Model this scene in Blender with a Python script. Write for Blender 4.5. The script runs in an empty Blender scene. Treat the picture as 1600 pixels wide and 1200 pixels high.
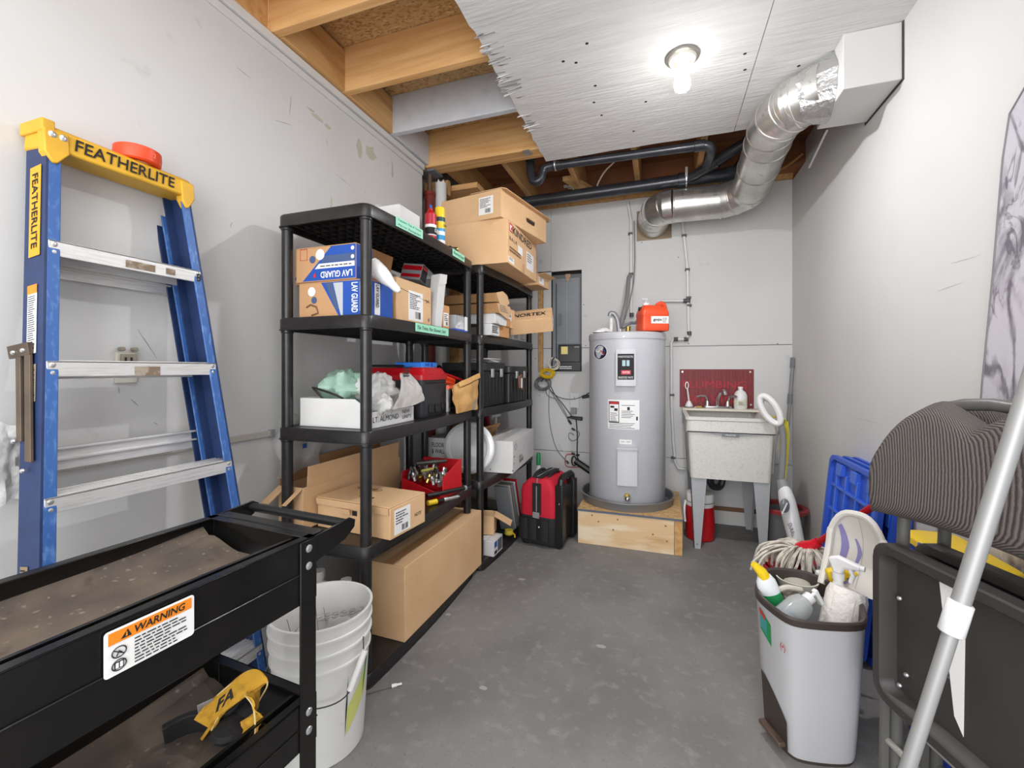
import bpy, math, random
from mathutils import Vector, Matrix, noise
random.seed(7)
PI = math.pi
SC = bpy.context.scene
COL = SC.collection
# ---------------------------------------------------------------- camera, world, light, exposure
FPX, VPX, V0, CH = 678.0, 1033.0, 577.0, 1.2
YAW = math.atan((VPX-800)/FPX)
cam_d = bpy.data.cameras.new('camera'); cam = bpy.data.objects.new('camera', cam_d); COL.objects.link(cam)
cam.location = (0, 0, CH); cam.rotation_euler = (PI/2, 0, YAW)
cam_d.sensor_width = 36; cam_d.sensor_fit = 'HORIZONTAL'; cam_d.lens = 36*FPX/1600; cam_d.shift_y = (V0-600)/1600
cam_d.clip_start = 0.02
SC.camera = cam
wd = bpy.data.worlds.new('world'); SC.world = wd; wd.use_nodes = True
wd.node_tree.nodes['Background'].inputs[0].default_value = (0.93, 0.965, 1.0, 1)
wd.node_tree.nodes['Background'].inputs[1].default_value = 1.3
def area(name, loc, rot, sx, sy, power, col=(1, 1, 1)):
    l = bpy.data.lights.new(name, 'AREA'); l.shape = 'RECTANGLE'; l.size = sx; l.size_y = sy; l.energy = power; l.color = col
    o = bpy.data.objects.new(name, l); o.location = loc; o.rotation_euler = rot; COL.objects.link(o); return o
REAR_FILL_POWER = 54; BULB_EMIT = 1330.0; OVERHEAD_FILL_POWER = 9
area('rear_fill_light', (-0.3, -1.45, 1.45), (PI/2, 0, 0), 2.2, 2.2, REAR_FILL_POWER, (0.97, 0.98, 1.0))  # added soft fill behind the camera, no actual doorway there
area('overhead_fill_light', (-0.30, 0.25, 2.50), (0, 0, 0), 1.5, 1.2, OVERHEAD_FILL_POWER, (0.98, 0.99, 1.0))  # added overhead fill out of view to brighten the walls, not a real fixture
vs = SC.view_settings
vs.view_transform = 'Standard'; vs.look = 'None'; vs.gamma = 1.0; vs.use_curve_mapping = False; vs.exposure = 0.45
# ---------------------------------------------------------------- points of the photograph on real planes
_s, _c = math.sin(YAW), math.cos(YAW)
def _ray(u, v):
    a = (u-800)/FPX; b = (V0-v)/FPX
    return Vector((-_s+_c*a, _c+_s*a, b))
def RX(u, v, X): d = _ray(u, v); t = X/d.x; return Vector((X, t*d.y, CH+t*d.z))
def RY(u, v, Y): d = _ray(u, v); t = Y/d.y; return Vector((t*d.x, Y, CH+t*d.z))
def RZ(u, v, Z): d = _ray(u, v); t = (Z-CH)/d.z; return Vector((t*d.x, t*d.y, Z))
# ---------------------------------------------------------------- materials
def lin(h):
    h = h.lstrip('#'); r = [int(h[i:i+2], 16)/255 for i in (0, 2, 4)]
    return tuple((x/12.92 if x <= 0.04045 else ((x+0.055)/1.055)**2.4) for x in r)+(1.0,)
MATS = {}
def mat(name, col, rough=0.6, metal=0.0, n=None, bump=None, wave=None, emit=0, alpha=1, trans=0, spec=0.5, coat=0, stretch=(1, 1, 1), vor=None):
    """col hex; n=(scale, hex2, lo, hi[, detail]) noise mix; bump=(scale, strength); wave=(scale, hex2, distortion, lo, hi)"""
    if name in MATS: return MATS[name]
    m = bpy.data.materials.new(name); m.use_nodes = True; nt = m.node_tree; N = nt.nodes; L = nt.links
    p = N['Principled BSDF']; p.inputs['Base Color'].default_value = lin(col); p.inputs['Roughness'].default_value = rough
    p.inputs['Metallic'].default_value = metal; p.inputs['Alpha'].default_value = alpha
    p.inputs['Transmission Weight'].default_value = trans; p.inputs['Specular IOR Level'].default_value = spec
    p.inputs['Coat Weight'].default_value = coat
    if emit: p.inputs['Emission Color'].default_value = lin(col); p.inputs['Emission Strength'].default_value = emit
    vec = None
    if n or bump or wave or vor:
        tc = N.new('ShaderNodeTexCoord'); mp = N.new('ShaderNodeMapping'); L.new(tc.outputs['Object'], mp.inputs['Vector']); vec = mp.outputs['Vector']
        mp.inputs['Scale'].default_value = stretch
    cur = None
    def mixin(fac, h2):
        nonlocal cur
        mx = N.new('ShaderNodeMix'); mx.data_type = 'RGBA'
        L.new(fac, mx.inputs[0])
        if cur is None: mx.inputs[6].default_value = lin(col)
        else: L.new(cur, mx.inputs[6])
        mx.inputs[7].default_value = lin(h2); cur = mx.outputs[2]
    def ramp(src, lo, hi):
        r = N.new('ShaderNodeMapRange'); r.inputs[1].default_value = lo; r.inputs[2].default_value = hi; L.new(src, r.inputs[0]); return r.outputs[0]
    if wave:
        w = N.new('ShaderNodeTexWave'); w.inputs['Scale'].default_value = wave[0]; w.inputs['Distortion'].default_value = wave[2]
        w.inputs['Detail'].default_value = 3; L.new(vec, w.inputs['Vector']); mixin(ramp(w.outputs['Fac'], wave[3], wave[4]), wave[1])
    for q in ([n] if n and not isinstance(n, list) else (n or [])):
        t = N.new('ShaderNodeTexNoise'); t.inputs['Scale'].default_value = q[0]; t.inputs['Detail'].default_value = q[4] if len(q) > 4 else 5
        L.new(vec, t.inputs['Vector']); mixin(ramp(t.outputs['Fac'], q[2], q[3]), q[1])
    if vor:
        t = N.new('ShaderNodeTexVoronoi'); t.inputs['Scale'].default_value = vor[0]; L.new(vec, t.inputs['Vector'])
        sx = N.new('ShaderNodeSeparateColor'); L.new(t.outputs['Color'], sx.inputs[0]); mixin(ramp(sx.outputs[0], vor[2], vor[3]), vor[1])
    if cur is not None: L.new(cur, p.inputs['Base Color'])
    if bump:
        t = N.new('ShaderNodeTexNoise'); t.inputs['Scale'].default_value = bump[0]; t.inputs['Detail'].default_value = 6; L.new(vec, t.inputs['Vector'])
        b = N.new('ShaderNodeBump'); b.inputs['Strength'].default_value = bump[1]; b.inputs['Distance'].default_value = 0.01
        L.new(t.outputs['Fac'], b.inputs['Height']); L.new(b.outputs['Normal'], p.inputs['Normal'])
    MATS[name] = m; return m
WALL = mat('grey_wall_paint', '#cfcecc', 0.75, n=[(1.3, '#c8c7c5', .45, .7), (9, '#bdbcba', .68, .8)], bump=(60, .03))
WALLR = mat('grey_wall_paint_right', '#d2d1ce', 0.75, n=(1.1, '#cbcac8', .45, .7), bump=(50, .02))
FLOOR = mat('concrete', '#807e7b', 0.66, n=[(2.2, '#716f6d', .42, .62), (22, '#8f8d8a', .55, .8), (90, '#6b6967', .6, .75)], bump=(30, .08))
PLY = mat('white_painted_plywood', '#dad9d8', 0.8, n=(3, '#cecdcc', .4, .7), bump=(9, .35), stretch=(1, 9, 9))
WOOD = mat('spruce_joist', '#dcae76', 0.65, n=[(2.2, '#cb9558', .4, .7), (40, '#a87040', .68, .75)], stretch=(1, 14, 14))
WOODY = mat('spruce_joist_long', '#cba069', 0.65, n=(2.2, '#b4854f', .4, .7), stretch=(14, 1, 14))
PWOOD = mat('platform_plywood', '#dab98d', 0.6, n=[(3, '#e6d3b4', .45, .6), (2.5, '#c49a66', .6, .75), (26, '#9a6a40', .73, .78)], stretch=(1, 4, 5))
OSB = mat('oriented_strand_board', '#cfa873', 0.75, vor=(70, '#a67d4c', .55, .95), n=(24, '#e2c596', .52, .72), stretch=(1, 2.2, 1))
OLDPLY = mat('old_brown_plywood', '#8f5c38', 0.75, n=(3, '#6f4529', .4, .7), stretch=(1, 5, 1))
GREYW = mat('grey_painted_joist', '#c3c4c8', 0.6, n=(12, '#b4b5b9', .5, .8))
KRAFT = mat('kraft_cardboard', '#e0b98d', 0.8, n=[(4, '#d6ad80', .4, .7), (120, '#e6c298', .6, .8, 2)])
KRAFT2 = mat('dark_kraft_cardboard', '#b58a5c', 0.8, n=(4, '#a67b50', .4, .7))
KRAFTIN = mat('kraft_inside', '#a9805a', 0.85, n=(5, '#9a724c', .4, .7))
TAPE = mat('brown_packing_tape', '#c49465', 0.35)
WHITEB = mat('white_cardboard', '#dcdbd9', 0.7, n=(5, '#d2d1cf', .4, .7))
PAPER = mat('white_paper_label', '#efeeec', 0.6)
INK = mat('black_ink', '#1c1b1b', 0.7)
GREYINK = mat('grey_print', '#6d6c6c', 0.7)
REDINK = mat('red_print', '#c8272b', 0.6)
BLUEP = mat('blue_print', '#2150a8', 0.5)
NAVYP = mat('navy_print', '#44587f', 0.6)
BLKPL = mat('black_shelf_plastic', '#1e1c1c', 0.36, n=(30, '#282524', .45, .7), bump=(160, .06))
BLACK = mat('black_plastic', '#181818', 0.4, n=(20, '#222', .5, .8) if False else None)
GLOSSBLK = mat('glossy_black_steel', '#100f0e', 0.26, n=(8, '#1c1917', .5, .8), bump=(40, .02))
DUST = mat('dusty_tray_steel', '#6a5d50', 0.85, n=[(7, '#514741', .4, .65), (60, '#8b7d6c', .64, .72), (18, '#3a332d', .62, .75)], bump=(60, .1))
MINT = mat('mint_green_tape', '#9fe0c0', 0.6)
STEEL = mat('brushed_aluminium', '#e2e1df', 0.36, 0.45, n=(14, '#cbc9c6', .45, .75), stretch=(12, 1, 12))
ZINC = mat('zinc_bolt', '#cfcfcf', 0.3, 0.8)
CHROME = mat('chrome', '#d8d8da', 0.12, 1.0)
GALV = mat('galvanised_duct', '#dddbd6', 0.30, 0.88, n=[(5, '#b7b4ae', .4, .7), (30, '#8f8b84', .6, .8)], bump=(9, .05))
FOIL = mat('foil_tape', '#d9d9d8', 0.22, 0.9, bump=(60, .6))
ABS = mat('black_abs_pipe', '#2b2d31', 0.28, n=(10, '#3a3d42', .5, .8))
PEX = mat('white_pipe', '#d7d6d4', 0.4)
CLIP = mat('dark_clip', '#4a4948', 0.5)
CABLEW = mat('white_cable', '#d6cfbf', 0.5)
CABLEG = mat('grey_cable', '#6f6f6d', 0.5)
CABLEK = mat('black_cable', '#1f1f1f', 0.5)
YCAB = mat('yellow_cable', '#e5bb13', 0.45)
LADB = mat('blue_fibreglass', '#37609f', 0.45, n=[(90, '#5b83bd', .52, .7), (7, '#2c5496', .5, .75)], stretch=(1, 1, .35))
LADD = mat('blue_fibreglass_web', '#23365f', 0.5, n=(20, '#1d2e55', .45, .7))
LADY = mat('yellow_ladder_plastic', '#d9a72a', 0.5, n=(9, '#c08f20', .5, .75))
YLAB = mat('yellow_label', '#d9a327', 0.5)
ORANGE = mat('orange_plastic', '#e2491f', 0.42)
ORLAB = mat('orange_warning', '#ef8a1d', 0.5)
BRONZE = mat('worn_brown_steel', '#6c5c4c', 0.5, 0.4, n=(10, '#50443a', .4, .7))
HEAT = mat('grey_heater_enamel', '#c0c1c5', 0.38, n=(2, '#babbbf', .4, .7))
HEATD = mat('dark_grey_panel', '#6f7377', 0.45)
PANEL = mat('grey_panel_door', '#84888c', 0.42, n=(5, '#7b7f83', .4, .7))
BRASS = mat('brass', '#b09a55', 0.3, 0.9)
SINKM = mat('speckled_sink_plastic', '#d2cfc8', 0.5, n=(70, '#c6c2ba', .5, .7))
SINKT = mat('cream_sink_top', '#d9d3c4', 0.45, n=(7, '#c8bda4', .55, .8))
LEGG = mat('grey_sink_leg', '#a7a9ab', 0.45)
REDP = mat('red_plastic', '#b3121c', 0.35)
REDF = mat('red_canvas', '#c5142f', 0.7, bump=(90, .15))
BLKF = mat('black_canvas', '#1d1c1d', 0.75, bump=(120, .2))
WHITEP = mat('white_plastic', '#e4e3e0', 0.35)
GREYP = mat('grey_plastic', '#8b8c8d', 0.45)
LTGREY = mat('light_grey_can_plastic', '#b9b9bb', 0.42)
DKBROWN = mat('dark_brown_plastic', '#3d3531', 0.45)
BUCK = mat('white_bucket_plastic', '#e2e1de', 0.38, n=[(4, '#d5d4d0', .5, .75), (18, '#a9a7a3', .68, .8)])
BLUEPL = mat('blue_tote_plastic', '#2a56c4', 0.4)
YELPL = mat('yellow_plastic', '#ecc81f', 0.4)
FABRIC = mat('charcoal_mesh_fabric', '#5f5754', 0.9)
CHFR = mat('grey_chair_frame', '#5d5c59', 0.42)
CHPAN = mat('chair_seat_pan', '#3a3735', 0.5, n=(6, '#322f2d', .4, .7))
POLE = mat('silver_pole', '#9c9c9b', 0.42, 0.3)
GREEN = mat('green_plastic', '#1f8a4c', 0.45)
CLEAR = mat('clear_plastic', '#d8dcdf', 0.15, alpha=.42)
BAG = mat('clear_plastic_bag', '#e0dfdc', 0.28, alpha=.6, bump=(40, .6))
BAGG = mat('green_plastic_bag', '#a9cdb9', 0.35, alpha=.75, bump=(30, .6))
ROLL = mat('paper_towel', '#efe9e2', 0.9, bump=(70, .5))
STRING = mat('mop_string', '#cfc8bb', 0.9, n=(30, '#8f887c', .5, .7))
MAROON = mat('maroon_sign', '#7c1f28', 0.55, n=[(3, '#6d1a22', .4, .7)])
SIGNRED = mat('faded_red_letters', '#b5232f', 0.6)
CREAM = mat('cream_crackle', '#b0756a', 0.7)
YCLOTH = mat('yellow_cloth', '#d8cd3f', 0.9, bump=(80, .4))
KENV = mat('kraft_envelope', '#cc9f63', 0.8, n=(6, '#b98a50', .45, .7), bump=(12, .5))
REDPOST = mat('red_steel_post', '#7e2a22', 0.5, n=(10, '#6a2119', .4, .7))
def marble():
    m = mat('marble_film', '#d3cfd6', 0.35); nt = m.node_tree; N = nt.nodes; L = nt.links
    tc = N.new('ShaderNodeTexCoord'); mp = N.new('ShaderNodeMapping'); mp.inputs['Rotation'].default_value = (.6, 0, 0); mp.inputs['Scale'].default_value = (1, 1.5, .8); L.new(tc.outputs['Object'], mp.inputs[0])
    def nz(sc, det, dist): t = N.new('ShaderNodeTexNoise'); t.inputs['Scale'].default_value = sc; t.inputs['Detail'].default_value = det; t.inputs['Distortion'].default_value = dist; L.new(mp.outputs[0], t.inputs['Vector']); return t.outputs['Fac']
    def mth(op, a, b=None, c=None):
        n = N.new('ShaderNodeMath'); n.operation = op
        for k, x in enumerate((a, b, c)):
            if x is None: continue
            if isinstance(x, (int, float)): n.inputs[k].default_value = x
            else: L.new(x, n.inputs[k])
        return n.outputs[0]
    def rng(src, a, b): r = N.new('ShaderNodeMapRange'); r.interpolation_type = 'SMOOTHSTEP'; r.inputs[1].default_value = a; r.inputs[2].default_value = b; L.new(src, r.inputs[0]); return r.outputs[0]
    v1 = mth('SUBTRACT', 1.0, rng(mth('ABSOLUTE', mth('SUBTRACT', nz(3.0, 10, .9), .5)), .0, .055)); v2 = mth('SUBTRACT', 1.0, rng(mth('ABSOLUTE', mth('SUBTRACT', nz(7.0, 10, 1.2), .5)), .0, .045))
    f = mth('MINIMUM', mth('ADD', mth('MULTIPLY', v1, rng(nz(5, 4, 0), .32, .54)), mth('MULTIPLY', v2, mth('MULTIPLY', rng(nz(4, 3, .5), .42, .60), .75))), 1.0)
    base = N.new('ShaderNodeMix'); base.data_type = 'RGBA'; base.inputs[6].default_value = lin('#cac7cd'); base.inputs[7].default_value = lin('#b3aeb8'); L.new(rng(nz(6, 8, .6), .5, .72), base.inputs[0])
    mx = N.new('ShaderNodeMix'); mx.data_type = 'RGBA'; L.new(base.outputs[2], mx.inputs[6]); mx.inputs[7].default_value = lin('#726d76'); L.new(f, mx.inputs[0])
    L.new(mx.outputs[2], N['Principled BSDF'].inputs['Base Color']); return m
MARBLE = marble()
def mesh_fabric():
    m = FABRIC; nt = m.node_tree; N = nt.nodes; L = nt.links; tc = N.new('ShaderNodeTexCoord')
    w = N.new('ShaderNodeTexWave'); w.wave_type = 'BANDS'; w.bands_direction = 'X'; w.inputs['Scale'].default_value = 118; w.inputs['Distortion'].default_value = 1.2; w.inputs['Detail Scale'].default_value = .6
    w2 = N.new('ShaderNodeTexWave'); w2.bands_direction = 'Z'; w2.inputs['Scale'].default_value = 130
    L.new(tc.outputs['Object'], w.inputs[0]); L.new(tc.outputs['Object'], w2.inputs[0])
    mu = N.new('ShaderNodeMath'); mu.operation = 'MULTIPLY_ADD'; mu.inputs[1].default_value = .45; L.new(w2.outputs['Fac'], mu.inputs[0]); L.new(w.outputs['Fac'], mu.inputs[2])
    r = N.new('ShaderNodeValToRGB'); r.color_ramp.elements[0].position = .25; r.color_ramp.elements[0].color = lin('#332e2e'); r.color_ramp.elements[1].position = 1.2 if False else 1; r.color_ramp.elements[1].color = lin('#766d69')
    L.new(mu.outputs[0], r.inputs[0]); L.new(r.outputs[0], N['Principled BSDF'].inputs['Base Color'])
    b = N.new('ShaderNodeBump'); b.inputs['Strength'].default_value = .5; b.inputs['Distance'].default_value = .004; L.new(mu.outputs[0], b.inputs['Height']); L.new(b.outputs[0], N['Principled BSDF'].inputs['Normal'])
mesh_fabric()
# ---------------------------------------------------------------- geometry
class G:
    def __init__(s, m=None): s.v = []; s.f = []; s.m = m; s.b = []
    def add(s, vs, fs):
        o = len(s.v); s.b.append((o, len(s.f))); s.v += [(s.m @ Vector(p)) if s.m else Vector(p) for p in vs]; s.f += [[i+o for i in f] for f in fs]; return s
    def hexa(s, p): return s.add(p, [(3, 2, 1, 0), (4, 5, 6, 7), (0, 1, 5, 4), (1, 2, 6, 5), (2, 3, 7, 6), (3, 0, 4, 7)])
    def box(s, x0, x1, y0, y1, z0, z1):
        return s.hexa([(x0, y0, z0), (x1, y0, z0), (x1, y1, z0), (x0, y1, z0), (x0, y0, z1), (x1, y0, z1), (x1, y1, z1), (x0, y1, z1)])
    def slab(s, o, a, b, t):
        """parallelogram o,o+a,o+a+b,o+b thickened along the normal by t"""
        o, a, b = Vector(o), Vector(a), Vector(b); n = a.cross(b).normalized()*t
        return s.hexa([o, o+a, o+a+b, o+b, o+n, o+a+n, o+a+b+n, o+b+n])
    def loft(s, rings, closed=True, cap=True):
        n = len(rings[0]); o = len(s.v)
        vs = [p for r in rings for p in r]; fs = []
        for i in range(len(rings)-1):
            for j in range(n if closed else n-1):
                k = (j+1) % n; fs.append((i*n+j, i*n+k, (i+1)*n+k, (i+1)*n+j))
        if cap and closed: fs.append(tuple(range(n-1, -1, -1))); fs.append(tuple((len(rings)-1)*n+j for j in range(n)))
        return s.add(vs, fs)
    def prism(s, pts, off):
        off = Vector(off); return s.loft([[Vector(p) for p in pts], [Vector(p)+off for p in pts]])
    def cyl(s, p0, p1, r0, r1=None, n=16, cap=True): return s.tube([p0, p1], [r0, r0 if r1 is None else r1], n, cap)
    def tube(s, pts, r, n=8, cap=True, closed=False, flat=1.0):
        pts = [Vector(p) for p in pts]; k = len(pts); rs = r if isinstance(r, (list, tuple)) else [r]*k
        tang = []
        for i in range(k):
            if closed: d = pts[(i+1) % k]-pts[i-1]
            else: d = pts[min(i+1, k-1)]-pts[max(i-1, 0)]
            tang.append(d.normalized() if d.length > 1e-9 else Vector((0, 0, 1)))
        up = Vector((0, 0, 1)) if abs(tang[0].z) < .9 else Vector((1, 0, 0))
        a = (up-tang[0]*up.dot(tang[0])).normalized(); rings = []
        for i in range(k):
            a = a-tang[i]*a.dot(tang[i]); a = a.normalized() if a.length > 1e-6 else tang[i].orthogonal().normalized()
            b = tang[i].cross(a); rings.append([pts[i]+(a*math.cos(2*PI*j/n)*flat+b*math.sin(2*PI*j/n))*rs[i] for j in range(n)])
        if closed: rings.append(rings[0]); return s.loft(rings, cap=False)
        return s.loft(rings, cap=cap)
    def lathe(s, prof, c=(0, 0, 0), n=24, ax=None, cap=True, sx=1, sy=1):
        c = Vector(c); M = ax or Matrix.Identity(3)
        return s.loft([[c+M @ Vector((r*math.cos(2*PI*j/n)*sx, r*math.sin(2*PI*j/n)*sy, z)) for j in range(n)] for r, z in prof], cap=cap)
    def sphere(s, c, r, n=14, sc=(1, 1, 1)):
        m = n//2; prof = [(max(r*math.sin(PI*i/m), 1e-4), -r*math.cos(PI*i/m)) for i in range(m+1)]
        c = Vector(c); return s.loft([[c+Vector((q*math.cos(2*PI*j/n)*sc[0], q*math.sin(2*PI*j/n)*sc[1], z*sc[2])) for j in range(n)] for q, z in prof])
    def grid(s, fn, nu, nv):
        vs = [fn(i/nu, j/nv) for i in range(nu+1) for j in range(nv+1)]; w = nv+1
        return s.add(vs, [(i*w+j, (i+1)*w+j, (i+1)*w+j+1, i*w+j+1) for i in range(nu) for j in range(nv)])
    def shell(s, fn, nu, nv, t):
        """grid with thickness t (vector or callable offset)"""
        a = [Vector(fn(i/nu, j/nv)) for i in range(nu+1) for j in range(nv+1)]; w = nv+1; t = Vector(t); k = len(a)
        fs = [(i*w+j, i*w+j+1, (i+1)*w+j+1, (i+1)*w+j) for i in range(nu) for j in range(nv)]
        fs += [(k+i*w+j, k+(i+1)*w+j, k+(i+1)*w+j+1, k+i*w+j+1) for i in range(nu) for j in range(nv)]
        bd = [i*w for i in range(nu)]+[nu*w+j for j in range(nv)]+[i*w+nv for i in range(nu, 0, -1)]+[j for j in range(nv, 0, -1)]
        for q in range(len(bd)): x, y = bd[q], bd[(q+1) % len(bd)]; fs.append((x, y, k+y, k+x))
        return s.add(a+[p+t for p in a], fs)
def rrect(x0, x1, y0, y1, r, n=5, z=0):
    o = []
    for cx, cy, a0 in ((x1-r, y0+r, -PI/2), (x1-r, y1-r, 0), (x0+r, y1-r, PI/2), (x0+r, y0+r, PI)):
        for i in range(n+1): a = a0+PI/2*i/n; o.append(Vector((cx+r*math.cos(a), cy+r*math.sin(a), z)))
    return o
def arc(c, a, b, r, t0, t1, n=8):
    c, a, b = Vector(c), Vector(a), Vector(b); return [c+(a*math.cos(t0+(t1-t0)*i/n)+b*math.sin(t0+(t1-t0)*i/n))*r for i in range(n+1)]
def smooth_path(pts, k=6):
    pts = [Vector(p) for p in pts]; o = []
    for i in range(len(pts)-1):
        p0 = pts[max(i-1, 0)]; p1 = pts[i]; p2 = pts[i+1]; p3 = pts[min(i+2, len(pts)-1)]
        for j in range(k):
            t = j/k; o.append(.5*((2*p1)+(p2-p0)*t+(2*p0-5*p1+4*p2-p3)*t*t+(3*p1-p0-3*p2+p3)*t**3))
    o.append(pts[-1]); return o
MW = {}
def thing(name, label, cat, loc=(0, 0, 0), rz=0, group=None, rot=None):
    o = bpy.data.objects.new(name, None); COL.objects.link(o); o.empty_display_size = .05
    o.location = loc; o.rotation_euler = rot if rot else (0, 0, rz)
    MW[o] = Matrix.Translation(Vector(loc)) @ o.rotation_euler.to_matrix().to_4x4()
    o['label'] = label; o['category'] = cat
    if group: o['group'] = group
    return o
SPLIT = {'bolts': 'bolt', 'rivets': 'rivet', 'cap_bracket': 'cap_bracket', 'grip': 'grip', 'rubber_feet': 'rubber_foot', 'handle_bracket': 'handle_bracket', 'pan_rivets': 'rivet', 'screws': 'screw', 'staples': 'staple', 'feet': 'foot', 'front_pockets': 'front_pocket', 'collars': 'collar', 'slots': 'slot', 'door_crease': 'door_crease', 'spreader': 'spreader_bar', 'zip': 'zip', 'back_frame_boxes': 'frame_bar', 'case_latch': 'latch', 'pictogram_pages': 'page'}
def build(g, name, m, parent=None, w=False, bev=0, seg=2, smooth=35, label=None, kind=None, tag=None):
    if name in SPLIT and len(g.b) > 1 and parent is not None:
        bb = g.b+[(len(g.v), len(g.f))]; o = None
        for (v0, f0), (v1, f1) in zip(bb, bb[1:]):
            q = G(); q.v = g.v[v0:v1]; q.f = [[i-v0 for i in f] for f in g.f[f0:f1]]; q.b = [(0, 0)]; o = build(q, SPLIT[name], m, parent, w, bev, seg, smooth, label, kind)
        return o
    me = bpy.data.meshes.new(name); vs = g.v; loc = None
    if parent is not None and w: inv = MW[parent].inverted(); vs = [inv @ p for p in vs]
    if parent is None:
        xs = [p.x for p in vs]; ys = [p.y for p in vs]; zs = [p.z for p in vs]
        loc = Vector(((min(xs)+max(xs))/2, (min(ys)+max(ys))/2, min(zs))); vs = [p-loc for p in vs]
    me.from_pydata([tuple(p) for p in vs], [], g.f); me.materials.append(m); me.validate(); me.update()
    me.polygons.foreach_set('use_smooth', [True]*len(me.polygons)); me.set_sharp_from_angle(angle=math.radians(smooth))
    import bmesh
    bm = bmesh.new(); bm.from_mesh(me); bmesh.ops.recalc_face_normals(bm, faces=bm.faces); bm.to_mesh(me); bm.free()
    o = bpy.data.objects.new(name, me); COL.objects.link(o)
    if parent is not None: o.parent = parent; MW[o] = MW[parent].copy()
    else: o.location = loc; MW[o] = Matrix.Translation(loc)
    if bev:
        md = o.modifiers.new('bevel', 'BEVEL'); md.width = bev; md.segments = seg; md.limit_method = 'ANGLE'; md.angle_limit = math.radians(40); md.use_clamp_overlap = True
    if label and parent is not None: o['label'] = label
    if kind: o['kind'] = kind
    if tag: o['label'], o['category'] = tag[0], tag[1]
    if tag and len(tag) > 2: o['group'] = tag[2]
    return o
def struct(g, name, m, **k): return build(g, name, m, kind='structure', **k)
def text(body, parent, m, o, xd, yd, w, h=None, bold=0.0, name='lettering', w_=False, lift=.0012, shear=0):
    """flat print: fits the words in a box w x h whose lower left corner is o"""
    cu = bpy.data.curves.new('t', 'FONT'); cu.body = body; cu.size = 1; cu.offset = bold; cu.align_x = 'LEFT'; cu.resolution_u = 3; cu.shear = shear
    ob = bpy.data.objects.new('t', cu); COL.objects.link(ob)
    me = bpy.data.meshes.new_from_object(ob); bpy.data.objects.remove(ob); bpy.data.curves.remove(cu)
    vs = [v.co.copy() for v in me.vertices]; fs = [list(p.vertices) for p in me.polygons]; bpy.data.meshes.remove(me)
    if not vs: return None
    x0 = min(v.x for v in vs); x1 = max(v.x for v in vs); y0 = min(v.y for v in vs); y1 = max(v.y for v in vs)
    sx = w/(x1-x0); sy = (h/(y1-y0)) if h else sx; xd = Vector(xd).normalized(); yd = Vector(yd).normalized(); nn = xd.cross(yd); o = Vector(o)
    g = G(); g.add([o+xd*(v.x-x0)*sx+yd*(v.y-y0)*sy+nn*lift for v in vs], fs)
    return build(g, name, m, parent, w=w_)
def plate(parent, m, o, xd, yd, w, h, name='label', t=.0008, w_=False, r=0):
    xd = Vector(xd).normalized(); yd = Vector(yd).normalized(); o = Vector(o); nn = xd.cross(yd)
    g = G()
    if r: g.prism([o+xd*p.x+yd*p.y for p in rrect(0, w, 0, h, r)], nn*t)
    else: g.slab(o, xd*w, yd*h, t)
    return build(g, name, m, parent, w=w_)
def fine(parent, m, o, xd, yd, w, h, rows, name='fine_print', w_=False, lift=.0012, fill=.45, seed=1, ragged=.35):
    rd = random.Random(seed); xd = Vector(xd).normalized(); yd = Vector(yd).normalized(); o = Vector(o); nn = xd.cross(yd)*lift; g = G(); st = h/rows
    for i in range(rows):
        y = h-(i+1)*st+st*(1-fill)/2; x = 0; end = w*(1-ragged*rd.random())
        while x < end-w*.03:
            l = min(w*(.05+.12*rd.random()), end-x); p = o+nn+xd*x+yd*y
            g.add([p, p+xd*l, p+xd*l+yd*st*fill, p+yd*st*fill], [(0, 1, 2, 3)]); x += l+w*.025
    return build(g, name, m, parent, w=w_)
def bars(parent, m, o, xd, yd, w, h, n=14, name='barcode', w_=False, lift=.0012, seed=1):
    rd = random.Random(seed); xd = Vector(xd).normalized(); yd = Vector(yd).normalized(); o = Vector(o); nn = xd.cross(yd)*lift; g = G()
    for i in range(n):
        p = o+nn+xd*(w*i/n); l = w/n*(.3+.5*rd.random()); g.add([p, p+xd*l, p+xd*l+yd*h, p+yd*h], [(0, 1, 2, 3)])
    return build(g, name, m, parent, w=w_)
def dup(root, loc, rz=None, label=None, group=None):
    def cp(o, par):
        c = o.copy(); COL.objects.link(c); c.parent = par
        for ch in o.children: cp(ch, c)
        return c
    r = cp(root, None); r.location = loc
    if rz is not None: r.rotation_euler.z = rz
    MW[r] = Matrix.Translation(Vector(loc)) @ r.rotation_euler.to_matrix().to_4x4()
    if label: r['label'] = label
    if group: r['group'] = group
    return r
X3, Y3, Z3 = Vector((1, 0, 0)), Vector((0, 1, 0)), Vector((0, 0, 1))
# ================================================================ the room
XL, XR, YB, YF, ZC = -1.56, 0.92, 3.72, -1.6, 2.61
g = G().box(-2.0, 1.3, YF, 4.0, -.1, 0); floor = struct(g, 'floor', FLOOR)
for k, p in enumerate(((700, 960), (815, 905), (755, 1075), (940, 1010))): # worn pale spots with a shape of their own
    c = RZ(*p, .0); g = G(); pts = [c+Vector((math.cos(a)*(.006+.004*random.random())*(2+k % 2), math.sin(a)*(.006+.004*random.random())*1.4, .0004)) for a in [2*PI*i/9 for i in range(9)]]
    g.add(pts, [tuple(range(9))]); build(g, 'paint_spot', mat('pale_spot', '#a3a19e', .7), floor, w=True)
g = G().box(XL-.1, XL, YF, 2.63, 0, ZC); wall_left = struct(g, 'wall_left', WALL)
g = G().box(-1.82, -1.72, 2.63, 3.80, 0, 2.9).box(-1.72, XL-.1, 2.60, 2.63, 0, 2.9); wa = struct(g, 'wall_alcove', mat('alcove_board', '#b0aeab', .8))
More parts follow.
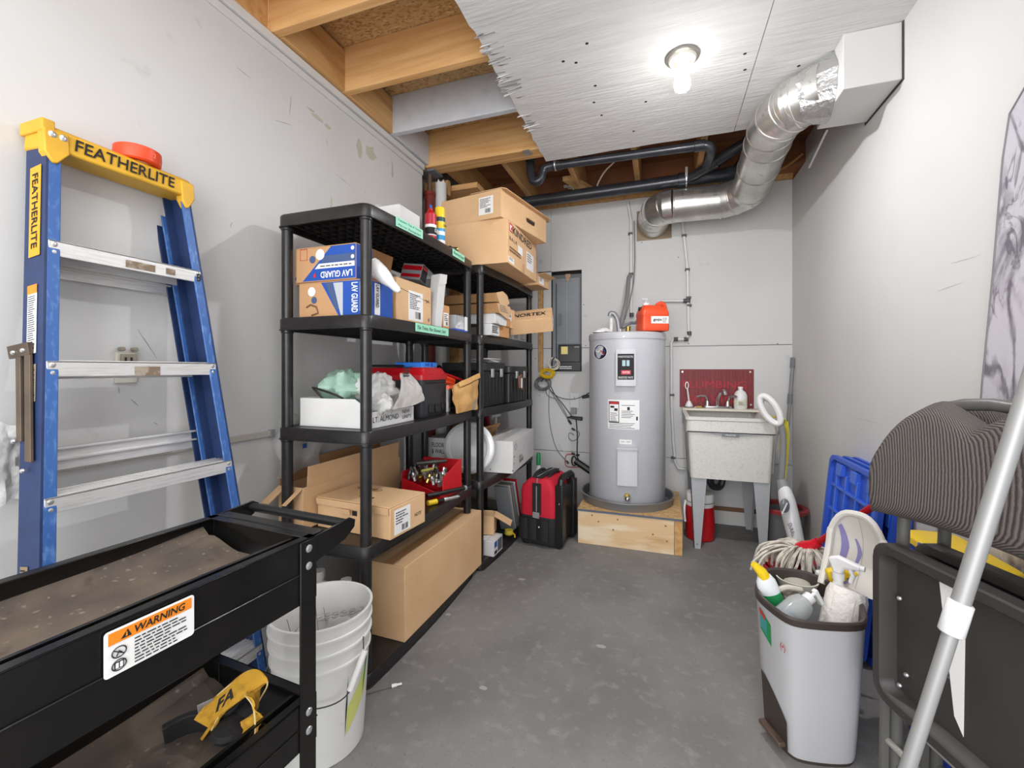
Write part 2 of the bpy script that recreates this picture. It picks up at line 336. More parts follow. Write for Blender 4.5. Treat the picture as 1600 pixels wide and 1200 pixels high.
for y in (2.95, 3.36): build(G().box(-1.72, -1.63, y, y+.04, 0, 2.6), 'stud', WOODY, wa, w=True)
for k in range(3): build(G().box(-1.70, -1.50, 2.90+.26*k, 2.94+.26*k, 2.50, 2.61), 'blocking', WOODY, wa, w=True)
build(G().box(-1.70, -1.30, 2.98, 3.4, 2.56, 2.60), 'blocking', WOOD, wa, w=True)
# back wall: board core with drywall sheets whose joints are open
g = G().box(-1.72, 1.0, YB+.02, YB+.12, 0, .487+.0).box(-1.72, -.93, YB+.02, YB+.12, .487, ZC).box(-.63, 1.0, YB+.02, YB+.12, .487, ZC).box(-.93, -.63, YB+.02, YB+.12, .487, 1.17).box(-.93, -.63, YB+.02, YB+.12, 2.07, ZC).box(-.93, -.63, YB+.10, YB+.12, 1.17, 2.07)
wb = struct(g, 'wall_back', mat('wall_core', '#3c3733', .9))
def sheet(*bx):
    q = G()
    for b in bx: q.box(b[0], b[1], YB, YB+.019, b[2], b[3])
    return build(q, 'drywall_sheet', WALL, wb, w=True)
sheet((-1.72, XR, .0, .485)); sheet((-1.72, -1.035, .4895, 1.382), (-1.035, -.985, .4895, 1.175), (-.985, -.915, .4895, 1.382), (-.915, -.645, .4895, 1.182), (-.645, XR, .4895, 1.382))
sheet((-.645, XR, 1.3865, ZC), (-.915, -.645, 2.057, ZC)); sheet((-1.72, -1.035, 1.3865, 2.06)); sheet((-.985, -.915, 1.3865, 2.055)); sheet((-1.72, -.917, 2.063, ZC))
build(G().box(-1.031, -.989, YB+.002, YB+.019, 1.178, 2.055), 'stud', WOODY, wb, w=True)
for u, v in ((1003, 379), (912, 476), (1076, 537), (837, 560), (1060, 402), (1215, 537), (842, 712), (1175, 618), (915, 540), (843, 618)):
    p = RY(u, v, YB); build(G().cyl(p, p-Y3*.001, .005, n=8), 'screw_head', GREYINK, wb, w=True)
g = G().box(XR, XR+.1, YF, YB+.12, 0, ZC-.01).box(XR+.085, XR+.12, 2.60, YB+.12, ZC-.01, 2.92).box(XR+.085, XR+.12, YF, 2.60, ZC-.01, 2.88); wall_right = struct(g, 'wall_right', WALLR)
# trims
g = G().box(XL, XL+.022, YF, 2.63, 2.572, 2.608).box(XL, XL+.010, YF, 2.63, 2.535, 2.568); struct(g, 'trim_1', WALLR, bev=.003)
g = G().box(.38, XR, YB-.014, YB, .105, .135); struct(g, 'trim_2', mat('brown_strip', '#7a5740', .7))
g = G().box(.10, XR, YB-.010, YB, 0, .105); struct(g, 'baseboard_back', WALLR)
# ceiling: strand board deck with joists
g = G().box(-1.8, 1.02, YF, 2.70, 2.84, 2.87); deck = struct(g, 'ceiling', OSB)
T = .038
for k, y in enumerate((1.81, 1.39, .97, .55, .13, -.29)):
    build(G().box(XL, XR, y, y+T, 2.612, 2.84), 'joist', WOOD, deck, w=True, bev=.003)
build(G().box(XL, XR, 2.225, 2.225+T, 2.612, 2.84), 'joist', GREYW, deck, w=True, bev=.003, label='joist painted pale grey')
ys = [-.29, .13, .55, .97, 1.39, 1.81, 2.225, 2.655]
for i in range(len(ys)-1):
    build(G().box(XL-.04, XL+.002, ys[i]+T+.001, ys[i+1]-.001, 2.612, 2.84), 'rim_block', GREYW if i == 6 else WOOD, deck, w=True, bev=.002)
build(G().box(XL-.02, XL+.040, ys[5]+T+.001, ys[6]-.001, 2.6125, 2.82), 'rim_block', WOODY, deck, w=True, bev=.002)
build(G().box(XL-.02, XL+.040, ys[4]+T+.001, ys[5]-.001, 2.6125, 2.82), 'rim_block', WOODY, deck, w=True, bev=.002)
build(G().box(XL-.02, XL+.040, ys[6]+T+.001, ys[7]-.001, 2.6125, 2.82), 'rim_block', GREYW, deck, w=True, bev=.002)
for k in range(3): build(G().box(-1.67, XR, 2.655+.04*k, 2.693+.04*k, 2.600, 2.84), 'beam_ply', WOOD, deck, w=True, bev=.002)
build(G().box(-.84, -.79, 2.645, 2.70, 2.590, 2.599), 'joist_hanger', GALV, deck, w=True)
g = G().box(-1.8, 1.02, 2.78, YB+.12, 2.885, 2.90).box(-1.8, 1.02, YB+.0, YB+.12, ZC, 2.89); d2 = struct(g, 'ceiling_rear', OLDPLY)
for x in (-1.50, -1.07, -.64, -.19, .24, .67): build(G().box(x, x+T, 2.78, YB-.0, 2.65, 2.885), 'joist', WOODY, d2, w=True, bev=.003)
q = G().hexa([(-.72, 3.30, 2.655), (-.64, 3.30, 2.655), (-.50, 3.62, 2.655), (-.60, 3.62, 2.655), (-.72, 3.30, 2.69), (-.64, 3.30, 2.69), (-.50, 3.62, 2.69), (-.60, 3.62, 2.69)]); build(q, 'brace', WOODY, d2, w=True)
build(G().box(-1.72, XR, YB-.02, YB+.02, ZC+.002, ZC+.04), 'top_plate', WOODY, d2, w=True)
# white plywood sheets screwed under the joists, left edge torn
rd = random.Random(4); e = []; y = YF
while y < 2.80:
    e.append((-.735+rd.uniform(-.006, .006), y)); y += rd.uniform(.03, .07)
e += [(-.732, 2.835)]
xs_ = .405
def plywood(outline): return G().prism([Vector((a, b, 2.598)) for a, b in outline], (0, 0, .013))
fr = [(xs_-.0015-(xs_+.735)*i/8, 2.835+rd.uniform(-.006, .004)) for i in range(8)]
cp = struct(plywood([(xs_-.0015, YF)]+fr+[(a, b) for a, b in reversed(e)]), 'ceiling_panel', PLY)
build(plywood([(xs_+.0015, YF), (XR, YF), (XR, 2.835), (xs_+.0015, 2.835)]), 'plywood_sheet', PLY, cp, w=True)
q = G()
for i in range(34):     # splinters along the torn edge
    yy = rd.choice((1.72, 1.80, 1.98, 2.02, 2.32, 2.42))+rd.uniform(-.07, .07); l = rd.uniform(.02, .10); x0 = -.745+rd.uniform(-.01, .02); dz = -rd.uniform(.003, .012)
    q.hexa([(x0, yy, 2.597), (x0+l, yy+rd.uniform(-.01, .01), 2.597), (x0+l, yy+.003, 2.598), (x0, yy+.007, 2.598), (x0-.01, yy, 2.597+dz), (x0+l, yy, 2.5975), (x0+l, yy+.004, 2.598), (x0, yy+.008, 2.598+dz*.5)])
build(q, 'splinters', PLY, cp, w=True, kind='stuff')
q = G()
for i in range(18):
    yy = rd.choice((1.75, 1.82, 1.98, 2.06, 2.33, 2.44))+rd.uniform(-.06, .06); l = rd.uniform(.015, .07); x0 = -.73+rd.uniform(0, .02)
    q.add([(x0, yy, 2.5975), (x0+l, yy+.002, 2.5975), (x0+.3*l, yy+.008, 2.5975)], [(0, 1, 2)])
build(q, 'torn_gouges', mat('bare_wood', '#7d705f', .9), cp, w=True, kind='stuff')
for u, v in ((930, 134), (928, 160), (1009, 159), (1164, 84), (1164, 109), (1248, 103), (880, 96), (990, 205), (940, 180), (917, 68), (900, 98)):
    c = RZ(u, v, 2.598); build(G().cyl(c, c-Z3*.0012, .008, .004, n=7), 'nail_hole', INK, cp, w=True)
# drywall box round the branch duct
g = G().box(.717, XR-.004, 2.157, 2.48, 2.366, 2.597); sf = struct(g, 'soffit', WALLR, bev=.003)
build(G().box(XR-.004, XR-.001, 2.15, 2.50, 2.36, 2.597), 'dark_joint', mat('dark_gap', '#3f3d3b', .9), sf, w=True)
struct(G().hexa([RX(1291, 203, .80)+Vector(q) for q in ((0, 0, 0), (.01, 0, 0), (.01, .01, 0), (0, .01, 0))]+[RX(1263, 262, .83)+Vector(q) for q in ((0, 0, 0), (.01, 0, 0), (.01, .01, 0), (0, .01, 0))]), 'trim_3', WALLR)
# scuffs and stains on the left wall
STAIN = mat('yellow_stain', '#c9c59e', .8, alpha=.35); SCUFF = mat('grey_scuff', '#8f8d8b', .8)
for (u, v, w_, h_) in ((486, 172, .03, .01), (497, 185, .05, .014), (512, 198, .03, .014), (562, 232, .03, .06), (580, 240, .06, .05), (613, 268, .012, .07), (518, 318, .008, .05)):
    p = RX(u, v, XL+.0006); n = 10
    build(G().add([p+Vector((0, math.cos(2*PI*i/n)*w_*rd.uniform(.5, 1), math.sin(2*PI*i/n)*h_*rd.uniform(.5, 1))) for i in range(n)], [tuple(range(n))]), 'stain', STAIN, wall_left, w=True)
for (u, v, du, dv) in ((455, 150, -3, 30), (525, 272, 22, 18), (360, 355, 3, -8), (570, 297, 1, 6), (185, 605, 1, 10), (204, 624, 12, 10), (215, 515, 30, 45), (430, 188, 26, 8), (510, 218, 2, 10), (240, 660, 6, 4), (370, 105, 22, 18)):
    a = RX(u, v, XL+.0006); b = RX(u+du, v+dv, XL+.0006); d = (b-a).normalized(); s_ = Vector((0, -d.z, d.y))*.0022
    build(G().add([a-s_*.2, b-s_*.2, b+s_*.3, (a+b)/2+s_, a+s_*.3], [(0, 1, 2, 3, 4)]), 'scuff', SCUFF, wall_left, w=True)
for (u, v, du, dv) in ((1335, 652, 45, 12), (1262, 260, -2, 40), (1485, 412, 48, -14), (1464, 455, 40, -14), (1305, 634, 6, 2), (1404, 440, 1, 8), (1342, 670, 10, 1)):
    a = RX(u, v, XR-.0006); b = RX(u+du, v+dv, XR-.0006); d = (b-a).normalized(); s_ = Vector((0, -d.z, d.y))*.0016
    build(G().add([a-s_*.2, b-s_*.2, b+s_*.3, (a+b)/2+s_, a+s_*.3], [(0, 1, 2, 3, 4)]), 'scuff', mat('pale_scuff', '#b3b1ae', .8), wall_right, w=True)
# ================================================================ ladder
def ladder():
    # front plane leans from x=-1.235 at the floor to -1.45 at the cap
    def FX(z): return -1.235-.215*z/1.72
    t = thing('step_ladder', 'blue fibreglass step ladder with yellow cap leaning folded on the left wall', 'ladder', (-1.25, .83, 0))
    YLb, YLt, YRb, YRt = .529, .648, 1.134, .998      # outer web faces
    zt = 1.76; D = .085; FL = .030
    def rail(y0, y1, sgn, mw, nm, dx=0, z0=.0, z1=zt, D=D):
        def P(k, z):  # y at height
            return y0+(y1-y0)*z/zt
        out = []
        gw = G(); gf = G()
        a, b = z0, z1
        def ring(z, xa, xb, ya, yb): return [(xa, ya, z), (xb, ya, z), (xb, yb, z), (xa, yb, z)]
        for (xa, xb, ya, yb, gg) in ((-D, 0, 0, .005*sgn, gw), (-.006, .0, 0.0045*sgn, FL*sgn, gf), (-D, -D+.006, .0045*sgn, FL*sgn, gw)):
            gg.loft([ring(a, FX(a)+dx+xa, FX(a)+dx+xb, P(0, a)+ya, P(0, a)+yb), ring(b, FX(b)+dx+xa, FX(b)+dx+xb, P(0, b)+ya, P(0, b)+yb)])
        o = build(gw, nm, mw, t, w=True); build(gf, 'rail_flange', LADB, o, w=True, bev=.002)
        return o
    rl = rail(YLb, YLt, 1, LADD, 'front_rail'); rr = rail(YRb, YRt, -1, LADD, 'front_rail')
    def FXY(u, v, side):
        # point on the web of the left rail (outside) or the front flange
        pass
    # rear rails, folded behind
    rail(YLb+.035, YLt+.02, 1, LADD, 'rear_rail', dx=-.087, z1=1.70, D=.035); rail(YRb-.012, YRt-.010, -1, LADD, 'rear_rail', dx=-.087, z1=1.70, D=.035)
    def yl(z): return YLb+(YLt-YLb)*z/zt
    def yr(z): return YRb+(YRt-YRb)*z/zt
    for z in (1.52, 1.22, .90, .59, .28):
        y0, y1 = yl(z)+.006, yr(z)-.006; x = FX(z)
        q = G(); q.box(x-.002, x+.0025, y0, y1, z-.038, z+.0)            # front lip
        q.box(x-.082, x+.0025, y0, y1, z-.004, z)                        # tread
        for k in range(5): q.box(x-.075+.016*k, x-.069+.016*k, y0, y1, z, z+.0025)
        q.box(x-.082, x-.078, y0, y1, z-.045, z)
        st = build(q, 'step', STEEL, t, w=True, bev=.0012)
        rv = G()
        for yy in (yl(z)+.017, yr(z)-.017):
            for dz in (-.010, -.030): rv.sphere((FX(z)+.001, yy, z+dz), .0075, 10, (.5, 1, 1))
        build(rv, 'rivets', ZINC, st, w=True)
    for z in (1.475, .968, .45):                                           # rear cross braces
        q = G(); x = FX(z)-.125
        q.box(x, x+.004, yl(z)+.03, yr(z)-.03, z-.03, z+.03).box(x, x+.014, yl(z)+.03, yr(z)-.03, z+.024, z+.03).box(x, x+.014, yl(z)+.03, yr(z)-.03, z-.004, z+.002)
        build(q, 'rear_brace', STEEL, t, w=True, bev=.001)
    # spreader bars outside the left rail
    sp = G()
    for (za, zb, xo, wd) in ((1.235, .985, -.012-.030, .024), (1.24, 1.03, -.015-.065, .020)):
        xa, xb = FX(za)+xo, FX(zb)+xo+.012
        sp.hexa([(xa-wd/2, yl(za)-.004, za), (xa+wd/2, yl(za)-.004, za), (xb+wd/2, yl(zb)-.004, zb), (xb-wd/2, yl(zb)-.004, zb)]+[(xa-wd/2, yl(za)-.010, za), (xa+wd/2, yl(za)-.010, za), (xb+wd/2, yl(zb)-.010, zb), (xb-wd/2, yl(zb)-.010, zb)])
    x = FX(1.24); sp.hexa([(x-.115, yl(1.24)-.011, 1.225), (x-.03, yl(1.24)-.011, 1.235), (x-.03, yl(1.24)-.015, 1.265), (x-.115, yl(1.24)-.015, 1.255), (x-.115, yl(1.24)-.004, 1.225), (x-.03, yl(1.24)-.004, 1.235), (x-.03, yl(1.24)-.004, 1.265), (x-.115, yl(1.24)-.004, 1.255)])
    s_ = build(sp, 'spreader', BRONZE, t, w=True, bev=.001)
    rv = G()
    for z, xo in ((.965, -.04), (1.03, -.08), (1.245, -.05), (1.24, -.09)): rv.sphere((FX(z)+xo, yl(z)-.013, z), .006, 8)
    build(rv, 'rivets', ZINC, s_, w=True)
    # cap
    zc = 1.765; x0, x1 = -1.548, FX(1.76)+.004; y0, y1 = YLt-.004, YRt+.004
    cap = G(); pts = [(x0, zc-.005), (x0+.01, zc+.048), (x0+.03, zc+.055), (x1-.02, zc+.055), (x1-.004, zc+.045), (x1+.006, zc-.010)]
    cap.prism([Vector((a, y0, b)) for a, b in pts], (0, y1-y0, 0)); cp_ = build(cap, 'top_cap', LADY, t, w=True, bev=.006)
    q = G()
    for ya, yb in ((y0-.004, y0+.045), (y1-.035, y1+.004)): q.prism([Vector((x1+.003, ya, zc+.04)), Vector((x1+.009, ya, zc-.022)), Vector((x1+.009, (ya*2+yb)/3, zc-.045)), Vector((x1+.009, (ya+yb)/2, zc-.045)), Vector((x1+.009, yb, zc-.012)), Vector((x1+.003, yb, zc+.04))], (-.03, 0, 0))
    q.box(x0, x1, y0-.006, y0+.02, zc+.03, zc+.062)
    build(q, 'cap_bracket', LADY, cp_, w=True, bev=.003)
    rv = G()
    for yy in (y0+.012, y0+.033): rv.sphere((x1+.004, yy, zc+.026), .009, 10, (.5, 1, 1))
    build(rv, 'rivets', ZINC, cp_, w=True)
    tx = Vector((x1+.005, y0+.055, zc+.004)); yd = Vector((-.006, 0, .05)).normalized()
    text('FEATHERLITE', cp_, INK, tx, (0, 1, 0), (-.18, 0, 1), .250, .034, .012, w_=True, lift=.0015, shear=.2)
    # labels on the outer web of the left rail (faces the camera side)
    def W_(z, xo): return Vector((FX(z)+xo, yl(z)-.0012, z))
    a = W_(1.475, -.062); b = W_(1.71, -.062); up = (b-a).normalized(); side = Vector((1, 0, .125)).normalized()
    lb = plate(t, YLAB, a, side, up, .046, .235, 'rail_label', w_=True)
    text('FEATHERLITE', lb, INK, a+side*.012+up*.215, -up, side, .195, .024, .01, w_=True, lift=.002)
    a = W_(1.235, -.062); l2 = plate(t, PAPER, a, side, up, .038, .17, 'warning_label', w_=True)
    plate(l2, ORLAB, a+up*.148, side, up, .038, .022, 'label_header', w_=True, t=.0014); fine(l2, INK, a+side*.003+up*.004, side, up, .032, .14, 26, w_=True, seed=3)
    a = W_(1.12, -.055); l3 = plate(t, mat('worn_label', '#8b8172', .7), a, side, up, .032, .09, 'worn_label', w_=True); fine(l3, INK, a+side*.002, side, up, .028, .085, 14, w_=True, seed=5)
    a = W_(.70, -.07); l4 = plate(t, mat('brown_label', '#8c7860', .7), a, side, up, .03, .045, 'lower_label', w_=True); fine(l4, INK, a+side*.002, side, up, .026, .04, 5, w_=True, seed=6)
    # stickers on the steps
    for z, ya, w, h in ((1.52, .80, .075, .020), (1.52, .905, .026, .018), (1.22, .80, .065, .026)):
        zz = z-.012-h; x = FX(z)+.003; plate(t, mat('torn_brown_sticker', '#7d6a58', .8, n=(40, '#a39686', .5, .6)), (x, ya, zz), (0, 1, 0), (0, 0, 1), w, h, 'worn_sticker', w_=True, t=.0008)
    text('8', t, INK, (FX(1.50)+.003, yr(1.50)-.024, 1.485), (0, 1, 0), (0, 0, 1), .014, .025, .02, w_=True)
    ft = G()
    for yy, sg in ((YLb, 1), (YRb, -1)): ft.box(FX(0)-.09, FX(0)+.006, yy-.004*sg if sg > 0 else yy-.034, yy+.034 if sg > 0 else yy+.004, 0.0, .05)
    build(ft, 'rubber_feet', BLACK, t, w=True, bev=.003)
ladder()
# orange roll on the cap
t = thing('orange_tape_roll', 'orange roll of tape lying on the yellow ladder cap', 'tape', (-1.50, .875, 1.8205))
g = G().lathe([(.052, 0), (.056, .004), (.058, .022), (.057, .04), (.052, .043), (.036, .043), (.034, .038), (.034, .004), (.036, 0), (.052, 0)], n=32, cap=False); build(g, 'tape_body', ORANGE, t)
q = G().lathe([(.0345, .002), (.0345, .041), (.031, .041), (.031, .002), (.0345, .002)], n=24, cap=False); build(q, 'cardboard_core', KRAFT, t)
text('2', t, mat('pale_orange', '#f08a63', .6), (.0585, .006, .014), (0, 1, 0), (0, 0, 1), .008, .012)
# ================================================================ service cart (local: x across 0..-.39, y along)
def cart():
    t = thing('service_cart', 'black steel service cart with dusty tray and orange warning sticker in left foreground', 'cart', (-.718, .765, 0), math.radians(-4))
    W_, Ln = .345, .95       # tray runs to y=-Ln
    def tray(zt, h, nm, m2):
        q = G(); th = .003
        o = [(-W_, 0), (0, 0), (0, -Ln), (-W_, -Ln)]
        # wall ring with folded rim
        q.box(-.004, 0, -Ln, 0, zt-h, zt).box(-W_, -W_+.004, -Ln, 0, zt-h, zt).box(-W_, 0, -.004, 0, zt-h, zt).box(-W_, 0, -Ln, -Ln+.004, zt-h, zt)
        q.box(-.022, 0, -Ln, 0, zt-.004, zt).box(-W_, -W_+.022, -Ln, 0, zt-.004, zt).box(-W_, 0, -.022, 0, zt-.004, zt)
        q.box(-.006, 0.0035, -Ln, 0, zt-h*.52, zt-h*.50)
        tr = build(q, nm, GLOSSBLK, t, bev=.0015)
        def fl(u, v):
            x = -W_+.004+(W_-.050)*u; y = -Ln+.004+(Ln-.034)*v
            z = zt-.060; e = max(0, 1-(1-v)*6)
            z += .025*e*max(0, 1-abs(u-.15)*4)+.03*max(0, 1-(u*8))**2*(.3+.7*v)
            return Vector((x, y, z))
        q = G().shell(fl, 14, 20, (0, 0, -.003)); build(q, 'tray_floor', DUST, tr)
        q = G().box(-.047, -.045, -Ln+.01, -.004, zt-.075, zt-.006).box(-.050, -.042, -Ln+.01, -.004, zt-.008, zt-.005)
        for k in range(4): q.box(-.046, -.004, -.10-.25*k, -.097-.25*k, zt-.03, zt-.010)
        build(q, 'inner_rail', GLOSSBLK, tr)
        return tr
    top = tray(.835, .135, 'top_tray', 0); low = tray(.49, .10, 'lower_tray', 0)
    for x in (0, -W_):
        for y in (-.006, -Ln+.04):
            g = G(); s_ = 1 if x == 0 else -1
            g.box(min(x, x+.0045*s_), max(x, x+.0045*s_), y-.040, y, .06, .833); g.box(min(x, x-.03*s_), max(x, x-.03*s_), y-.0025, y+.0025, .06, .70)
            lg = build(g, 'post', GLOSSBLK, t, bev=.001)
            bl = G()
            for z in (.815, .778, .465, .425): bl.sphere((x+.0045*s_, y-.019, z), .0085, 10, (.45, 1, 1))
            build(bl, 'bolts', ZINC, lg)
            w = G().cyl((x-.03*s_-.012, y-.02, .03), (x-.03*s_+.012, y-.02, .03), .03, n=16); build(w, 'caster', BLACK, lg, bev=.003)
    # handle beyond the far end
    q = G()
    for x in (-.002, -W_+.002):
        q.prism([Vector((x-.0025, -.005, .775)), Vector((x-.0025, .085, .795)), Vector((x-.0025, .115, .815)), Vector((x-.0025, .118, .832)), Vector((x-.0025, .10, .842)), Vector((x-.0025, -.005, .834))], (.005, 0, 0))
    h = build(q, 'handle_bracket', GLOSSBLK, t, bev=.0015)
    build(G().tube([(-W_+.003, .098, .826), (-.003, .098, .826)], .011, 12), 'handle_bar', BLACK, h)
    build(G().box(-W_+.01, -.01, .0005, .03, .826, .836), 'end_rim', GLOSSBLK, t, bev=.002)
    # warning sticker on the front of the tray
    ys, zs, w, h = -.376, .762, .119, .066; x0 = .0052; fy = lambda k: ys+w*k; fz = lambda k: zs+h*k
    lb = plate(t, PAPER, (.0042, ys, zs), (0, 1, 0), (0, 0, 1), w, h, 'warning_sticker', t=.0006, r=.005)
    hd = plate(lb, ORLAB, (x0, fy(.04), fz(.69)), (0, 1, 0), (0, 0, 1), w*.92, h*.26, 'sticker_header', t=.0005)
    text('WARNING', hd, INK, (x0, fy(.30), fz(.735)), (0, 1, 0), (0, 0, 1), w*.58, h*.17, .02, shear=.15, lift=.001)
    build(G().add([(x0+.001, fy(.16), fz(.735)), (x0+.001, fy(.27), fz(.735)), (x0+.001, fy(.23), fz(.905))], [(0, 1, 2)]), 'alert_triangle', INK, hd)
    build(G().add([(x0+.0014, fy(.207), fz(.76)), (x0+.0014, fy(.227), fz(.76)), (x0+.0014, fy(.224), fz(.86)), (x0+.0014, fy(.214), fz(.86))], [(0, 1, 2, 3)]), 'alert_mark', ORLAB, hd)
    fine(lb, INK, (x0, fy(.30), fz(.05)), (0, 1, 0), (0, 0, 1), w*.64, h*.60, 8, seed=9, fill=.40, ragged=.5)
    for kz in (.48, .20):
        cy, cz = fy(.145), fz(kz); pts = [Vector((x0+.0006, cy+.0085*math.cos(2*PI*i/20), cz+.0075*math.sin(2*PI*i/20))) for i in range(20)]
        ic = build(G().tube(pts, .0008, 4, closed=True), 'pictogram', INK, lb)
        if kz > .3: build(G().tube([(x0+.0006, cy-.006, cz+.004), (x0+.0006, cy+.006, cz-.005)], .0007, 4), 'pictogram_bar', INK, ic); build(G().tube([(x0+.0006, cy-.003, cz-.005), (x0+.0006, cy, cz+.002), (x0+.0006, cy+.003, cz-.002)], .0009, 4), 'pictogram_figure', INK, ic)
        else: build(G().box(x0, x0+.0008, cy-.0055, cy+.0055, cz-.005, cz+.005), 'pictogram_book', INK, ic); build(G().box(x0+.0008, x0+.0012, cy-.0042, cy-.0008, cz-.0038, cz+.0038).box(x0+.0008, x0+.0012, cy+.0008, cy+.0042, cz-.0038, cz+.0038), 'pictogram_pages', PAPER, ic)
    return t
cart_t = cart()
# yellow and black strap tool pouch on the lower tray
t = thing('tool_pouch', 'yellow and black webbed tool pouch with looped strap on lower cart tray', 'tool pouch', (-.86, .40, .435))
def ribbon(path, wd, th, nrm_up):
    pts = smooth_path(path, 6); rings = []
    for i, p in enumerate(pts):
        d = (pts[min(i+1, len(pts)-1)]-pts[max(i-1, 0)]).normalized(); w = Vector(nrm_up) - d*Vector(nrm_up).dot(d); w.normalize(); n = d.cross(w).normalized()
        rings.append([p+w*wd/2+n*th/2, p-w*wd/2+n*th/2, p-w*wd/2-n*th/2, p+w*wd/2-n*th/2])
    return rings
C0 = RZ(372, 1100, .50)
path = [RZ(318, 1133, .47), RZ(338, 1106, .49), RZ(366, 1082, .52), RZ(390, 1066, .535), RZ(401, 1076, .53), RZ(400, 1100, .50), RZ(392, 1138, .47), RZ(385, 1165, .45)]
up = (Vector((-.3, .5, .6))).normalized()
ys_ = mat('yellow_webbing', '#c9972a', .85, n=(60, '#a97d20', .5, .7), bump=(140, .3))
st = build(G().loft(ribbon(path, .046, .004, up)), 'strap', ys_, t, w=True)
for sgn in (-1, 1):
    build(G().tube(smooth_path([p+(up-(path[min(i+1, len(path)-1)]-path[max(i-1, 0)]).normalized()*up.dot((path[min(i+1, len(path)-1)]-path[max(i-1, 0)]).normalized())).normalized()*.0215*sgn for i, p in enumerate(path)], 6), .0016, 5), 'stitched_edge', mat('pale_stitching', '#d9c28a', .9), st, w=True)
m_ = (path[1]+path[2])/2; d = (path[2]-path[1]).normalized(); yv = d.cross(up).normalized()
text('FA', st, INK, m_-up*.012-d*.018-yv*.0026 if yv.z < 0 else m_-up*.012-d*.018+yv*.0026, d, up, .046, .024, .03, w_=True, lift=.0005)
bk = G().loft(ribbon([RZ(255, 1150, .45), RZ(300, 1128, .455), RZ(355, 1125, .452), RZ(378, 1100, .46)], .05, .012, (.2, -.2, .9))); build(bk, 'black_belt', BLKF, t, w=True, bev=.002)
bk = G().loft(ribbon([RZ(322, 1145, .452), RZ(345, 1120, .458), RZ(350, 1106, .463)], .055, .006, (.6, -.2, .7))); build(bk, 'yellow_pad', ys_, t, w=True)
c = RZ(310, 1118, .47); q = G().slab(c, Vector((.012, .026, .0)), Vector((.012, -.012, .034)), .003); build(q, 'buckle', GREYP, t, w=True, bev=.002)
q = G().sphere(RZ(385, 1120, .455), .026, 12, (1.2, 1, .7)).sphere(RZ(360, 1140, .455), .03, 12, (1.2, 1.2, .6)); build(q, 'pouch_body', BLKF, t, w=True)
# ================================================================ buckets
def bucket(name, label, loc, R, H, m, grp=None):
    t = thing(name, label, 'bucket', loc); k = R/.155
    prof = [(R*.80, 0), (R*.82, .004), (R*.93, H*.68), (R*.965, H*.685), (R*.965, H*.70), (R*.935, H*.705), (R*.945, H*.79), (R*.985, H*.795), (R*.985, H*.81), (R*.95, H*.815), (R*.96, H*.89), (R*.995, H*.895), (R*.995, H*.91), (R*.97, H*.915), (R*.975, H*.985), (R*1.0, H*.988), (R, H), (R*.95, H), (R*.93, H*.9), (R*.78, .008), (.001, .008), (.001, 0), (R*.80, 0)]
    build(G().lathe(prof, n=48, cap=False), 'pail', m, t, smooth=30); return t
bl = (-1.045, 1.135, 0); BK = bucket('plastic_bucket', 'white plastic pail full of wire scraps behind the black cart', bl, .158, .435, BUCK); BK.rotation_euler.z = .42; MW[BK] = Matrix.Translation(Vector(bl)) @ Matrix.Rotation(.42, 4, 'Z')
hr = Matrix.Rotation(-.27, 3, 'Z'); hp = G().tube(smooth_path([hr @ Vector(q) for q in [(.158, -.02, .36), (.175, -.06, .30), (.150, -.11, .235), (.08, -.152, .222), (0, -.164, .235), (-.06, -.157, .27), (-.08, -.145, .30)]], 6), .0022, 6); hd = build(hp, 'bail_handle', mat('bail_wire', '#5d5c5a', .4, .7), BK)
build(G().cyl(hr @ Vector((.178, -.045, .335)), hr @ Vector((.158, -.098, .245)), .0095, n=12), 'grip', WHITEP, hd)
def onb(a, z, lift=.0012):  # point on the pail wall
    r = .158*(.82+(.93-.82)*min(z/.296, 1))+lift; return Vector((r*math.cos(a), r*math.sin(a), z))
def bdecal(z0, z1, a0, a1, m, nm, f=lambda s, t: True, lift=.0012, par=None):
    q = G(); q.grid(lambda u, v: onb(a0+(a1-a0)*u, z0+(z1-z0)*v+(.10*(u-.55) if nm != 'x' else 0), lift), 10, 6); return build(q, nm, m, par or BK)
lab = bdecal(.13, .215, -.72, -.10, mat('lime_label', '#cfd37a', .5), 'pail_label'); bdecal(.125, .22, -.75, -.71, INK, 'label_edge'); bdecal(.22, .262, -.24, -.10, GREEN, 'label_leaf', lift=.002)
sc = G()
for k in range(8):
    a = rd.uniform(0, 6.28); r0 = .1*rd.random(); p = Vector((bl[0]+r0*math.cos(a), bl[1]+r0*math.sin(a), .06+.02*k))
    sc.tube(smooth_path([p, p+Vector((rd.uniform(-.06, .06), rd.uniform(-.06, .06), .1)), p+Vector((rd.uniform(-.05, .05), rd.uniform(-.05, .05), .22))], 6), .0011, 4)
build(sc, 'wire_scraps', CABLEG, kind='stuff', tag=('thin loose wire scraps standing in the white pail', 'wire'))
ch = G(); c0 = Vector((bl[0]+.01, bl[1]+.055, .368))
for k in range(9):
    p = c0+Vector((-.04+.014*k, .004*k-.02, .003*k)); ax = Vector((1, .4, .3)).normalized(); e2 = Vector((0, 0, 1)) if k % 2 else Vector((.2, 1, 0)).normalized()
    ch.tube([p+ax*.013*math.cos(q*PI/5)+e2*.009*math.sin(q*PI/5) for q in range(10)], .0024, 5, closed=True)
ch.lathe([(.001, 0), (.085, .0), (.085, .012), (.001, .012)], (bl[0]+.01, bl[1], .348), 18)
build(ch, 'steel_chain', ZINC, tag=('short silver chain lying on rubbish in the white pail', 'chain'))
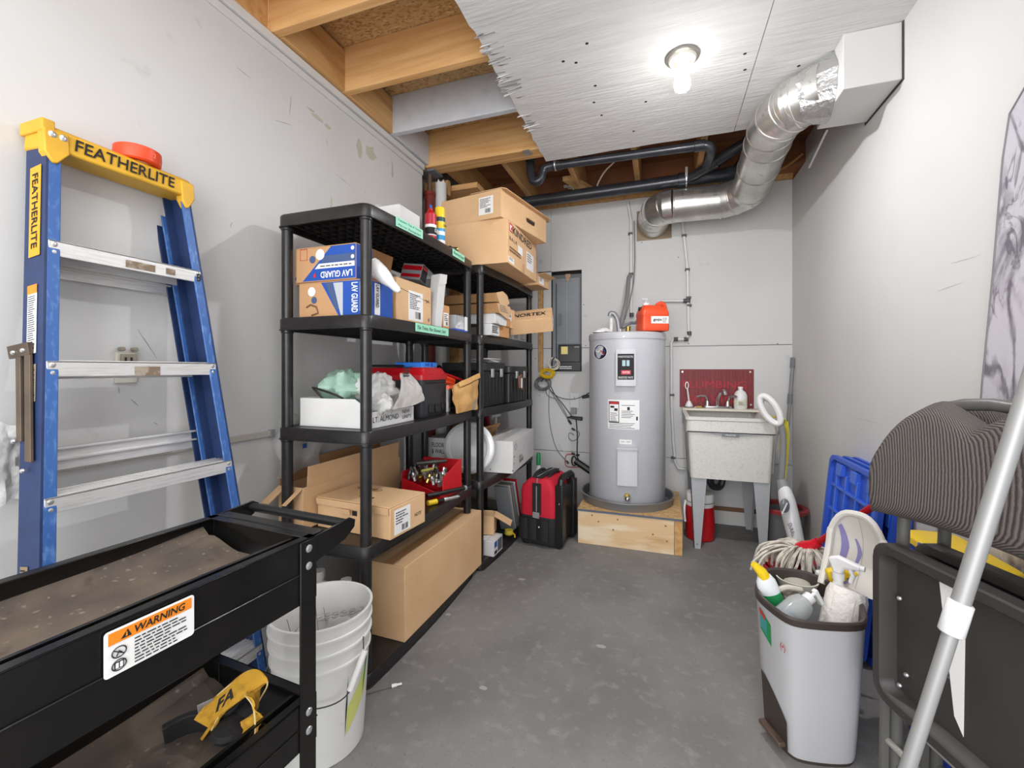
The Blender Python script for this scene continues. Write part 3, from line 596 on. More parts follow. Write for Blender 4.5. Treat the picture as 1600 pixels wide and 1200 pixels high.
# loose wire with a white toggle on the floor
a, b = RZ(563, 1087, .004), RZ(612, 1072, .006); t = thing('toggle_wire', 'thin wire with a white plastic end on the concrete by the pail', 'wire', tuple((a+b)/2))
build(G().tube([a, (a+b)/2+Z3*.001, b], .0022, 6), 'wire_rod', CABLEG, t, w=True); c = RZ(628, 1068, .008)
build(G().cyl(b, b+(c-b)*.5, .007, .006, 10).cyl(b+(c-b)*.5, c, .004, n=8), 'toggle_end', WHITEP, t, w=True)
# ================================================================ shelf units
LIP = .05; LB = [0.0, .483, .916, 1.357, 1.775]; ST = [z+LIP for z in LB]
def shelf_unit(label, loc, rz, cut=0):
    """origin = near front post; x: front 0 .. rear -.385, y: 0 .. .91"""
    t = thing('shelving_unit', label, 'shelving unit', loc, rz, 'black plastic shelving units')
    D, L = .385, .91
    def outline(off, z):
        r = .032; o = []
        x0, x1, y0, y1 = -D-.028-off, .028+off, -.028-off, L+.028+off
        for (cx, cy, a0) in ((x1-r, y0+r, -PI/2), (x1-r, y1-r, 0), (x0+r, y1-r, PI/2), (x0+r, y0+r, PI)):
            for i in range(5): a = a0+PI/2*i/4; o.append(Vector((cx+r*math.cos(a), cy+r*math.sin(a), z)))
            if cx > -.1 and cy < .2:
                for i in range(1, 10): s_ = i/10; o.append(Vector((x1+.018*math.sin(PI*s_), y0+r+(y1-y0-2*r)*s_, z)))
        return o
    for k, z in enumerate(LB):
        q = G()
        rings = [outline(.003, z+.0), outline(.003, z+.004), outline(0, z+.005), outline(0, z+LIP-.006), outline(-.004, z+LIP), outline(-.030, z+LIP), outline(-.030, z+LIP-.006), outline(-.005, z+LIP-.009), outline(-.005, z), outline(.003, z)]
        q.loft(rings, cap=False)
        q.prism(outline(-.029, z+LIP-.006), (0, 0, .0055))
        sh = build(q, 'shelf', BLKPL, t, smooth=50)
        q = G()          # grid of ribs under the deck
        for i in range(9): x = -D+.02+i*(D-.04)/8; q.box(x-.0015, x+.0015, -.015, L+.015, z+.012, z+LIP-.006)
        for i in range(18): y = .02+i*(L-.04)/17; q.box(-D-.01, .01, y-.0015, y+.0015, z+.016, z+LIP-.006)
        build(q, 'underside_ribs', BLKPL, sh, kind='stuff')
        if k < 4:
            pass
    for x in (0, -D):
        for y in (0, L):
            q = G().cyl((x, y, cut if (cut and x == 0 and y > 0) else .051), (x, y, 1.80), .0215, n=20)
            pp = build(q, 'post', BLKPL, t)
            cc = G()
            for z in LB[1:]: cc.lathe([(.0215, z-.012), (.0245, z-.008), (.0245, z), (.0215, z)], (x, y, 0), 16, cap=False)
            build(cc, 'collars', BLKPL, pp)
    return t
U1 = shelf_unit('black plastic shelving unit with green tape notes, nearest the ladder', (-1.061, 1.38, 0), 0, .3725)
U2 = shelf_unit('black plastic shelving unit farther back, beside the electrical panel', (-1.03, 2.405, 0), math.radians(-2.2))
def lipnote(y0, y1, z, body, h=.036, par=U1):
    fx = lambda y: .029+.018*math.sin(PI*max(0, min(1, (y-.004)/.902)))
    a, b = Vector((fx(y0)+.0015, y0, z)), Vector((fx(y1)+.0015, y1, z)); xd = (b-a).normalized(); w = (b-a).length
    pl = plate(par, MINT, a, xd, Z3, w, h, 'tape_note', t=.0012); rows = body.split('\n'); n = len(rows)
    for i, r in enumerate(rows): text(r, pl, INK, a+xd*.012+Vector((.0006, 0, h*(1-(i+.78)/n))), xd, Z3, w*.86, h*.5/n, 0, shear=.25, lift=.0022)
ly = lambda u, v, z: RX(u, v, -1.045).y-1.38
lipnote(ly(611, 348, 1.8), ly(651, 362, 1.8), LB[4]+.010, 'Counter Top & Vanity\nParts Sampler', .040)
lipnote(ly(699, 396, 1.8), ly(720, 405, 1.8), LB[4]+.012, 'Plumbing Supply', .036)
lipnote(ly(640, 515, 1.3), ly(692, 520, 1.3), LB[3]+.010, 'Tile Trims, Pan Shower, Sink', .037)
# ================================================================ cartons
def carton(name, label, loc, size, rz=0, m=KRAFT, cat='box', tape=TAPE, group=None, rot=None, opened=None, inside=KRAFTIN, flaps=()):
    """size = (x, y, z) centred on x and y, base at z=0. opened: None or 'top'. flaps: (side, degrees from vertical, length)"""
    sx, sy, sz = size; t = thing(name, label, cat, loc, rz, group, rot); a, b = sx/2, sy/2
    if not opened:
        build(G().box(-a, a, -b, b, 0, sz-.003), 'carton_body', m, t, bev=.0025)
        if sx > .05 and sy > .05:
            if sx <= sy:
                build(G().box(-a+.001, -.0015, -b+.001, b-.001, sz-.003, sz), 'flap', m, t); build(G().box(.0015, a-.001, -b+.001, b-.001, sz-.003, sz), 'flap', m, t)
                if tape: build(G().box(-.025, .025, -b+.002, b-.002, sz, sz+.0006), 'packing_tape', tape, t)
            else:
                build(G().box(-a+.001, a-.001, -b+.001, -.0015, sz-.003, sz), 'flap', m, t); build(G().box(-a+.001, a-.001, .0015, b-.001, sz-.003, sz), 'flap', m, t)
                if tape: build(G().box(-a+.002, a-.002, -.025, .025, sz, sz+.0006), 'packing_tape', tape, t)
    else:
        w = .004; q = G().box(-a, a, -b, b, 0, w).box(-a, -a+w, -b, b, w, sz).box(a-w, a, -b, b, w, sz).box(-a+w, a-w, -b, -b+w, w, sz).box(-a+w, a-w, b-w, b, w, sz)
        build(q, 'carton_body', m, t, bev=.001)
        for side, deg, ln in flaps:
            r = math.radians(deg); c, s_ = math.cos(r)*ln, math.sin(r)*ln
            if side == '+x': o, e1, e2 = Vector((a, -b, sz)), Vector((0, sy, 0)), Vector((s_, 0, c))
            elif side == '-x': o, e1, e2 = Vector((-a, b, sz)), Vector((0, -sy, 0)), Vector((-s_, 0, c))
            elif side == '-y': o, e1, e2 = Vector((-a, -b, sz)), Vector((sx, 0, 0)), Vector((0, -s_, c))
            else: o, e1, e2 = Vector((a, b, sz)), Vector((-sx, 0, 0)), Vector((0, s_, c))
            build(G().slab(o, e1, e2, .003), 'flap', m, t, bev=.001)
    return t
def side(size, s):
    """origin (lower left), right, up of a face seen from outside"""
    a, b = size[0]/2, size[1]/2
    return {'+x': (Vector((a, -b, 0)), Y3.copy(), Z3.copy()), '-y': (Vector((-a, -b, 0)), X3.copy(), Z3.copy()), '-x': (Vector((-a, b, 0)), -Y3, Z3.copy()), '+y': (Vector((a, b, 0)), -X3, Z3.copy()),
            'top': (Vector((-a, -b, size[2])), X3.copy(), Y3.copy())}[s]
def sticker(t, size, s, u, v, w, h, m=PAPER, rows=6, bar=True, nm='shipping_label', seed=1):
    o, xd, yd = side(size, s); o = o+xd*u+yd*v; p = plate(t, m, o, xd, yd, w, h, nm, t=.0008)
    if rows: fine(p, INK, o+xd*w*.08+yd*h*.38, xd, yd, w*.84, h*.54, rows, seed=seed, lift=.0014, ragged=.5)
    if bar: bars(p, INK, o+xd*w*.45+yd*h*.08, xd, yd, w*.4, h*.24, 10, lift=.0014, seed=seed)
    return p
def printed(t, size, s, body, u, v, w, h, m=INK, bold=.01, flip=False, lift=.0012, par=None):
    o, xd, yd = side(size, s); o = o+xd*u+yd*v
    if flip: o = o+xd*w+yd*h; xd, yd = -xd, -yd
    return text(body, par or t, m, o, xd, yd, w, h, bold, lift=lift)
def patch(t, size, s, pts, m, nm, lift=.0006, par=None):
    o, xd, yd = side(size, s); nn = xd.cross(yd); q = G().prism([o+xd*x+yd*y+nn*0 for x, y in pts], nn*lift); return build(q, nm, m, par or t)
# ================================================================ unit 1: on top
zt = ST[4]+.0005
S = (.34, .17, .105); t = carton('white_carton', 'low white open carton on top shelf of the unit nearest the ladder', (-1.262, 1.735, zt), S, 0, WHITEB, opened='top', flaps=())
# sloped sides of an opened tray
bg = G(); bg.shell(lambda u, v: Vector((-.16+.32*u, -.08+.16*v, .10+.045*math.sin(PI*u)*math.sin(PI*v)+.02*noise.noise(Vector((u*6, v*6, 3))))), 12, 8, (0, 0, .0015)); bg.v = [MW[t] @ p for p in bg.v]
build(bg, 'plastic_bag', BAG, tag=('crumpled clear bag in the low white open carton on the top shelf', 'plastic bag'))
S = (.012, .165, .07)
t = thing('tray_stack', 'dark flat tray with papers lying at the far end of the top shelf', 'tray', (-1.22, 2.09, zt)); build(G().prism(rrect(-.17, .13, -.15, .13, .01, 3, 0), (0, 0, .012)), 'tray_body', BLACK, t, bev=.002)
build(G().prism(rrect(-.15, .10, -.14, .11, .003, 2, .0125), (0, 0, .006)), 'paper_sheets', PAPER, t)
def can(name, label, p, r, h, mb, capm, cap_h, bands, nozzle=None, grp=None):
    t = thing(name, label, 'spray can', p, 0, grp); z1 = h-cap_h
    build(G().lathe([(r*.92, 0), (r, .005), (r, z1-.012), (r*.9, z1-.003), (r*.72, z1)], n=24), 'can_body', mb, t)
    if nozzle: build(G().lathe([(r*.97, z1-.010), (r*.97, z1), (r*.8, h-.025), (r*.5, h-.012), (.012, h-.010), (.011, h)], n=20), 'shoulder', capm, t); build(G().cyl((0, 0, h-.003), (0, 0, h+.018), .007, n=10), 'nozzle', nozzle, t)
    else: build(G().lathe([(r*1.0, z1-.014), (r*1.0, h-.005), (r*.93, h)], n=20), 'cap', capm, t)
    for z0, zz, mm in bands: build(G().lathe([(r+.0006, z0), (r+.0006, zz)], n=24, cap=False), 'colour_band', mm, t)
    return t
p = RX(675, 378, -1.09); c1 = can('spray_can', 'white and red spray can with blue nozzle standing on top shelf', (-1.10, p.y+.005, zt), .029, .185, PAPER, REDP, .03, [(.015, .045, REDP), (.05, .085, INK), (.10, .15, mat('crimson_print', '#b3162e', .4))], BLUEP)
text('GLUE', c1, PAPER, (.0315, -.018, .06), (0, 1, .05), (0, 0, 1), .036, .018, .02, shear=.3, lift=.001)
c2 = can('spray_can', 'yellow-capped blue spray can beside the white and red one', (-1.085, p.y+.075, zt), .026, .21, mat('sky_blue', '#2f9ad0', .4), YELPL, .05, [(.10, .135, YELPL), (.137, .158, mat('dark_teal', '#234a4a', .5)), (.015, .04, PAPER), (.065, .085, PAPER)])
text('CLEAN', c2, INK, (.0275, -.016, .11), (0, 1, 0), (0, 0, 1), .032, .012, .02, lift=.001)
t = thing('hose_nozzle', 'small black fitting beside the yellow-capped can', 'fitting', (-1.07, p.y+.155, zt)); build(G().sphere((0, 0, .018), .018, 12).cyl((0, 0, .018), (.02, .03, .022), .012, n=10), 'fitting_body', BLACK, t); build(G().cyl((.02, .03, .022), (.026, .038, .023), .014, n=10), 'fitting_ring', BRASS, t)
t = thing('cardboard_tube', 'brown cardboard tube lying behind the yellow-capped can', 'tube', (-1.16, 2.20, ST[4]+.03)); build(G().lathe([(.016, -.1), (.016, .1), (.013, .1), (.013, -.1), (.016, -.1)], n=16, cap=False, ax=Matrix.Rotation(PI/2, 3, 'X') @ Matrix.Identity(3)), 'tube_wall', KRAFT, t)
# ================================================================ unit 1: second shelf from the top
z3 = ST[3]+.0005
LG = 'blue sealing-kit cartons'
def lav(label, loc, rz, S, flip):
    t = carton('kit_carton', label, loc, S, rz, mat('kraft_print', '#c0946a', .75), tape=None, group=None)
    w, h = S[0], S[2]
    def pp(pts): return [((w-x, h-y) if flip else (x, y)) for x, y in pts]
    if flip:
        pass
    A = build(G().box(S[0]/2, S[0]/2+.0008, -S[1]/2+.002, S[1]/2-.002, .002, h-.004), 'blue_end', BLUEP, t)
    return t, A
SB = (.335, .17, .145)
t, A = lav('blue and tan sink-kit carton standing under its upside-down twin', (-1.243, 1.49, z3), 0, SB, False)
w, h = SB[0], SB[2]
B = patch(t, SB, '-y', [(w*.34, h-.004), (w*.995, h-.004), (w*.995, .004), (w*.60, .004)], BLUEP, 'blue_panel'); patch(t, SB, '-y', [(w*.40, h-.004), (w*.50, h-.004), (w*.62, .03), (w*.56, .03)], NAVYP, 'slate_band', .0009, B)
patch(t, SB, '-y', [(w*.52, h-.008), (w*.66, h-.008), (w*.66, .006), (w*.63, .006)], mat('pale_grey_print', '#b9bcc2', .5), 'pale_band', .0012, B)
o, xd, yd = side(SB, '-y'); text('LAV GUARD', B, PAPER, o+xd*w*.785+yd*(h-.012), -yd, xd, .118, .030, .02, lift=.0016)
patch(t, SB, '-y', [(w*.90, h-.01), (w*.985, h-.01), (w*.985, .02), (w*.90, .02)], mat('pale_grey_print', '#b9bcc2', .5), 'pale_band', .0012, B)
for (cx, cy, r, m_) in ((w*.20, h*.74, .019, PAPER), (w*.235, h*.50, .014, NAVYP)):
    build(G().add([o+xd*(cx+r*math.cos(2*PI*i/18))+yd*(cy+r*math.sin(2*PI*i/18))-Y3*.0014 for i in range(18)], [tuple(range(18))]), 'round_seal', m_, t)
build(G().tube([o+xd*(w*.12)+yd*.045-Y3*.001, o+xd*(w*.18)+yd*.055-Y3*.001, o+xd*(w*.27)+yd*.045-Y3*.001, o+xd*(w*.30)+yd*.02-Y3*.001, o+xd*(w*.2)+yd*.012-Y3*.001], .004, 6), 'pipe_picture', mat('print_brown', '#7d5a3c', .7), t)
o, xd, yd = side(SB, '+x'); wp = plate(A, PAPER, o+xd*.045+yd*.01+X3*.001, xd, yd, .035, .125, 'white_strip', t=.0006); text('LAV GUARD', wp, INK, o+xd*.052+yd*.130+X3*.002, -yd, xd, .09, .02, .015)
SB2 = (.30, .105, .142)
t, A = lav('upside-down blue and tan sink-kit carton on top of its twin', (-1.281, 1.462, z3+.1485), 0, SB2, True)
w, h = SB2[0], SB2[2]; o, xd, yd = side(SB2, '-y')
B = patch(t, SB2, '-y', [(w*.60, h-.004), (w*.995, h-.004), (w*.995, .004), (w*.12, .004)], BLUEP, 'blue_panel'); patch(t, SB2, '-y', [(w*.505, h*.72), (w*.98, h*.72), (w*.98, h*.52), (w*.42, h*.52)], NAVYP, 'slate_band', .0009, B)
patch(t, SB2, '-y', [(w*.40, h*.5), (w*.98, h*.5), (w*.98, h*.36), (w*.33, h*.36)], PAPER, 'pale_band', .0011, B); fine(B, GREYINK, o+xd*w*.42+yd*h*.38, xd, yd, w*.54, h*.09, 1, lift=.0018)
text('LAV GUARD', B, PAPER, o+xd*w*.945+yd*(h*.27), -xd, -yd, .155, .026, .02, lift=.0016)
build(G().add([o+xd*(w*.33+.006*math.cos(2*PI*i/14))+yd*(h*.17+.009*math.sin(2*PI*i/14))-Y3*.0015 for i in range(14)], [tuple(range(14))]), 'red_drop', REDINK, B)
for (cx, cy, r, m_) in ((w*.42, h*.76, .022, PAPER), (w*.29, h*.64, .015, NAVYP), (w*.95, h*.62, .008, PAPER), (w*.95, h*.86, .008, PAPER)):
    build(G().add([o+xd*(cx+r*math.cos(2*PI*i/18))+yd*(cy+r*math.sin(2*PI*i/18))-Y3*.0016 for i in range(18)], [tuple(range(18))]), 'round_seal', m_, t)
build(G().tube([o+xd*(w*.08+a)+yd*(h*.78+b)-Y3*.0012 for a, b in ((0, .025), (.035, .025), (.035, -.02), (0, -.02), (0, .025))], .0012, 4), 'panel_frame', REDINK, t)
# a third one behind, against the wall
S = (.03, .30, .165); t = carton('kit_carton', 'tan kit carton wedged between the shelving unit and the wall', (-1.523, 1.66, 1.571), S, 0, mat('kraft_print', '#c0946a', .75), tape=None); o, xd, yd = side(S, '-y')
build(G().add([o+xd*(.010+.009*math.cos(2*PI*i/14))+yd*(.03+.010*math.sin(2*PI*i/14))-Y3*.001 for i in range(14)], [tuple(range(14))]), 'round_seal', NAVYP, t)
build(G().box(-.055, -.017, -.02, .02, .06, .065).box(-.055, .017, .12, .15, -.02, -.0005), 'hook_strip', BLKPL, t)
# open kraft carton behind, with raised flaps
S = (.17, .20, .20); t = carton('open_carton', 'open kraft carton with flap raised behind the white caulking tube', (-1.335, 1.69, z3), S, 0, KRAFT2, opened='top', flaps=(('+x', 12, .135), ('-y', 6, .10)))
t = thing('caulk_tube', 'white plastic tube with tapered tip resting on kit cartons', 'tube', RX(603, 430, -1.03)); a, b = RX(580, 412, -1.10), RX(624, 456, -.995)
d = (b-a).normalized(); build(G().tube([a, a+d*.01, a+d*.055, a+d*.085, a+d*.115, b-d*.012, b], [.026, .033, .033, .028, .018, .0145, .008], 18), 'tube_body', WHITEP, t, w=True, smooth=50); build(G().cyl(a-d*.001, a+d*.012, .030, n=18), 'end_cap', WHITEB, t, w=True)
# kraft carton with shipping label
S = (.155, .30, .195); t = carton('kraft_carton', 'kraft carton with a dashed tear line and white label, behind middle green note', (-1.162, 1.765, z3), S, 0, KRAFT)
sticker(t, S, '+x', .095, .018, .125, .135, rows=9, seed=4)
o, xd, yd = side(S, '+x'); q = G()
for i in range(15): p = o+xd*(.035+.015*i)+yd*(.148-.0018*i)+X3*.0008; q.add([p, p+xd*.009, p+xd*.009+yd*.003, p+yd*.003], [(0, 1, 2, 3)])
q.tube([o+xd*.245+yd*.13+X3*.001, o+xd*.282+yd*.12+X3*.001], .0016, 4).tube([o+xd*.25+yd*.115+X3*.001, o+xd*.278+yd*.132+X3*.001], .0016, 4); build(q, 'tear_line', INK, t)
p = o+xd*.275+yd*.035+X3*.001; build(G().add([p+xd*.008*math.cos(2*PI*i/14)+yd*.010*math.sin(2*PI*i/14) for i in range(14)], [tuple(range(14))]), 'grey_dot', HEATD, t)
# grey/black/red printed carton behind
t = carton('printed_carton', 'black and silver printed carton tilted on the dashed-line kraft carton', RX(655, 440, -1.19)+Vector((-.03, .02, -.01)), (.12, .14, .085), 0, mat('silver_print', '#8f9194', .4), tape=None, rot=(math.radians(-14), math.radians(8), 0)); S = (.12, .14, .085)
patch(t, S, '+x', [(.0, .002), (.06, .002), (.05, .08), (.0, .08)], INK, 'black_panel'); patch(t, S, '-y', [(.004, .05), (.116, .05), (.116, .075), (.004, .075)], REDP, 'red_band'); patch(t, S, '-y', [(.004, .012), (.116, .012), (.116, .03), (.004, .03)], REDP, 'red_band'); patch(t, S, '+x', [(.004, .062), (.046, .062), (.046, .074), (.004, .074)], REDINK, 'red_band', .0012)
# white box leaning upright
t = thing('white_long_box', 'long white box standing on end and leaning on the label carton', 'box', (-1.12, 1.96, z3)); q = G()
b0, b1, t0, t1 = Vector((-1.068, 1.925, z3)), Vector((-1.068, 1.993, z3)), Vector((-1.075, 1.985, 1.690)), Vector((-1.075, 2.062, 1.70)); dv = Vector((-.055, .012, 0))
q.hexa([b0, b1, b1+dv, b0+dv, t0, t1, t1+dv, t0+dv]); build(q, 'box_body', WHITEB, t, w=True, bev=.002)
n0 = t0+(b0-t0)*.23; n1 = t1+(b1-t1)*.17; build(G().hexa([n0+X3*.0005, n1+X3*.0005, n1+X3*.004, n0+X3*.004, t0+X3*.0005, t1+X3*.0005, t1+X3*.004, t0+X3*.004]), 'tuck_flap', WHITEB, t, w=True)
S = (.10, .075, .13); t = carton('small_carton', 'small orange-tan carton with white label at far end of the middle shelf', (-1.125, 2.058, z3), S, 0, mat('orange_kraft', '#cf9863', .75), tape=None); sticker(t, S, '+x', .008, .02, .052, .07, rows=4, seed=8)
# clear plastic package on blue card
t = thing('clear_package', 'clear plastic package with blue edge at the far end of the middle shelf', 'package', (-1.12, 2.185, z3))
build(G().box(-.10, .075, -.075, .07, 0, .012), 'blue_tray', BLUEPL, t, bev=.002); build(G().box(-.098, .072, -.072, .064, .0125, .088), 'clear_cover', CLEAR, t, bev=.004); build(G().box(.074, .078, .04, .068, .010, .088), 'white_card', PAPER, t)
q = G().grid(lambda u, v: Vector((.068-.01*noise.noise(Vector((u*4, v*4, 1))), -.065+.12*u, .014+.05*v*(1-abs(u-.6)))), 10, 6); build(q, 'crumpled_liner', PAPER, t)
# ================================================================ unit 1: third shelf
z2 = ST[2]+.0005
t = thing('white_parts_tray', 'shallow white carton tray with handwritten note LT. ALMOND', 'box', (-1.247, 1.59, z2)); x0, x1, y0, y1 = -.17, .175, -.175, .145; w = .004
q = G().box(x0, x1, y0, y1, 0, w).box(x0, x0+w, y0, y1, w, .115)
q.prism([(x0, y0, w), (x1, y0, w), (x1, y0, .070), (x1-.07, y0, .115), (x0, y0, .115)], (0, w, 0)).prism([(x0, y1-w, w), (x1, y1-w, w), (x1, y1-w, .062), (x1-.07, y1-w, .115), (x0, y1-w, .115)], (0, w, 0)).box(x1-w, x1, y0, y1, w, .064)
build(q, 'tray_body', WHITEB, t, bev=.001); fr = Vector((x1, y0, 0))
text('LT. ALMOND', t, INK, fr+Vector((.0002, .02, .022)), Y3, Z3, .175, .022, 0, lift=.0012); text('NEW\nUNITS', t, INK, fr+Vector((.0002, .225, .016)), Y3, Z3, .07, .04, 0, lift=.0012)
def blob(name, label, c, r, m, sc, seed, amp=.36, cat='plastic bag', parent=None):
    q = G().sphere((0, 0, 0), 1, 40, (1, 1, 1)); v2 = []
    for p in q.v:
        d = p.normalized(); k = 1+amp*noise.noise(d*1.8+Vector((seed, 0, 0)))+amp*.5*noise.noise(d*5+Vector((0, seed, 0)))-amp*.2*abs(noise.noise(d*9+Vector((seed, 0, seed)))); v2.append(Vector((d.x*sc[0], d.y*sc[1], max(d.z*sc[2], -.85*sc[2])))*r*k+Vector(c))
    q.v = v2; return build(q, name, m, tag=(label, cat), smooth=45)
blob('plastic_bag', 'crumpled pale green bag in the handwritten white tray', (-1.30, 1.56, z2+.155), .08, BAGG, (1.15, 1.3, .95), 2)
blob('plastic_bag', 'clear bag beside the green one in the white tray', (-1.175, 1.60, z2+.145), .075, BAG, (1, 1.3, .95), 5)
blob('plastic_bag', 'white bag spilling over the front corner of the handwritten tray', (-1.085, 1.507, z2+.085), .05, BAG, (1, 1.0, .9), 8)
t = thing('printed_poly_bag', 'grey plastic bag with black print hanging over the tray by the toolbox', 'plastic bag', RX(640, 600, -1.06)); q = G()
TL, TR, BL_, BR_ = RX(626, 583, -1.09), RX(640, 583, -1.09), RX(613, 640, -1.045), RX(663, 632, -1.02)
q.shell(lambda u, v: (TL+(TR-TL)*u)*v+(BL_+(BR_-BL_)*(u**1.1))*(1-v)+Vector((.02*math.sin(PI*v)+.006*noise.noise(Vector((u*5, v*5, 0))), 0, .018*(u**3)*(1-v))), 12, 10, (-.003, 0, 0)); build(q, 'bag_film', mat('grey_poly', '#b5b0ab', .45, bump=(50, .4)), t, w=True)
fine(t, INK, TL+Vector((.006, .002, -.03)), (TR-TL), Z3, .055, .058, 5, w_=True, lift=.006, fill=.7, ragged=.1)
t = thing('power_cable', 'bent black cord sticking out of the white tray', 'cord', (-1.39, 1.45, z2+.1)); build(G().tube(smooth_path([(-1.335, 1.47, z2+.10), (-1.375, 1.45, z2+.150), (-1.36, 1.44, z2+.155), (-1.27, 1.45, z2+.13), (-1.24, 1.47, z2+.11)], 8), .0045, 8), 'cord_run', CABLEK, t, w=True)
# toolbox
def toolbox():
    t = thing('toolbox', 'black toolbox with red lid and a white label behind the handwritten tray', 'toolbox', (-1.22, 1.93, z2), 0)
    x0, x1, y0, y1 = -.205, .155, -.125, .115
    build(G().loft([[Vector((p.x*.95, p.y*.95, z)) if z < .01 else Vector((p.x, p.y, z)) for p in rrect(x0, x1, y0, y1, .02, 4)] for z in (0.0, .02, .19)]), 'toolbox_body', mat('charcoal_plastic', '#323236', .45, bump=(150, .1)), t)
    build(G().loft([[Vector((p.x, p.y, z)) for p in rrect(x0-.006+i, x1+.006-i, y0-.006+i, y1+.006-i, .022, 4)] for z, i in ((.182, 0), (.205, 0), (.212, .006), (.238, .02), (.242, .03))]), 'lid', REDP, t, smooth=25)
    plate(t, PAPER, (x1-.028, y0+.05, .2432), (0, 1, 0), (-1, 0, 0), .13, .06, 'white_label'); o = Vector((x1-.018, y0+.05, .2395))
    build(G().slab((x1-.004, y0+.04, .214), (0, .15, 0), (-.016, 0, .022), .001), 'white_label', PAPER, t)
    q = G().box(x1, x1+.006, y0+.02, y1-.02, .165, .18).box(x1, x1+.008, y0+.05, y0+.09, .02, .06).box(x1, x1+.008, y0+.11, y0+.15, .02, .06).box(x1, x1+.008, y1-.06, y1-.02, .02, .06); build(q, 'ribs', BLACK, t, bev=.002)
    build(G().box(x0+.05, x0+.11, y0-.014, y0-.002, .14, .21), 'latch', BLACK, t, bev=.003)
toolbox()
t = thing('blue_case', 'flat bright blue plastic case on the red toolbox lid', 'case', (-1.20, 1.97, z2+.243)); build(G().box(-.08, .08, -.08, .075, 0, .026), 'case_body', mat('bright_blue', '#2f7fe0', .4), t, bev=.006); build(G().box(.0802, .0822, -.05, -.01, .008, .02).box(.0802, .0822, .005, .02, .006, .022), 'case_latch', BLUEP, t)
t = thing('black_rod', 'thin black rod lying on the red toolbox lid', 'rod', (-1.30, 1.86, z2+.25)); build(G().cyl((-1.37, 1.82, z2+.2505), (-1.22, 1.88, z2+.2505), .006, n=8), 'rod_body', BLACK, t, w=True); build(G().cyl((-1.39, 1.812, z2+.2505), (-1.37, 1.82, z2+.2505), .0075, n=8), 'rod_tip', GREYP, t, w=True)
# envelope with orange handles
t = thing('kraft_envelope', 'crumpled kraft paper bag with grey tape on the third shelf', 'paper bag', (-1.09, 2.19, z2)); q = G()
A_, B_, C_, D_ = RX(699, 652, -1.035), RX(744, 636, -1.035), RX(746, 586, -1.03), RX(705, 606, -1.03)
A_.z = max(A_.z, z2); B_ = Vector((-.998, 2.30, z2+.006)); A_ = Vector((-1.004, 2.055, z2+.002)); C_ = Vector((-1.012, 2.33, z2+.20)); D_ = Vector((-1.035, 2.06, z2+.145))
def env(u, v): return (A_*(1-u)+B_*u)*(1-v)+(D_*(1-u)+C_*u)*v+Vector((.016*noise.noise(Vector((u*3, v*3, 7)))+.018*math.sin(PI*v)*math.sin(PI*u), 0, .006*noise.noise(Vector((u*4, 9, v*2)))))
q.shell(env, 14, 12, (-.012, 0, 0)); build(q, 'bag_paper', KENV, t, w=True, smooth=20)
build(G().shell(lambda u, v: env(.15+.85*u, .86+.14*v)+Vector((.010+.004*v, 0, .012)), 8, 3, (-.003, 0, 0)), 'folded_top', KENV, t, w=True)
build(G().shell(lambda u, v: env(.68+.10*u+.06*v, .02+.30*v)+Vector((.003, 0, 0)), 3, 5, (-.001, 0, 0)), 'tape_strip', GREYP, t, w=True)
t = thing('pliers', 'orange-handled tool lying behind the kraft paper bag', 'tool', (-1.13, 2.12, z2+.15))
build(G().tube(smooth_path([(-1.02, 1.97, z2+.142), (-1.035, 2.03, z2+.140), (-1.07, 2.11, z2+.143)], 5), .010, 8), 'lower_handle', ORANGE, t, w=True); build(G().tube(smooth_path([(-1.13, 2.02, z2+.20), (-1.13, 2.12, z2+.19), (-1.125, 2.24, z2+.165)], 5), .016, 8), 'upper_handle', ORANGE, t, w=True)
build(G().tube(smooth_path([(-1.11, 2.03, z2+.165), (-1.11, 2.13, z2+.16), (-1.115, 2.22, z2+.145)], 5), .013, 8), 'upper_handle', ORANGE, t, w=True); build(G().tube([(-1.20, 2.06, z2+.208), (-1.15, 2.2, z2+.205), (-1.10, 2.30, z2+.17)], .008, 8), 'red_cord', REDP, t, w=True)
build(G().cyl((-1.12, 2.15, z2), (-1.12, 2.15, z2+.15), .02, n=10), 'tool_head', ZINC, t, w=True)
# ================================================================ unit 1: fourth shelf
z1 = ST[1]+.0005
S = (.13, .70, .175); t = carton('long_open_carton', 'long open kraft carton with raised flaps at the back of the fourth shelf', (-1.458, 1.758, z1+.002), S, 0, KRAFT, opened='top', flaps=())
for xa, xb in ((-.065, -.022), (.044, .065)): build(G().slab((xa, -.35, .175), (xb-xa, 0, 0), (0, -.088, -.047), .003), 'flap', KRAFT, t, bev=.001)

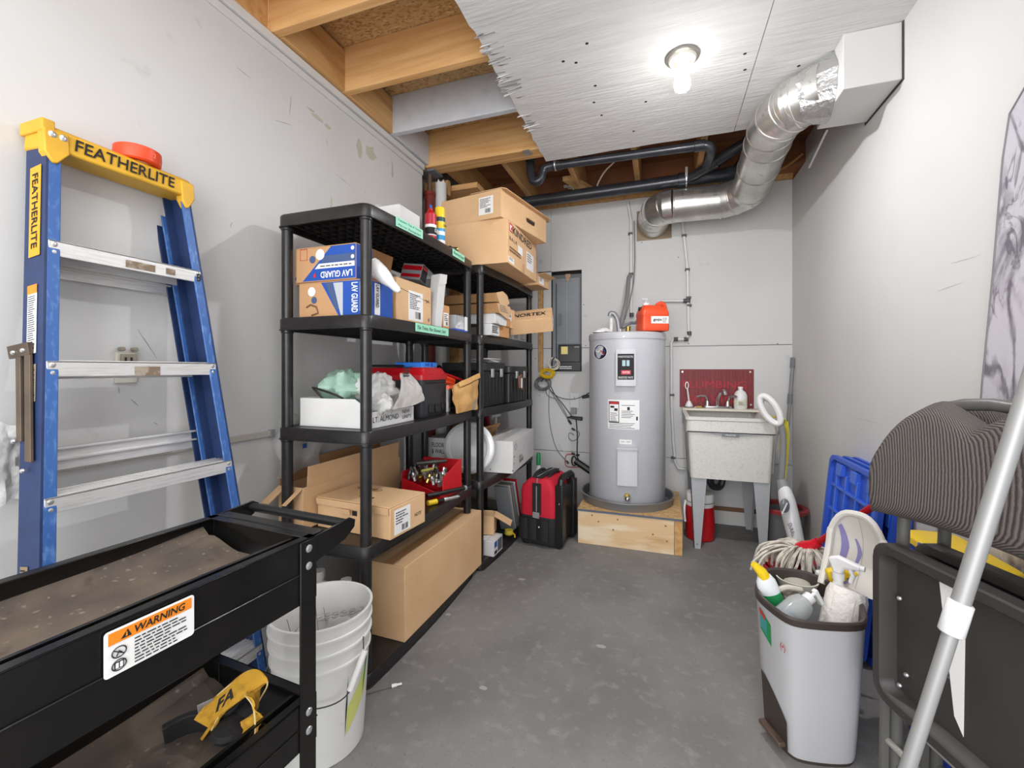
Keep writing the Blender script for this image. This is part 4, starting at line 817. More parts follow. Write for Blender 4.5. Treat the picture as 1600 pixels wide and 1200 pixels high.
t2 = t; q = G().slab((.065, -.33, .175), (0, .66, .0), (.006, 0, .085), .003); build(q, 'flap', KRAFT, t, bev=.001); q = G().slab((-.063, .345, .175), (0, -.69, 0), (.004, 0, .088), .003); build(q, 'flap', KRAFT2, t, bev=.001)
S = (.385, .23, .125); t = carton('flat_kraft_carton', 'flat kraft carton with tab lid and white shipping label, fourth shelf front', (-1.178, 1.573, z1), S, math.radians(-5), KRAFT, tape=None)
sticker(t, S, '+x', .025, .010, .10, .098, rows=5, seed=12); printed(t, S, '+x', 'NOTE', .155, .045, .045, .014); 
q = G().slab((-.1925, -.120, .125), (.385, 0, 0), (0, .236, .0), .004).slab((-.190, -.1205, .098), (.380, 0, 0), (0, -.004, .0275), .003); build(q, 'lid', KRAFT, t, bev=.001)
build(G().slab((-.06, -.126, .078), (.06, 0, 0), (0, -.004, .020), .003), 'tuck_tab', KRAFT, t); build(G().box(.0, .025, -.1165, -.1145, .072, .092), 'tab_slot', INK, t); build(G().box(-.03, .05, -.05, -.038, .129, .1294), 'tab_slot', INK, t)
printed(t, S, 'top', 'MANSFIELD', .06, .15, .14, .03, mat('print_brown', '#7d5a3c', .7), 0, lift=.0052)
# red bin of fittings
t = thing('red_parts_bin', 'red open-front bin full of hose fittings on the fourth shelf', 'bin', (-1.15, 2.075, z1)); w = .004
q = G().box(-.14, .095, -.11, .12, 0, w).box(-.14, -.14+w, -.11, .12, w, .13)
q.prism([(-.14, .12-w, 0), (.095, .12-w, 0), (.095, .12-w, .165), (-.14, .12-w, .165)], (0, w, 0)).prism([(-.14, -.11, 0), (.095, -.11, 0), (.095, -.11, .03), (-.14, -.11, .10)], (0, w, 0)).prism([(.095-w, -.11, 0), (.095-w, .12, 0), (.095-w, .12, .165), (.095-w, .075, .155), (.095-w, .03, .05), (.095-w, -.11, .03)], (w, 0, 0))
q.v = [p for p in q.v]; 
t_bin = t; build(q, 'bin_body', REDP, t, bev=.002)
RP = build(G().prism([Vector((.0955, y, z)) for y, z in ((-.10, 0), (.122, 0), (.122, .168), (.10, .17), (-.10, .112))], (.003, 0, 0)), 'end_panel', mat('bright_red', '#d1121f', .4), t, bev=.002)
for i in range(26):
    x = -1.27+.036*(i % 6)+rd.uniform(-.006, .006); y = 2.005+.043*(i//6)+rd.uniform(-.006, .006); z = z1+.05+.012*rd.random()+.025*(1-(i % 6)/6); a = Vector((x, y, z)); d = Vector((rd.uniform(-.3, .3), rd.uniform(-.4, .4), 1)).normalized()
    f = thing('hose_fitting', 'brass and steel hose fitting heaped in the red bin', 'fitting', a, 0, 'fittings heaped in the red bin'); m_ = rd.choice((BRASS, ZINC, mat('dark_steel', '#55534f', .4, .7)))
    build(G().cyl(a, a+d*.045, .009, n=8).cyl(a+d*.02, a+d*.032, .013, n=6), 'fitting_body', m_, f, w=True); build(G().cyl(a+d*.045, a+d*.07, .0065, n=8), 'fitting_tail', rd.choice((BLACK, ZINC)), f, w=True)
f = thing('clamp', 'grey steel clamp across the red bin of fittings', 'tool', (-1.15, 2.08, z1+.16)); build(G().tube([(-1.24, 2.04, z1+.160), (-1.17, 2.08, z1+.165), (-1.11, 2.13, z1+.166)], [.012, .014, .008], 8), 'tool_shank', mat('dark_steel', '#55534f', .4, .7), f, w=True); build(G().tube([(-1.2, 2.0, z1+.13), (-1.14, 2.07, z1+.135)], .008, 8), 'green_stem', mat('olive', '#a9a04a', .5), f, w=True)
# tools in front of the bin
t = thing('screwdriver', 'yellow and black screwdriver with steel tip jutting off fourth shelf', 'tool', (-1.06, 1.95, z1+.01)); a, b = Vector((-1.075, 1.865, z1+.014)), Vector((-.985, 2.015, z1+.014)); d = (b-a).normalized()
build(G().tube([a, a+d*.05], .013, 10), 'yellow_grip', YELPL, t, w=True); build(G().tube([a+d*.05, a+d*.09], .009, 8), 'collar', BLACK, t, w=True); build(G().tube([a+d*.09, a+d*.10, a+d*.12, b, b], [.010, .0115, .0085, .0085, .01], 10), 'steel_tip', ZINC, t, w=True)
t = thing('black_wand', 'black plastic wand lying across the front of the red bin', 'tube', (-1.04, 2.0, z1+.03)); a, b = Vector((-1.10, 1.90, z1+.037)), Vector((-.985, 2.11, z1+.034)); d = (b-a).normalized(); build(G().tube([a, a+d*.18, b], [.012, .012, .0105], 10), 'wand_tube', BLACK, t, w=True); build(G().cyl(b-d*.012, b, .0135, n=10), 'wand_collar', GREYP, t, w=True)
t = thing('red_valve', 'small red valve standing behind the red bin', 'valve', (-1.29, 2.23, z1)); build(G().cyl((0, 0, 0), (0, 0, .13), .02, n=12), 'valve_body', BRASS, t); build(G().lathe([(.025, .13), (.03, .14), (.022, .155), (.001, .16)], n=10), 'valve_cap', REDP, t)
S = (.15, .20, .22); t = carton('grey_carton', 'grey-white carton with black print in the shadow behind the round lid', (-1.372, 2.61, z1), S, 0, WHITEB, tape=None); printed(t, S, '-y', 'FLOOR\n& WALL', .03, .12, .1, .07)
# ================================================================ unit 1: bottom
z0 = ST[0]+.0005
S = (.175, .785, .318); t = carton('large_kraft_carton', 'largest plain kraft carton on the bottom shelf of the nearest unit', (-1.098, 1.972, z0), S, math.radians(-1.2), KRAFT)
t = thing('white_jug', 'white plastic jug standing behind the white pail, nearer the wall', 'jug', (-1.36, 1.46, z0), 0, None)
def jug(t, k=1, mm=BUCK):
    build(G().lathe([(.055*k, 0), (.06*k, .01), (.06*k, .2), (.05*k, .235), (.022*k, .262), (.02*k, .28)], n=20), 'jug_body', mm, t); build(G().cyl((0, 0, .276), (0, 0, .305), .026*k, .024*k, n=16), 'cap', WHITEP, t)
jug(t); t = thing('white_jug', 'white plastic jug with cap showing above the rim of the pail', 'jug', (-1.20, 1.435, z0)); jug(t, .9)
# ================================================================ unit 2: on top
zt = ST[4]+.0008
S = (.42, .62, .262); rzk = math.radians(0)
t = carton('lettered_carton', 'big kraft carton with red logo and black lettering overhanging the far unit', (-1.06, 2.702, zt), S, rzk, KRAFT)
o, xd, yd = side(S, '+x')
sq = G().add([o+xd*a+yd*b+X3*.001 for a, b in ((.035, .195), (.085, .195), (.085, .245), (.035, .245))], [(0, 1, 2, 3)]); build(sq, 'red_logo', REDINK, t); build(G().tube([o+xd*.048+yd*.235+X3*.0016, o+xd*.048+yd*.205+X3*.0016, o+xd*.072+yd*.205+X3*.0016], .003, 4).tube([o+xd*.06+yd*.222+X3*.0016, o+xd*.073+yd*.236+X3*.0016], .0025, 4), 'logo_mark', PAPER, t)
printed(t, S, '+x', 'KINDRED', .095, .196, .40, .046, INK, .02); printed(t, S, '+x', 'B A L R', .035, .145, .14, .022, INK, .01); fine(t, mat('print_brown', '#7d5a3c', .7), o+xd*.035+yd*.075, xd, yd, .22, .035, 2, seed=3, fill=.7, ragged=.1)
sticker(t, S, '+x', .38, .05, .165, .115, rows=4, bar=False, seed=6); sticker(t, S, '+x', .20, .105, .09, .05, rows=0, bar=False, nm='blank_label'); sticker(t, S, '+x', .02, .012, .10, .032, rows=2, bar=False, nm='small_label', seed=9)
plate(t, TAPE, o+xd*.285+X3*.0002, xd, yd, .05, .06, 'packing_tape', t=.0006)
S = (.44, .62, .165); rz2 = math.radians(-10.5); zz = zt+S_ if False else zt+.2635
n2 = Vector((-.88, 2.365, 0)); M2 = Matrix.Rotation(rz2, 3, 'Z'); cc = n2 - (M2 @ Vector((S[0]/2, -S[1]/2, 0)))
t = carton('handle_hole_carton', 'kraft carton with oval handle hole lying on the big lettered carton', (cc.x, cc.y, zz), S, rz2, KRAFT, opened='top', flaps=())
q = G().slab((S[0]/2+.002, -S[1]/2, S[2]+.001), (.0, S[1]+.06, .0), (-S[0]/2, 0, .004), .004); q.slab((S[0]/2, -S[1]/2, S[2]+.001), (.028, S[1]*.02, -.006), (0, S[1]+.02, .004), .004); build(q, 'lid', KRAFT, t, bev=.001)
o, xd, yd = side(S, '+x')
hp_ = [o+xd*(.315+a.x)+yd*(.062+a.y)+X3*.0012 for a in rrect(0, .12, 0, .038, .018, 4)]; build(G().add(hp_, [tuple(range(len(hp_)))]), 'hand_hole', mat('dark_hole', '#3d2a1c', .9), t); build(G().prism([o+xd*(.32+a.x)+yd*(.085+a.y)+X3*.0015 for a in rrect(0, .11, 0, .018, .008, 3)], (.012, 0, 0)), 'hole_flap', KRAFT, t)
sticker(t, S, '-y', .285, .03, .10, .105, PAPER, rows=7, seed=21)
t = carton('small_kraft_carton', 'small kraft carton with open flap at the far end beyond the big lettered carton', (-.965, 3.22, zt), (.24, .24, .075), math.radians(-6), KRAFT, opened='top', flaps=(('+x', 80, .055), ('+y', 40, .05))); S = (.24, .24, .075)
sticker(t, S, '+x', .02, .012, .10, .05, rows=3, bar=False, seed=5)
# ================================================================ unit 2: second shelf
z3 = ST[3]+.0008
S = (.10, .14, .068); t = carton('small_white_carton', 'small white carton with black print, front of the far unit by the post', (-1.02, 2.51, z3), (.10, .13, .07), math.radians(-2), WHITEB, tape=None); S = (.10, .13, .07); fine(t, INK, side(S, '+x')[0]+Vector((0, .012, .014)), Y3, Z3, .1, .045, 4, seed=7, fill=.6)
S = (.10, .17, .072); t = carton('small_kraft_carton', 'plain small kraft carton beside the small white one, far unit', (-1.02, 2.675, z3), S, math.radians(-2), mat('orange_kraft', '#cf9863', .75), tape=None)
S = (.30, .18, .06); t = carton('long_white_carton', 'long white carton with folded end flap lying on small cartons, far unit', (-1.10, 2.56, z3+.0735), S, math.radians(-3), WHITEB, tape=None)
o, xd, yd = side(S, '+x'); build(G().prism([o+xd*a+yd*b for a, b in ((.004, .056), (.15, .060), (.178, .03), (.170, -.004), (.06, -.004), (.02, .018))], (.003, 0, 0)), 'end_flap', WHITEB, t)
S = (.10, .07, .055); t = carton('small_kraft_carton', 'small kraft carton behind the long white one, next to the leaning carton', (-1.01, 2.725, z3+.0735), S, 0, mat('orange_kraft', '#cf9863', .75), tape=None)
S = (.36, .22, .062); t = carton('long_kraft_carton', 'long kraft carton with labelled open end, lower of the two kraft ones', (-1.115, 2.575, z3+.1345), S, math.radians(-2), KRAFT2, tape=None)
o, xd, yd = side(S, '+x'); fp = build(G().prism([o+xd*a+yd*b for a, b in ((.0, .058), (.11, .066), (.205, .062), (.235, .03), (.16, -.022), (.03, .005))], (.003, 0, 0)), 'end_flap', mat('light_kraft', '#d8b48a', .8), t); fine(fp, GREYINK, o+xd*.03+yd*.012+X3*.003, xd, yd, .14, .044, 4, seed=2)
S = (.38, .20, .055); t = carton('long_kraft_carton', 'long kraft carton with plain pointed flap, upper of the two kraft ones', (-1.13, 2.56, z3+.206), S, math.radians(-2), KRAFT2, tape=None, rot=(math.radians(2.5), 0, math.radians(-2)))
o, xd, yd = side(S, '+x'); build(G().prism([o+xd*a+yd*b for a, b in ((.0, .055), (.10, .075), (.17, .058), (.215, .01), (.16, -.012), (.05, -.012))], (.003, 0, 0)), 'end_flap', mat('light_kraft', '#d8b48a', .8), t)
S = (.07, .06, .03)
t = carton('flat_carton', 'kraft flat carton standing behind the two long kraft ones, far unit', (-1.10, 2.84, z3+.075), (.24, .14, .13), math.radians(-4), KRAFT, tape=None); sticker(t, (.24, .14, .13), '+x', .02, .05, .06, .06, rows=3, bar=False, seed=3)
t = carton('white_label_carton', 'small white carton with a black-framed label at the far end of its shelf', (-1.05, 3.13, z3), (.12, .11, .085), math.radians(-3), WHITEB, tape=None); S = (.12, .11, .085); o, xd, yd = side(S, '+x'); p = plate(t, INK, o+xd*.02+yd*.015, xd, yd, .075, .06, 'label_frame'); plate(p, PAPER, o+xd*.025+yd*.02+X3*.0006, xd, yd, .065, .05, 'label'); fine(p, INK, o+xd*.03+yd*.024+X3*.001, xd, yd, .05, .04, 3, seed=4)
t = carton('white_label_carton', 'small white and grey carton under the leaning printed carton', (-1.05, 2.99, z3), (.12, .13, .07), math.radians(-3), WHITEB, tape=None); S = (.12, .13, .07); fine(t, GREYINK, side(S, '+x')[0]+Vector((0, .012, .014)), Y3, Z3, .1, .045, 4, seed=17, fill=.6)
S = (.30, .20, .105); t = carton('leaning_carton', 'kraft carton with big black letters and white label jutting out toward the panel', (-.875, 3.00, z3+.088), S, 0, KRAFT, tape=None, rot=(math.radians(27), math.radians(-5), math.radians(10)))
o, xd, yd = side(S, 'top'); text('NORTEX', t, INK, o+Vector((.03, .06, .0)), X3, Y3, .23, .07, .02, lift=.002)
p = sticker(t, S, '+x', .01, .012, .10, .055, rows=4, bar=False, seed=14); sticker(t, S, '+x', .12, .03, .05, .03, rows=1, bar=False, nm='small_label', seed=15)
# ================================================================ unit 2: third shelf, tool cases
z2 = ST[2]+.0008
def case(label, x, y, w, d, h, rz=0):
    t = thing('tool_case', label, 'tool case', (x, y, z2), rz); q = G().prism(rrect(-d, 0, 0, w, .02, 4, 0), (0, 0, h*.80)); build(q, 'case_body', BLACK, t, bev=.004)
    r = G()
    for k in range(6): r.box(-.002, .004, w*.06+k*w*.16, w*.06+k*w*.16+.014, .01, h*.74)
    for k in range(4): r.box(-d*.2-k*d*.2, -d*.2-k*d*.2+.012, -.004, .002, .01, h*.74)
    build(r, 'case_ribs', BLACK, t, bev=.002)
    build(G().prism(rrect(-d-.004, .005, -.005, w+.005, .022, 4, h*.81), (0, 0, h*.19)), 'lid', mat('dark_lid', '#2c2c2d', .38), t, bev=.006)
    for yy in (w*.3, w*.75): build(G().box(.004, .014, yy-.018, yy+.018, h*.66, h*.86), 'latch', mat('latch_grey', '#b6b6b6', .35, .4), t, bev=.003)
    return t
case('black ribbed tool case with grey latches, nearer of the two on the far unit', -1.02, 2.455, .33, .30, .275, math.radians(-2)); case('black tool case farther along the shelf, beyond the nearer ribbed case', -.985, 2.83, .36, .32, .255, math.radians(-2))
t = thing('papers', 'loose white papers lying on the nearer black tool case', 'paper', (-1.10, 2.60, z2+.2755)); build(G().shell(lambda u, v: Vector((-.12+.2*u, -.10+.2*v, .004+.02*math.sin(3*u)*v+.008*noise.noise(Vector((u*4, v*4, 0))))), 8, 8, (0, 0, .001)), 'sheet', PAPER, t); build(G().shell(lambda u, v: Vector((-.08+.2*u, -.12+.15*v, .020+.012*math.sin(2*u+1)*v)), 8, 6, (0, 0, .001)), 'sheet', PAPER, t)
t = thing('leather_pouch', 'brown leather pouch hanging on the front of the far tool case', 'pouch', (-.955, 2.95, z2+.08)); q = G().hexa([(0, -.03, .02), (.012, -.03, .02), (.012, .05, 0), (0, .05, 0), (0, -.05, .10), (.012, -.05, .10), (.012, .03, .12), (0, .03, .12)]); build(q, 'pouch_body', mat('leather', '#7d5543', .7), t, bev=.004); build(G().box(.0125, .014, -.01, .02, .02, .09), 'pale_strip', PAPER, t)
t = thing('folder', 'dark orange folder standing at the far end of the tool case shelf', 'folder', (-1.00, 3.255, z2)); build(G().box(-.2, 0, -.012, .012, 0, .17), 'folder_body', mat('rust_folder', '#8d4b30', .7), t, bev=.002); build(G().box(-.2, .001, -.004, .004, .002, .165), 'folder_pages', PAPER, t)
t = thing('black_tool_bag', 'dark tool bag in the shadow behind the kraft paper bag', 'bag', (-1.378, 2.54, z2)); build(G().prism(rrect(-.05, .05, -.055, .05, .02, 3, 0), (0, 0, .22)), 'bag_body', BLKF, t, bev=.01); build(G().tube(arc((0, 0, .215), (0, 1, 0), (0, 0, 1), .04, 0, PI, 8), .006, 6), 'bag_handle', BLACK, t)
# ================================================================ unit 2: fourth shelf
z1 = ST[1]+.0008
S = (.20, .63, .205); rzw = math.radians(4); cc = Vector((-.893, 2.60, 0))-(Matrix.Rotation(rzw, 3, 'Z') @ Vector((S[0]/2, -S[1]/2, 0)))
t = carton('white_carton', 'large white carton with small printed code behind the round toilet lid', (cc.x, cc.y+.015, z1), S, rzw, WHITEB, tape=mat('white_tape', '#c9c8c6', .4)); printed(t, S, '+x', 'KH2435', .17, .035, .11, .026, INK, .01); printed(t, S, '+x', 'NOVA', .165, .065, .08, .02, GREYINK)
q = G()
for a, b in ((-.04, .03), (.06, .03), (-.04, .12)): pass
for s_, u, v in (('-y', .2, .02), ('-y', .05, .02), ('-y', .21, .11), ('+x', .03, .06)):
    o, xd, yd = side(S, s_); nn = xd.cross(yd); q.cyl(o+xd*u+yd*v, o+xd*u+yd*v+nn*.001, .005, n=8)
build(q, 'staples', GREYINK, t); o, xd, yd = side(S, '+x'); build(G().tube([o+xd*(.07+.025*math.cos(2*PI*i/16))+yd*(.16+.02*math.sin(2*PI*i/16))+X3*.001 for i in range(16)], .0012, 4, closed=True), 'round_seal', GREYINK, t)
t = thing('toilet_seat_lid', 'round white toilet lid leaning behind the two middle shelf posts', 'toilet lid', (-1.145, 2.475, z1+.003))
def lid_pt(r, a, dy): return Vector((r*math.cos(a), dy+ .02*(1+math.sin(a))*1.0, .17+r*.93*math.sin(a)))
rings = []
for r, dy in ((.001, -.010), (.10, -.011), (.125, -.010), (.132, -.017), (.150, -.020), (.168, -.014), (.174, -.004), (.172, .006), (.001, .010)): rings.append([lid_pt(r, 2*PI*j/48, dy) for j in range(48)])
build(G().loft(rings), 'lid_shell', mat('gloss_white', '#e6e6e5', .18), t, smooth=22)
S = (.20, .20, .20); t = carton('printed_kraft_carton', 'kraft carton with lettered open flap behind the large white carton', (-1.215, 2.74, z1), (.13, .40, .21), math.radians(-2), KRAFT2, opened='top', flaps=(('-x', 10, .06),))
fl = G().slab((.065, -.20, .21), (0, .40, .0), (.05, 0, .075), .003); f_ = build(fl, 'flap', KRAFT2, t); n_ = Vector((-.075, 0, .05)).normalized()
for k in range(2): text('SEAT ASSEMBLY', t, INK, Vector((.078+.018*k, -.14, .232+.027*k))+Vector((.004, 0, -.002)), (0, 1, 0), (.05, 0, .075), .22, .014, .01, lift=.004)
t = thing('broomstick', 'dark red handle standing at the back of the fourth shelf, far unit', 'handle', (-1.22, 3.02, z1)); build(G().tube(smooth_path([(0, 0, 0), (0, 0, .2), (-.01, -.03, .33)], 5), [.02]*11, 10), 'handle_shaft', mat('dark_red', '#8c1526', .5), t); build(G().sphere((-.01, -.03, .33), .021, 10), 'handle_knob', REDP, t)
t = thing('pipe_fitting', 'white plastic fitting standing beside the dark red handle', 'fitting', (-1.22, 3.16, z1)); build(G().cyl((0, 0, 0), (0, 0, .31), .012, n=10), 'stem', WHITEP, t); build(G().cyl((-.03, -.04, .30), (.02, .04, .31), .013, n=10).cyl((-.01, -.05, .28), (-.01, -.05, .34), .008, n=8), 'cross_bar', WHITEP, t)
# ================================================================ unit 2: bottom
z0 = ST[0]+.0008
t = carton('small_open_carton', 'small open kraft carton with raised flap on the black slatted deck', (-1.06, 2.60, z0+.10), (.10, .10, .12), math.radians(12), KRAFT, opened='top', flaps=(('+x', 118, .12), ('-y', 30, .05)))
S = (.075, .16, .20)
t = carton('silver_carton', 'narrow white and grey carton with dark picture panels behind the post, bottom shelf', (-1.015, 2.545, z0), (.10, .14, .095), math.radians(-2), WHITEB, tape=None); S = (.10, .14, .095); patch(t, S, '+x', [(.06, .01), (.13, .01), (.13, .085), (.06, .085)], mat('print_grey', '#5b5f66', .5), 'picture_panel'); patch(t, S, '+x', [(.01, .01), (.05, .01), (.05, .03), (.01, .03)], INK, 'picture_panel'); patch(t, S, '+x', [(.01, .05), (.05, .05), (.05, .085), (.01, .085)], BLUEP, 'picture_panel')
t = thing('grille', 'black slotted plastic grille lying on the bottom shelf of the far unit', 'grille', (-1.05, 2.93, z0), math.radians(-2)); q = G().box(-.12, .03, -.27, -.262, 0, .02).box(-.12, .03, .262, .27, 0, .02).box(.022, .03, -.27, .27, 0, .02).box(-.12, -.112, -.27, .27, 0, .02)
for k in range(14): q.box(-.112, .022, -.255+.038*k, -.238+.038*k, .004, .02)
q.box(-.05, -.042, -.262, .262, .004, .021); build(q, 'grille_bars', BLACK, t)
def lean(name, label, cat, y, th, w, h, m, x=-1.06, grp=None, dy=.16):
    t = thing(name, label, cat, (x, y, z0+.021), 0, grp, (math.radians(-math.degrees(math.atan(-dy/h))), 0, 0)) if False else thing(name, label, cat, (x, y, z0+.022), 0, grp, (math.radians(22), 0, 0))
    build(G().box(-w/2, w/2, 0, th, 0, h), 'slat', m, t, bev=.0015); build(G().box(w/2, w/2+.002, th*.2, th*.8, .01, h-.01), 'slat_edge', GREYP, t); return t
for k, (m_, lb_) in enumerate(((HEATD, 'grey metal strip leaning under the white carton, nearest the toilet lid'), (STEEL, 'bright metal strip leaning second from the toilet lid'), (mat('olive_strip', '#6c6a58', .5), 'olive strip leaning third from the toilet lid'), (HEATD, 'dark grey strip leaning fourth from the toilet lid'), (PEX, 'pale strip leaning closest to the white bottle'))):
    lean('metal_strip', lb_, 'strip', 2.87+.034*k, .016, .10, .36, m_, -1.02, 'strips leaning under the white carton')
t = lean('red_strip', 'red flat strip leaning beside the pale one under the white carton', 'strip', 3.055, .012, .10, .37, REDP, -1.02)
t = thing('coiled_strap', 'yellow coiled strap lying by the tool bag on the bottom shelf', 'strap', (-.985, 2.80, z0+.0215)); build(G().lathe([(.028, 0), (.032, .008), (.028, .03), (.018, .03), (.018, 0), (.028, 0)], n=14, cap=False), 'strap_roll', mat('dull_yellow', '#b8a52f', .6), t); build(G().tube([(.03, 0, .01), (.05, -.02, .008), (.06, -.05, .006)], .005, 6), 'strap_end', YELPL, t)
t = thing('cleaner_bottle', 'white cleaner bottle with green cap behind the red tool bag', 'bottle', (-.93, 3.36, 0)); build(G().lathe([(.045, 0), (.048, .01), (.048, .27), (.04, .33), (.016, .42), (.014, .44)], n=20, sy=.7), 'bottle_body', WHITEP, t); build(G().lathe([(.017, .435), (.018, .50), (.013, .53), (.001, .532)], n=16), 'cap', GREEN, t); build(G().grid(lambda u, v: Vector((.049*math.cos(-1.5+1.6*u), .0343*math.sin(-1.5+1.6*u), .10+.12*v))*1.0, 8, 1), 'label', REDP, t)
# ================================================================ jack post and pipe under the beam
t = thing('jack_post', 'dark red steel jack post under the wooden beam', 'post', (-1.56, 2.735, 0)); x = 0
build(G().cyl((0, 0, .006), (0, 0, 2.46), .034, n=20), 'post_tube', REDPOST, t); build(G().lathe([(.034, 2.43), (.042, 2.44), (.042, 2.46), (.018, 2.462)], n=20, cap=False), 'post_collar', REDPOST, t); build(G().cyl((0, 0, 2.46), (0, 0, 2.585), .016, n=14), 'screw_jack', mat('rusty_steel', '#6d5a48', .6, .5), t); build(G().box(-.09, .07, -.06, .06, 2.585, 2.598), 'bearing_plate', HEATD, t, bev=.001); build(G().cyl((0, 0, 0), (0, 0, .008), .039, n=20), 'foot_plate', REDPOST, t)
t = thing('white_pipe', 'upright white plastic pipe beside the dark red jack post', 'pipe', (-1.500, 2.79, 0)); build(G().lathe([(.040, .001), (.040, 2.535), (.036, 2.535), (.036, .001), (.040, .001)], n=24, cap=False), 'pipe_wall', PEX, t); q = G()
for k in range(7): a = k*.9; q.add([(.04*math.cos(a), .04*math.sin(a), 2.535), (.04*math.cos(a+.5), .04*math.sin(a+.5), 2.535), (.04*math.cos(a+.25), .04*math.sin(a+.25), 2.555)], [(0, 1, 2)])
build(q, 'torn_edge', PEX, t)
# ================================================================ red tool bag
def toolbag():
    t = thing('rolling_tool_bag', 'red and black canvas wheeled tool bag on the floor beside the platform', 'tool bag', (-.75, 2.985, 0), math.radians(-10))
    X0, X1, Y0, Y1 = -.155, .115, -.16, .16
    build(G().loft([[Vector((p.x*k, p.y*k, z)) for p in rrect(X0, X1, Y0, Y1, .04, 4)] for z, k in ((.015, .97), (.05, 1.0), (.20, 1.0), (.205, .99))]), 'base_tub', BLKF, t, bev=.004)
    def body(z):
        k = 1-.02*max(0, (z-.2)/.2); return k
    R = [[Vector((p.x*kx, p.y*ky, z)) for p in rrect(X0, X1, Y0, Y1, .04, 4)] for z, kx, ky in ((.203, .985, .985), (.36, .99, .99), (.40, .93, .97), (.445, .62, .93), (.46, .40, .90), (.462, .05, .5))]
    bd = build(G().loft(R), 'canvas_body', REDF, t, smooth=30)
    q = G().shell(lambda u, v: Vector((-.018-.035+.07*u, Y0*.97+(Y1-Y0)*.97*v, .464+.006*math.sin(PI*v))), 3, 10, (0, 0, .006)).shell(lambda u, v: Vector((-.05+.065*u-.0, Y0-.002-.0*v, .22+.21*v+.0*u)), 2, 4, (0, -.004, 0)); build(q, 'zip_band', BLKF, t)
    build(G().tube([(-.018, Y0*.9, .472), (-.018, Y1*.9, .474)], .004, 6).tube([(-.018, Y0-.007, .24), (-.018, Y0-.006, .40), (-.018, Y0*.93, .462)], .004, 6), 'zip', GREYP, t)
    for x in (-.07, .035): build(G().tube(smooth_path([(x, -.10, .45), (x+.005, -.06, .475), (x+.006, .0, .483), (x+.005, .06, .475), (x, .10, .45)], 5), .011, 8), 'carry_handle', BLKF, t)
    build(G().box(-.045, .005, Y0-.016, Y0-.004, .195, .235), 'buckle', GREYP, t, bev=.004)
    q = G()
    for x in (X0+.04, -.055, .03): q.shell(lambda u, v: Vector((x-.035+.075*u, Y0-.012-.012*math.sin(PI*u), .05+.14*v)), 5, 2, (0, .008, 0))
    build(q, 'front_pockets', BLKF, t); build(G().sphere((.01, Y0-.026, .145), .006, 8), 'stud', ZINC, t)
    # frame side
    q = G().box(X1-.01, X1+.045, Y0+.02, Y0+.085, .03, .425).box(X1-.01, X1+.045, Y1-.085, Y1-.02, .03, .425).box(X1-.01, X1+.03, Y0+.085, Y1-.085, .05, .40); build(q, 'back_frame', BLACK, t, bev=.006)
    build(G().tube([(X1+.018, Y0+.055, .42), (X1+.018, Y0+.06, .45), (X1+.018, Y0+.09, .468), (X1+.018, Y1-.09, .468), (X1+.018, Y1-.06, .45), (X1+.018, Y1-.055, .42)], .022, 10), 'trolley_handle', GREYP if False else BLACK, t)
    for y in (Y0+.045, Y1-.045): build(G().cyl((X1+.005, y-.02, .04), (X1+.005, y+.02, .04), .04, n=20).cyl((X1+.005, y-.022, .04), (X1+.005, y+.022, .04), .018, n=12), 'wheel', BLACK, t, bev=.004)
    build(G().box(X0+.02, X0+.06, Y0+.02, Y0+.06, 0, .02).box(X0+.02, X0+.06, Y1-.06, Y1-.02, 0, .02), 'feet', BLACK, t)
    build(G().tube([(X1+.02, Y0+.02, .30), (X1+.03, Y0+.03, .33), (X1+.02, Y0+.04, .31), (X1+.025, Y0+.03, .26)], .004, 6), 'clip', ZINC, t)
toolbag()
# ================================================================ electrical panel in its opening
t = thing('electrical_panel', 'grey electrical panel recessed in the back wall left of the water heater', 'breaker panel', (-.78, YB+.09, 1.19)); 
build(G().box(-.912, -.648, YB+.03, YB+.088, 1.195, 2.03), 'panel_box', mat('panel_box', '#5f6265', .5), t, w=True, bev=.002)
q = G().box(-.905, -.665, YB+.016, YB+.03, 1.20, 1.995); build(q, 'panel_cover', PANEL, t, w=True, bev=.002)
dr = build(G().box(-.868, -.672, YB+.009, YB+.016, 1.42, 1.97), 'panel_door', PANEL, t, w=True, bev=.002); build(G().box(-.777, -.774, YB+.0075, YB+.009, 1.42, 1.96), 'door_crease', mat('pale_grey_line', '#a7aaac', .5), dr, w=True)
build(G().box(-.873, -.868, YB+.008, YB+.017, 1.25, 1.95), 'door_gap', INK, t, w=True); build(G().box(-.852, -.820, YB+.005, YB+.0095, 1.58, 1.685), 'door_latch', HEATD, dr, w=True, bev=.002)
build(G().cyl((-.768, YB+.006, 1.985), (-.768, YB+.016, 1.985), .018, n=14), 'knockout_plate', mat('copper_tan', '#b08f76', .4, .4), t, w=True); build(G().box(-.79, -.745, YB+.012, YB+.017, 2.0, 2.03), 'name_plate', mat('copper_tan', '#b08f76', .4, .4), t, w=True)
t = thing('meter_box', 'black box with yellow sticky note below the grey electrical panel', 'box', (-.74, YB, 1.18)); build(G().box(-.842, -.648, YB-.035, YB+.012, 1.185, 1.412), 'box_body', BLACK, t, w=True, bev=.004)
build(G().box(-.838, -.652, YB-.045, YB-.036, 1.262, 1.405), 'cover', mat('dark_cover', '#262628', .35), t, w=True, bev=.004); pn = plate(t, mat('sticky_yellow', '#eee08f', .7), (-.815, YB-.0452, 1.33), X3, Z3, .058, .065, 'sticky_note', w_=True)
fine(t, PAPER, (-.83, YB-.0352, 1.20), X3, Z3, .11, .03, 2, w_=True, seed=3, ragged=.2); build(G().box(-.70, -.66, YB-.047, YB-.045, 1.385, 1.395), 'latch', GREYP, t, w=True)
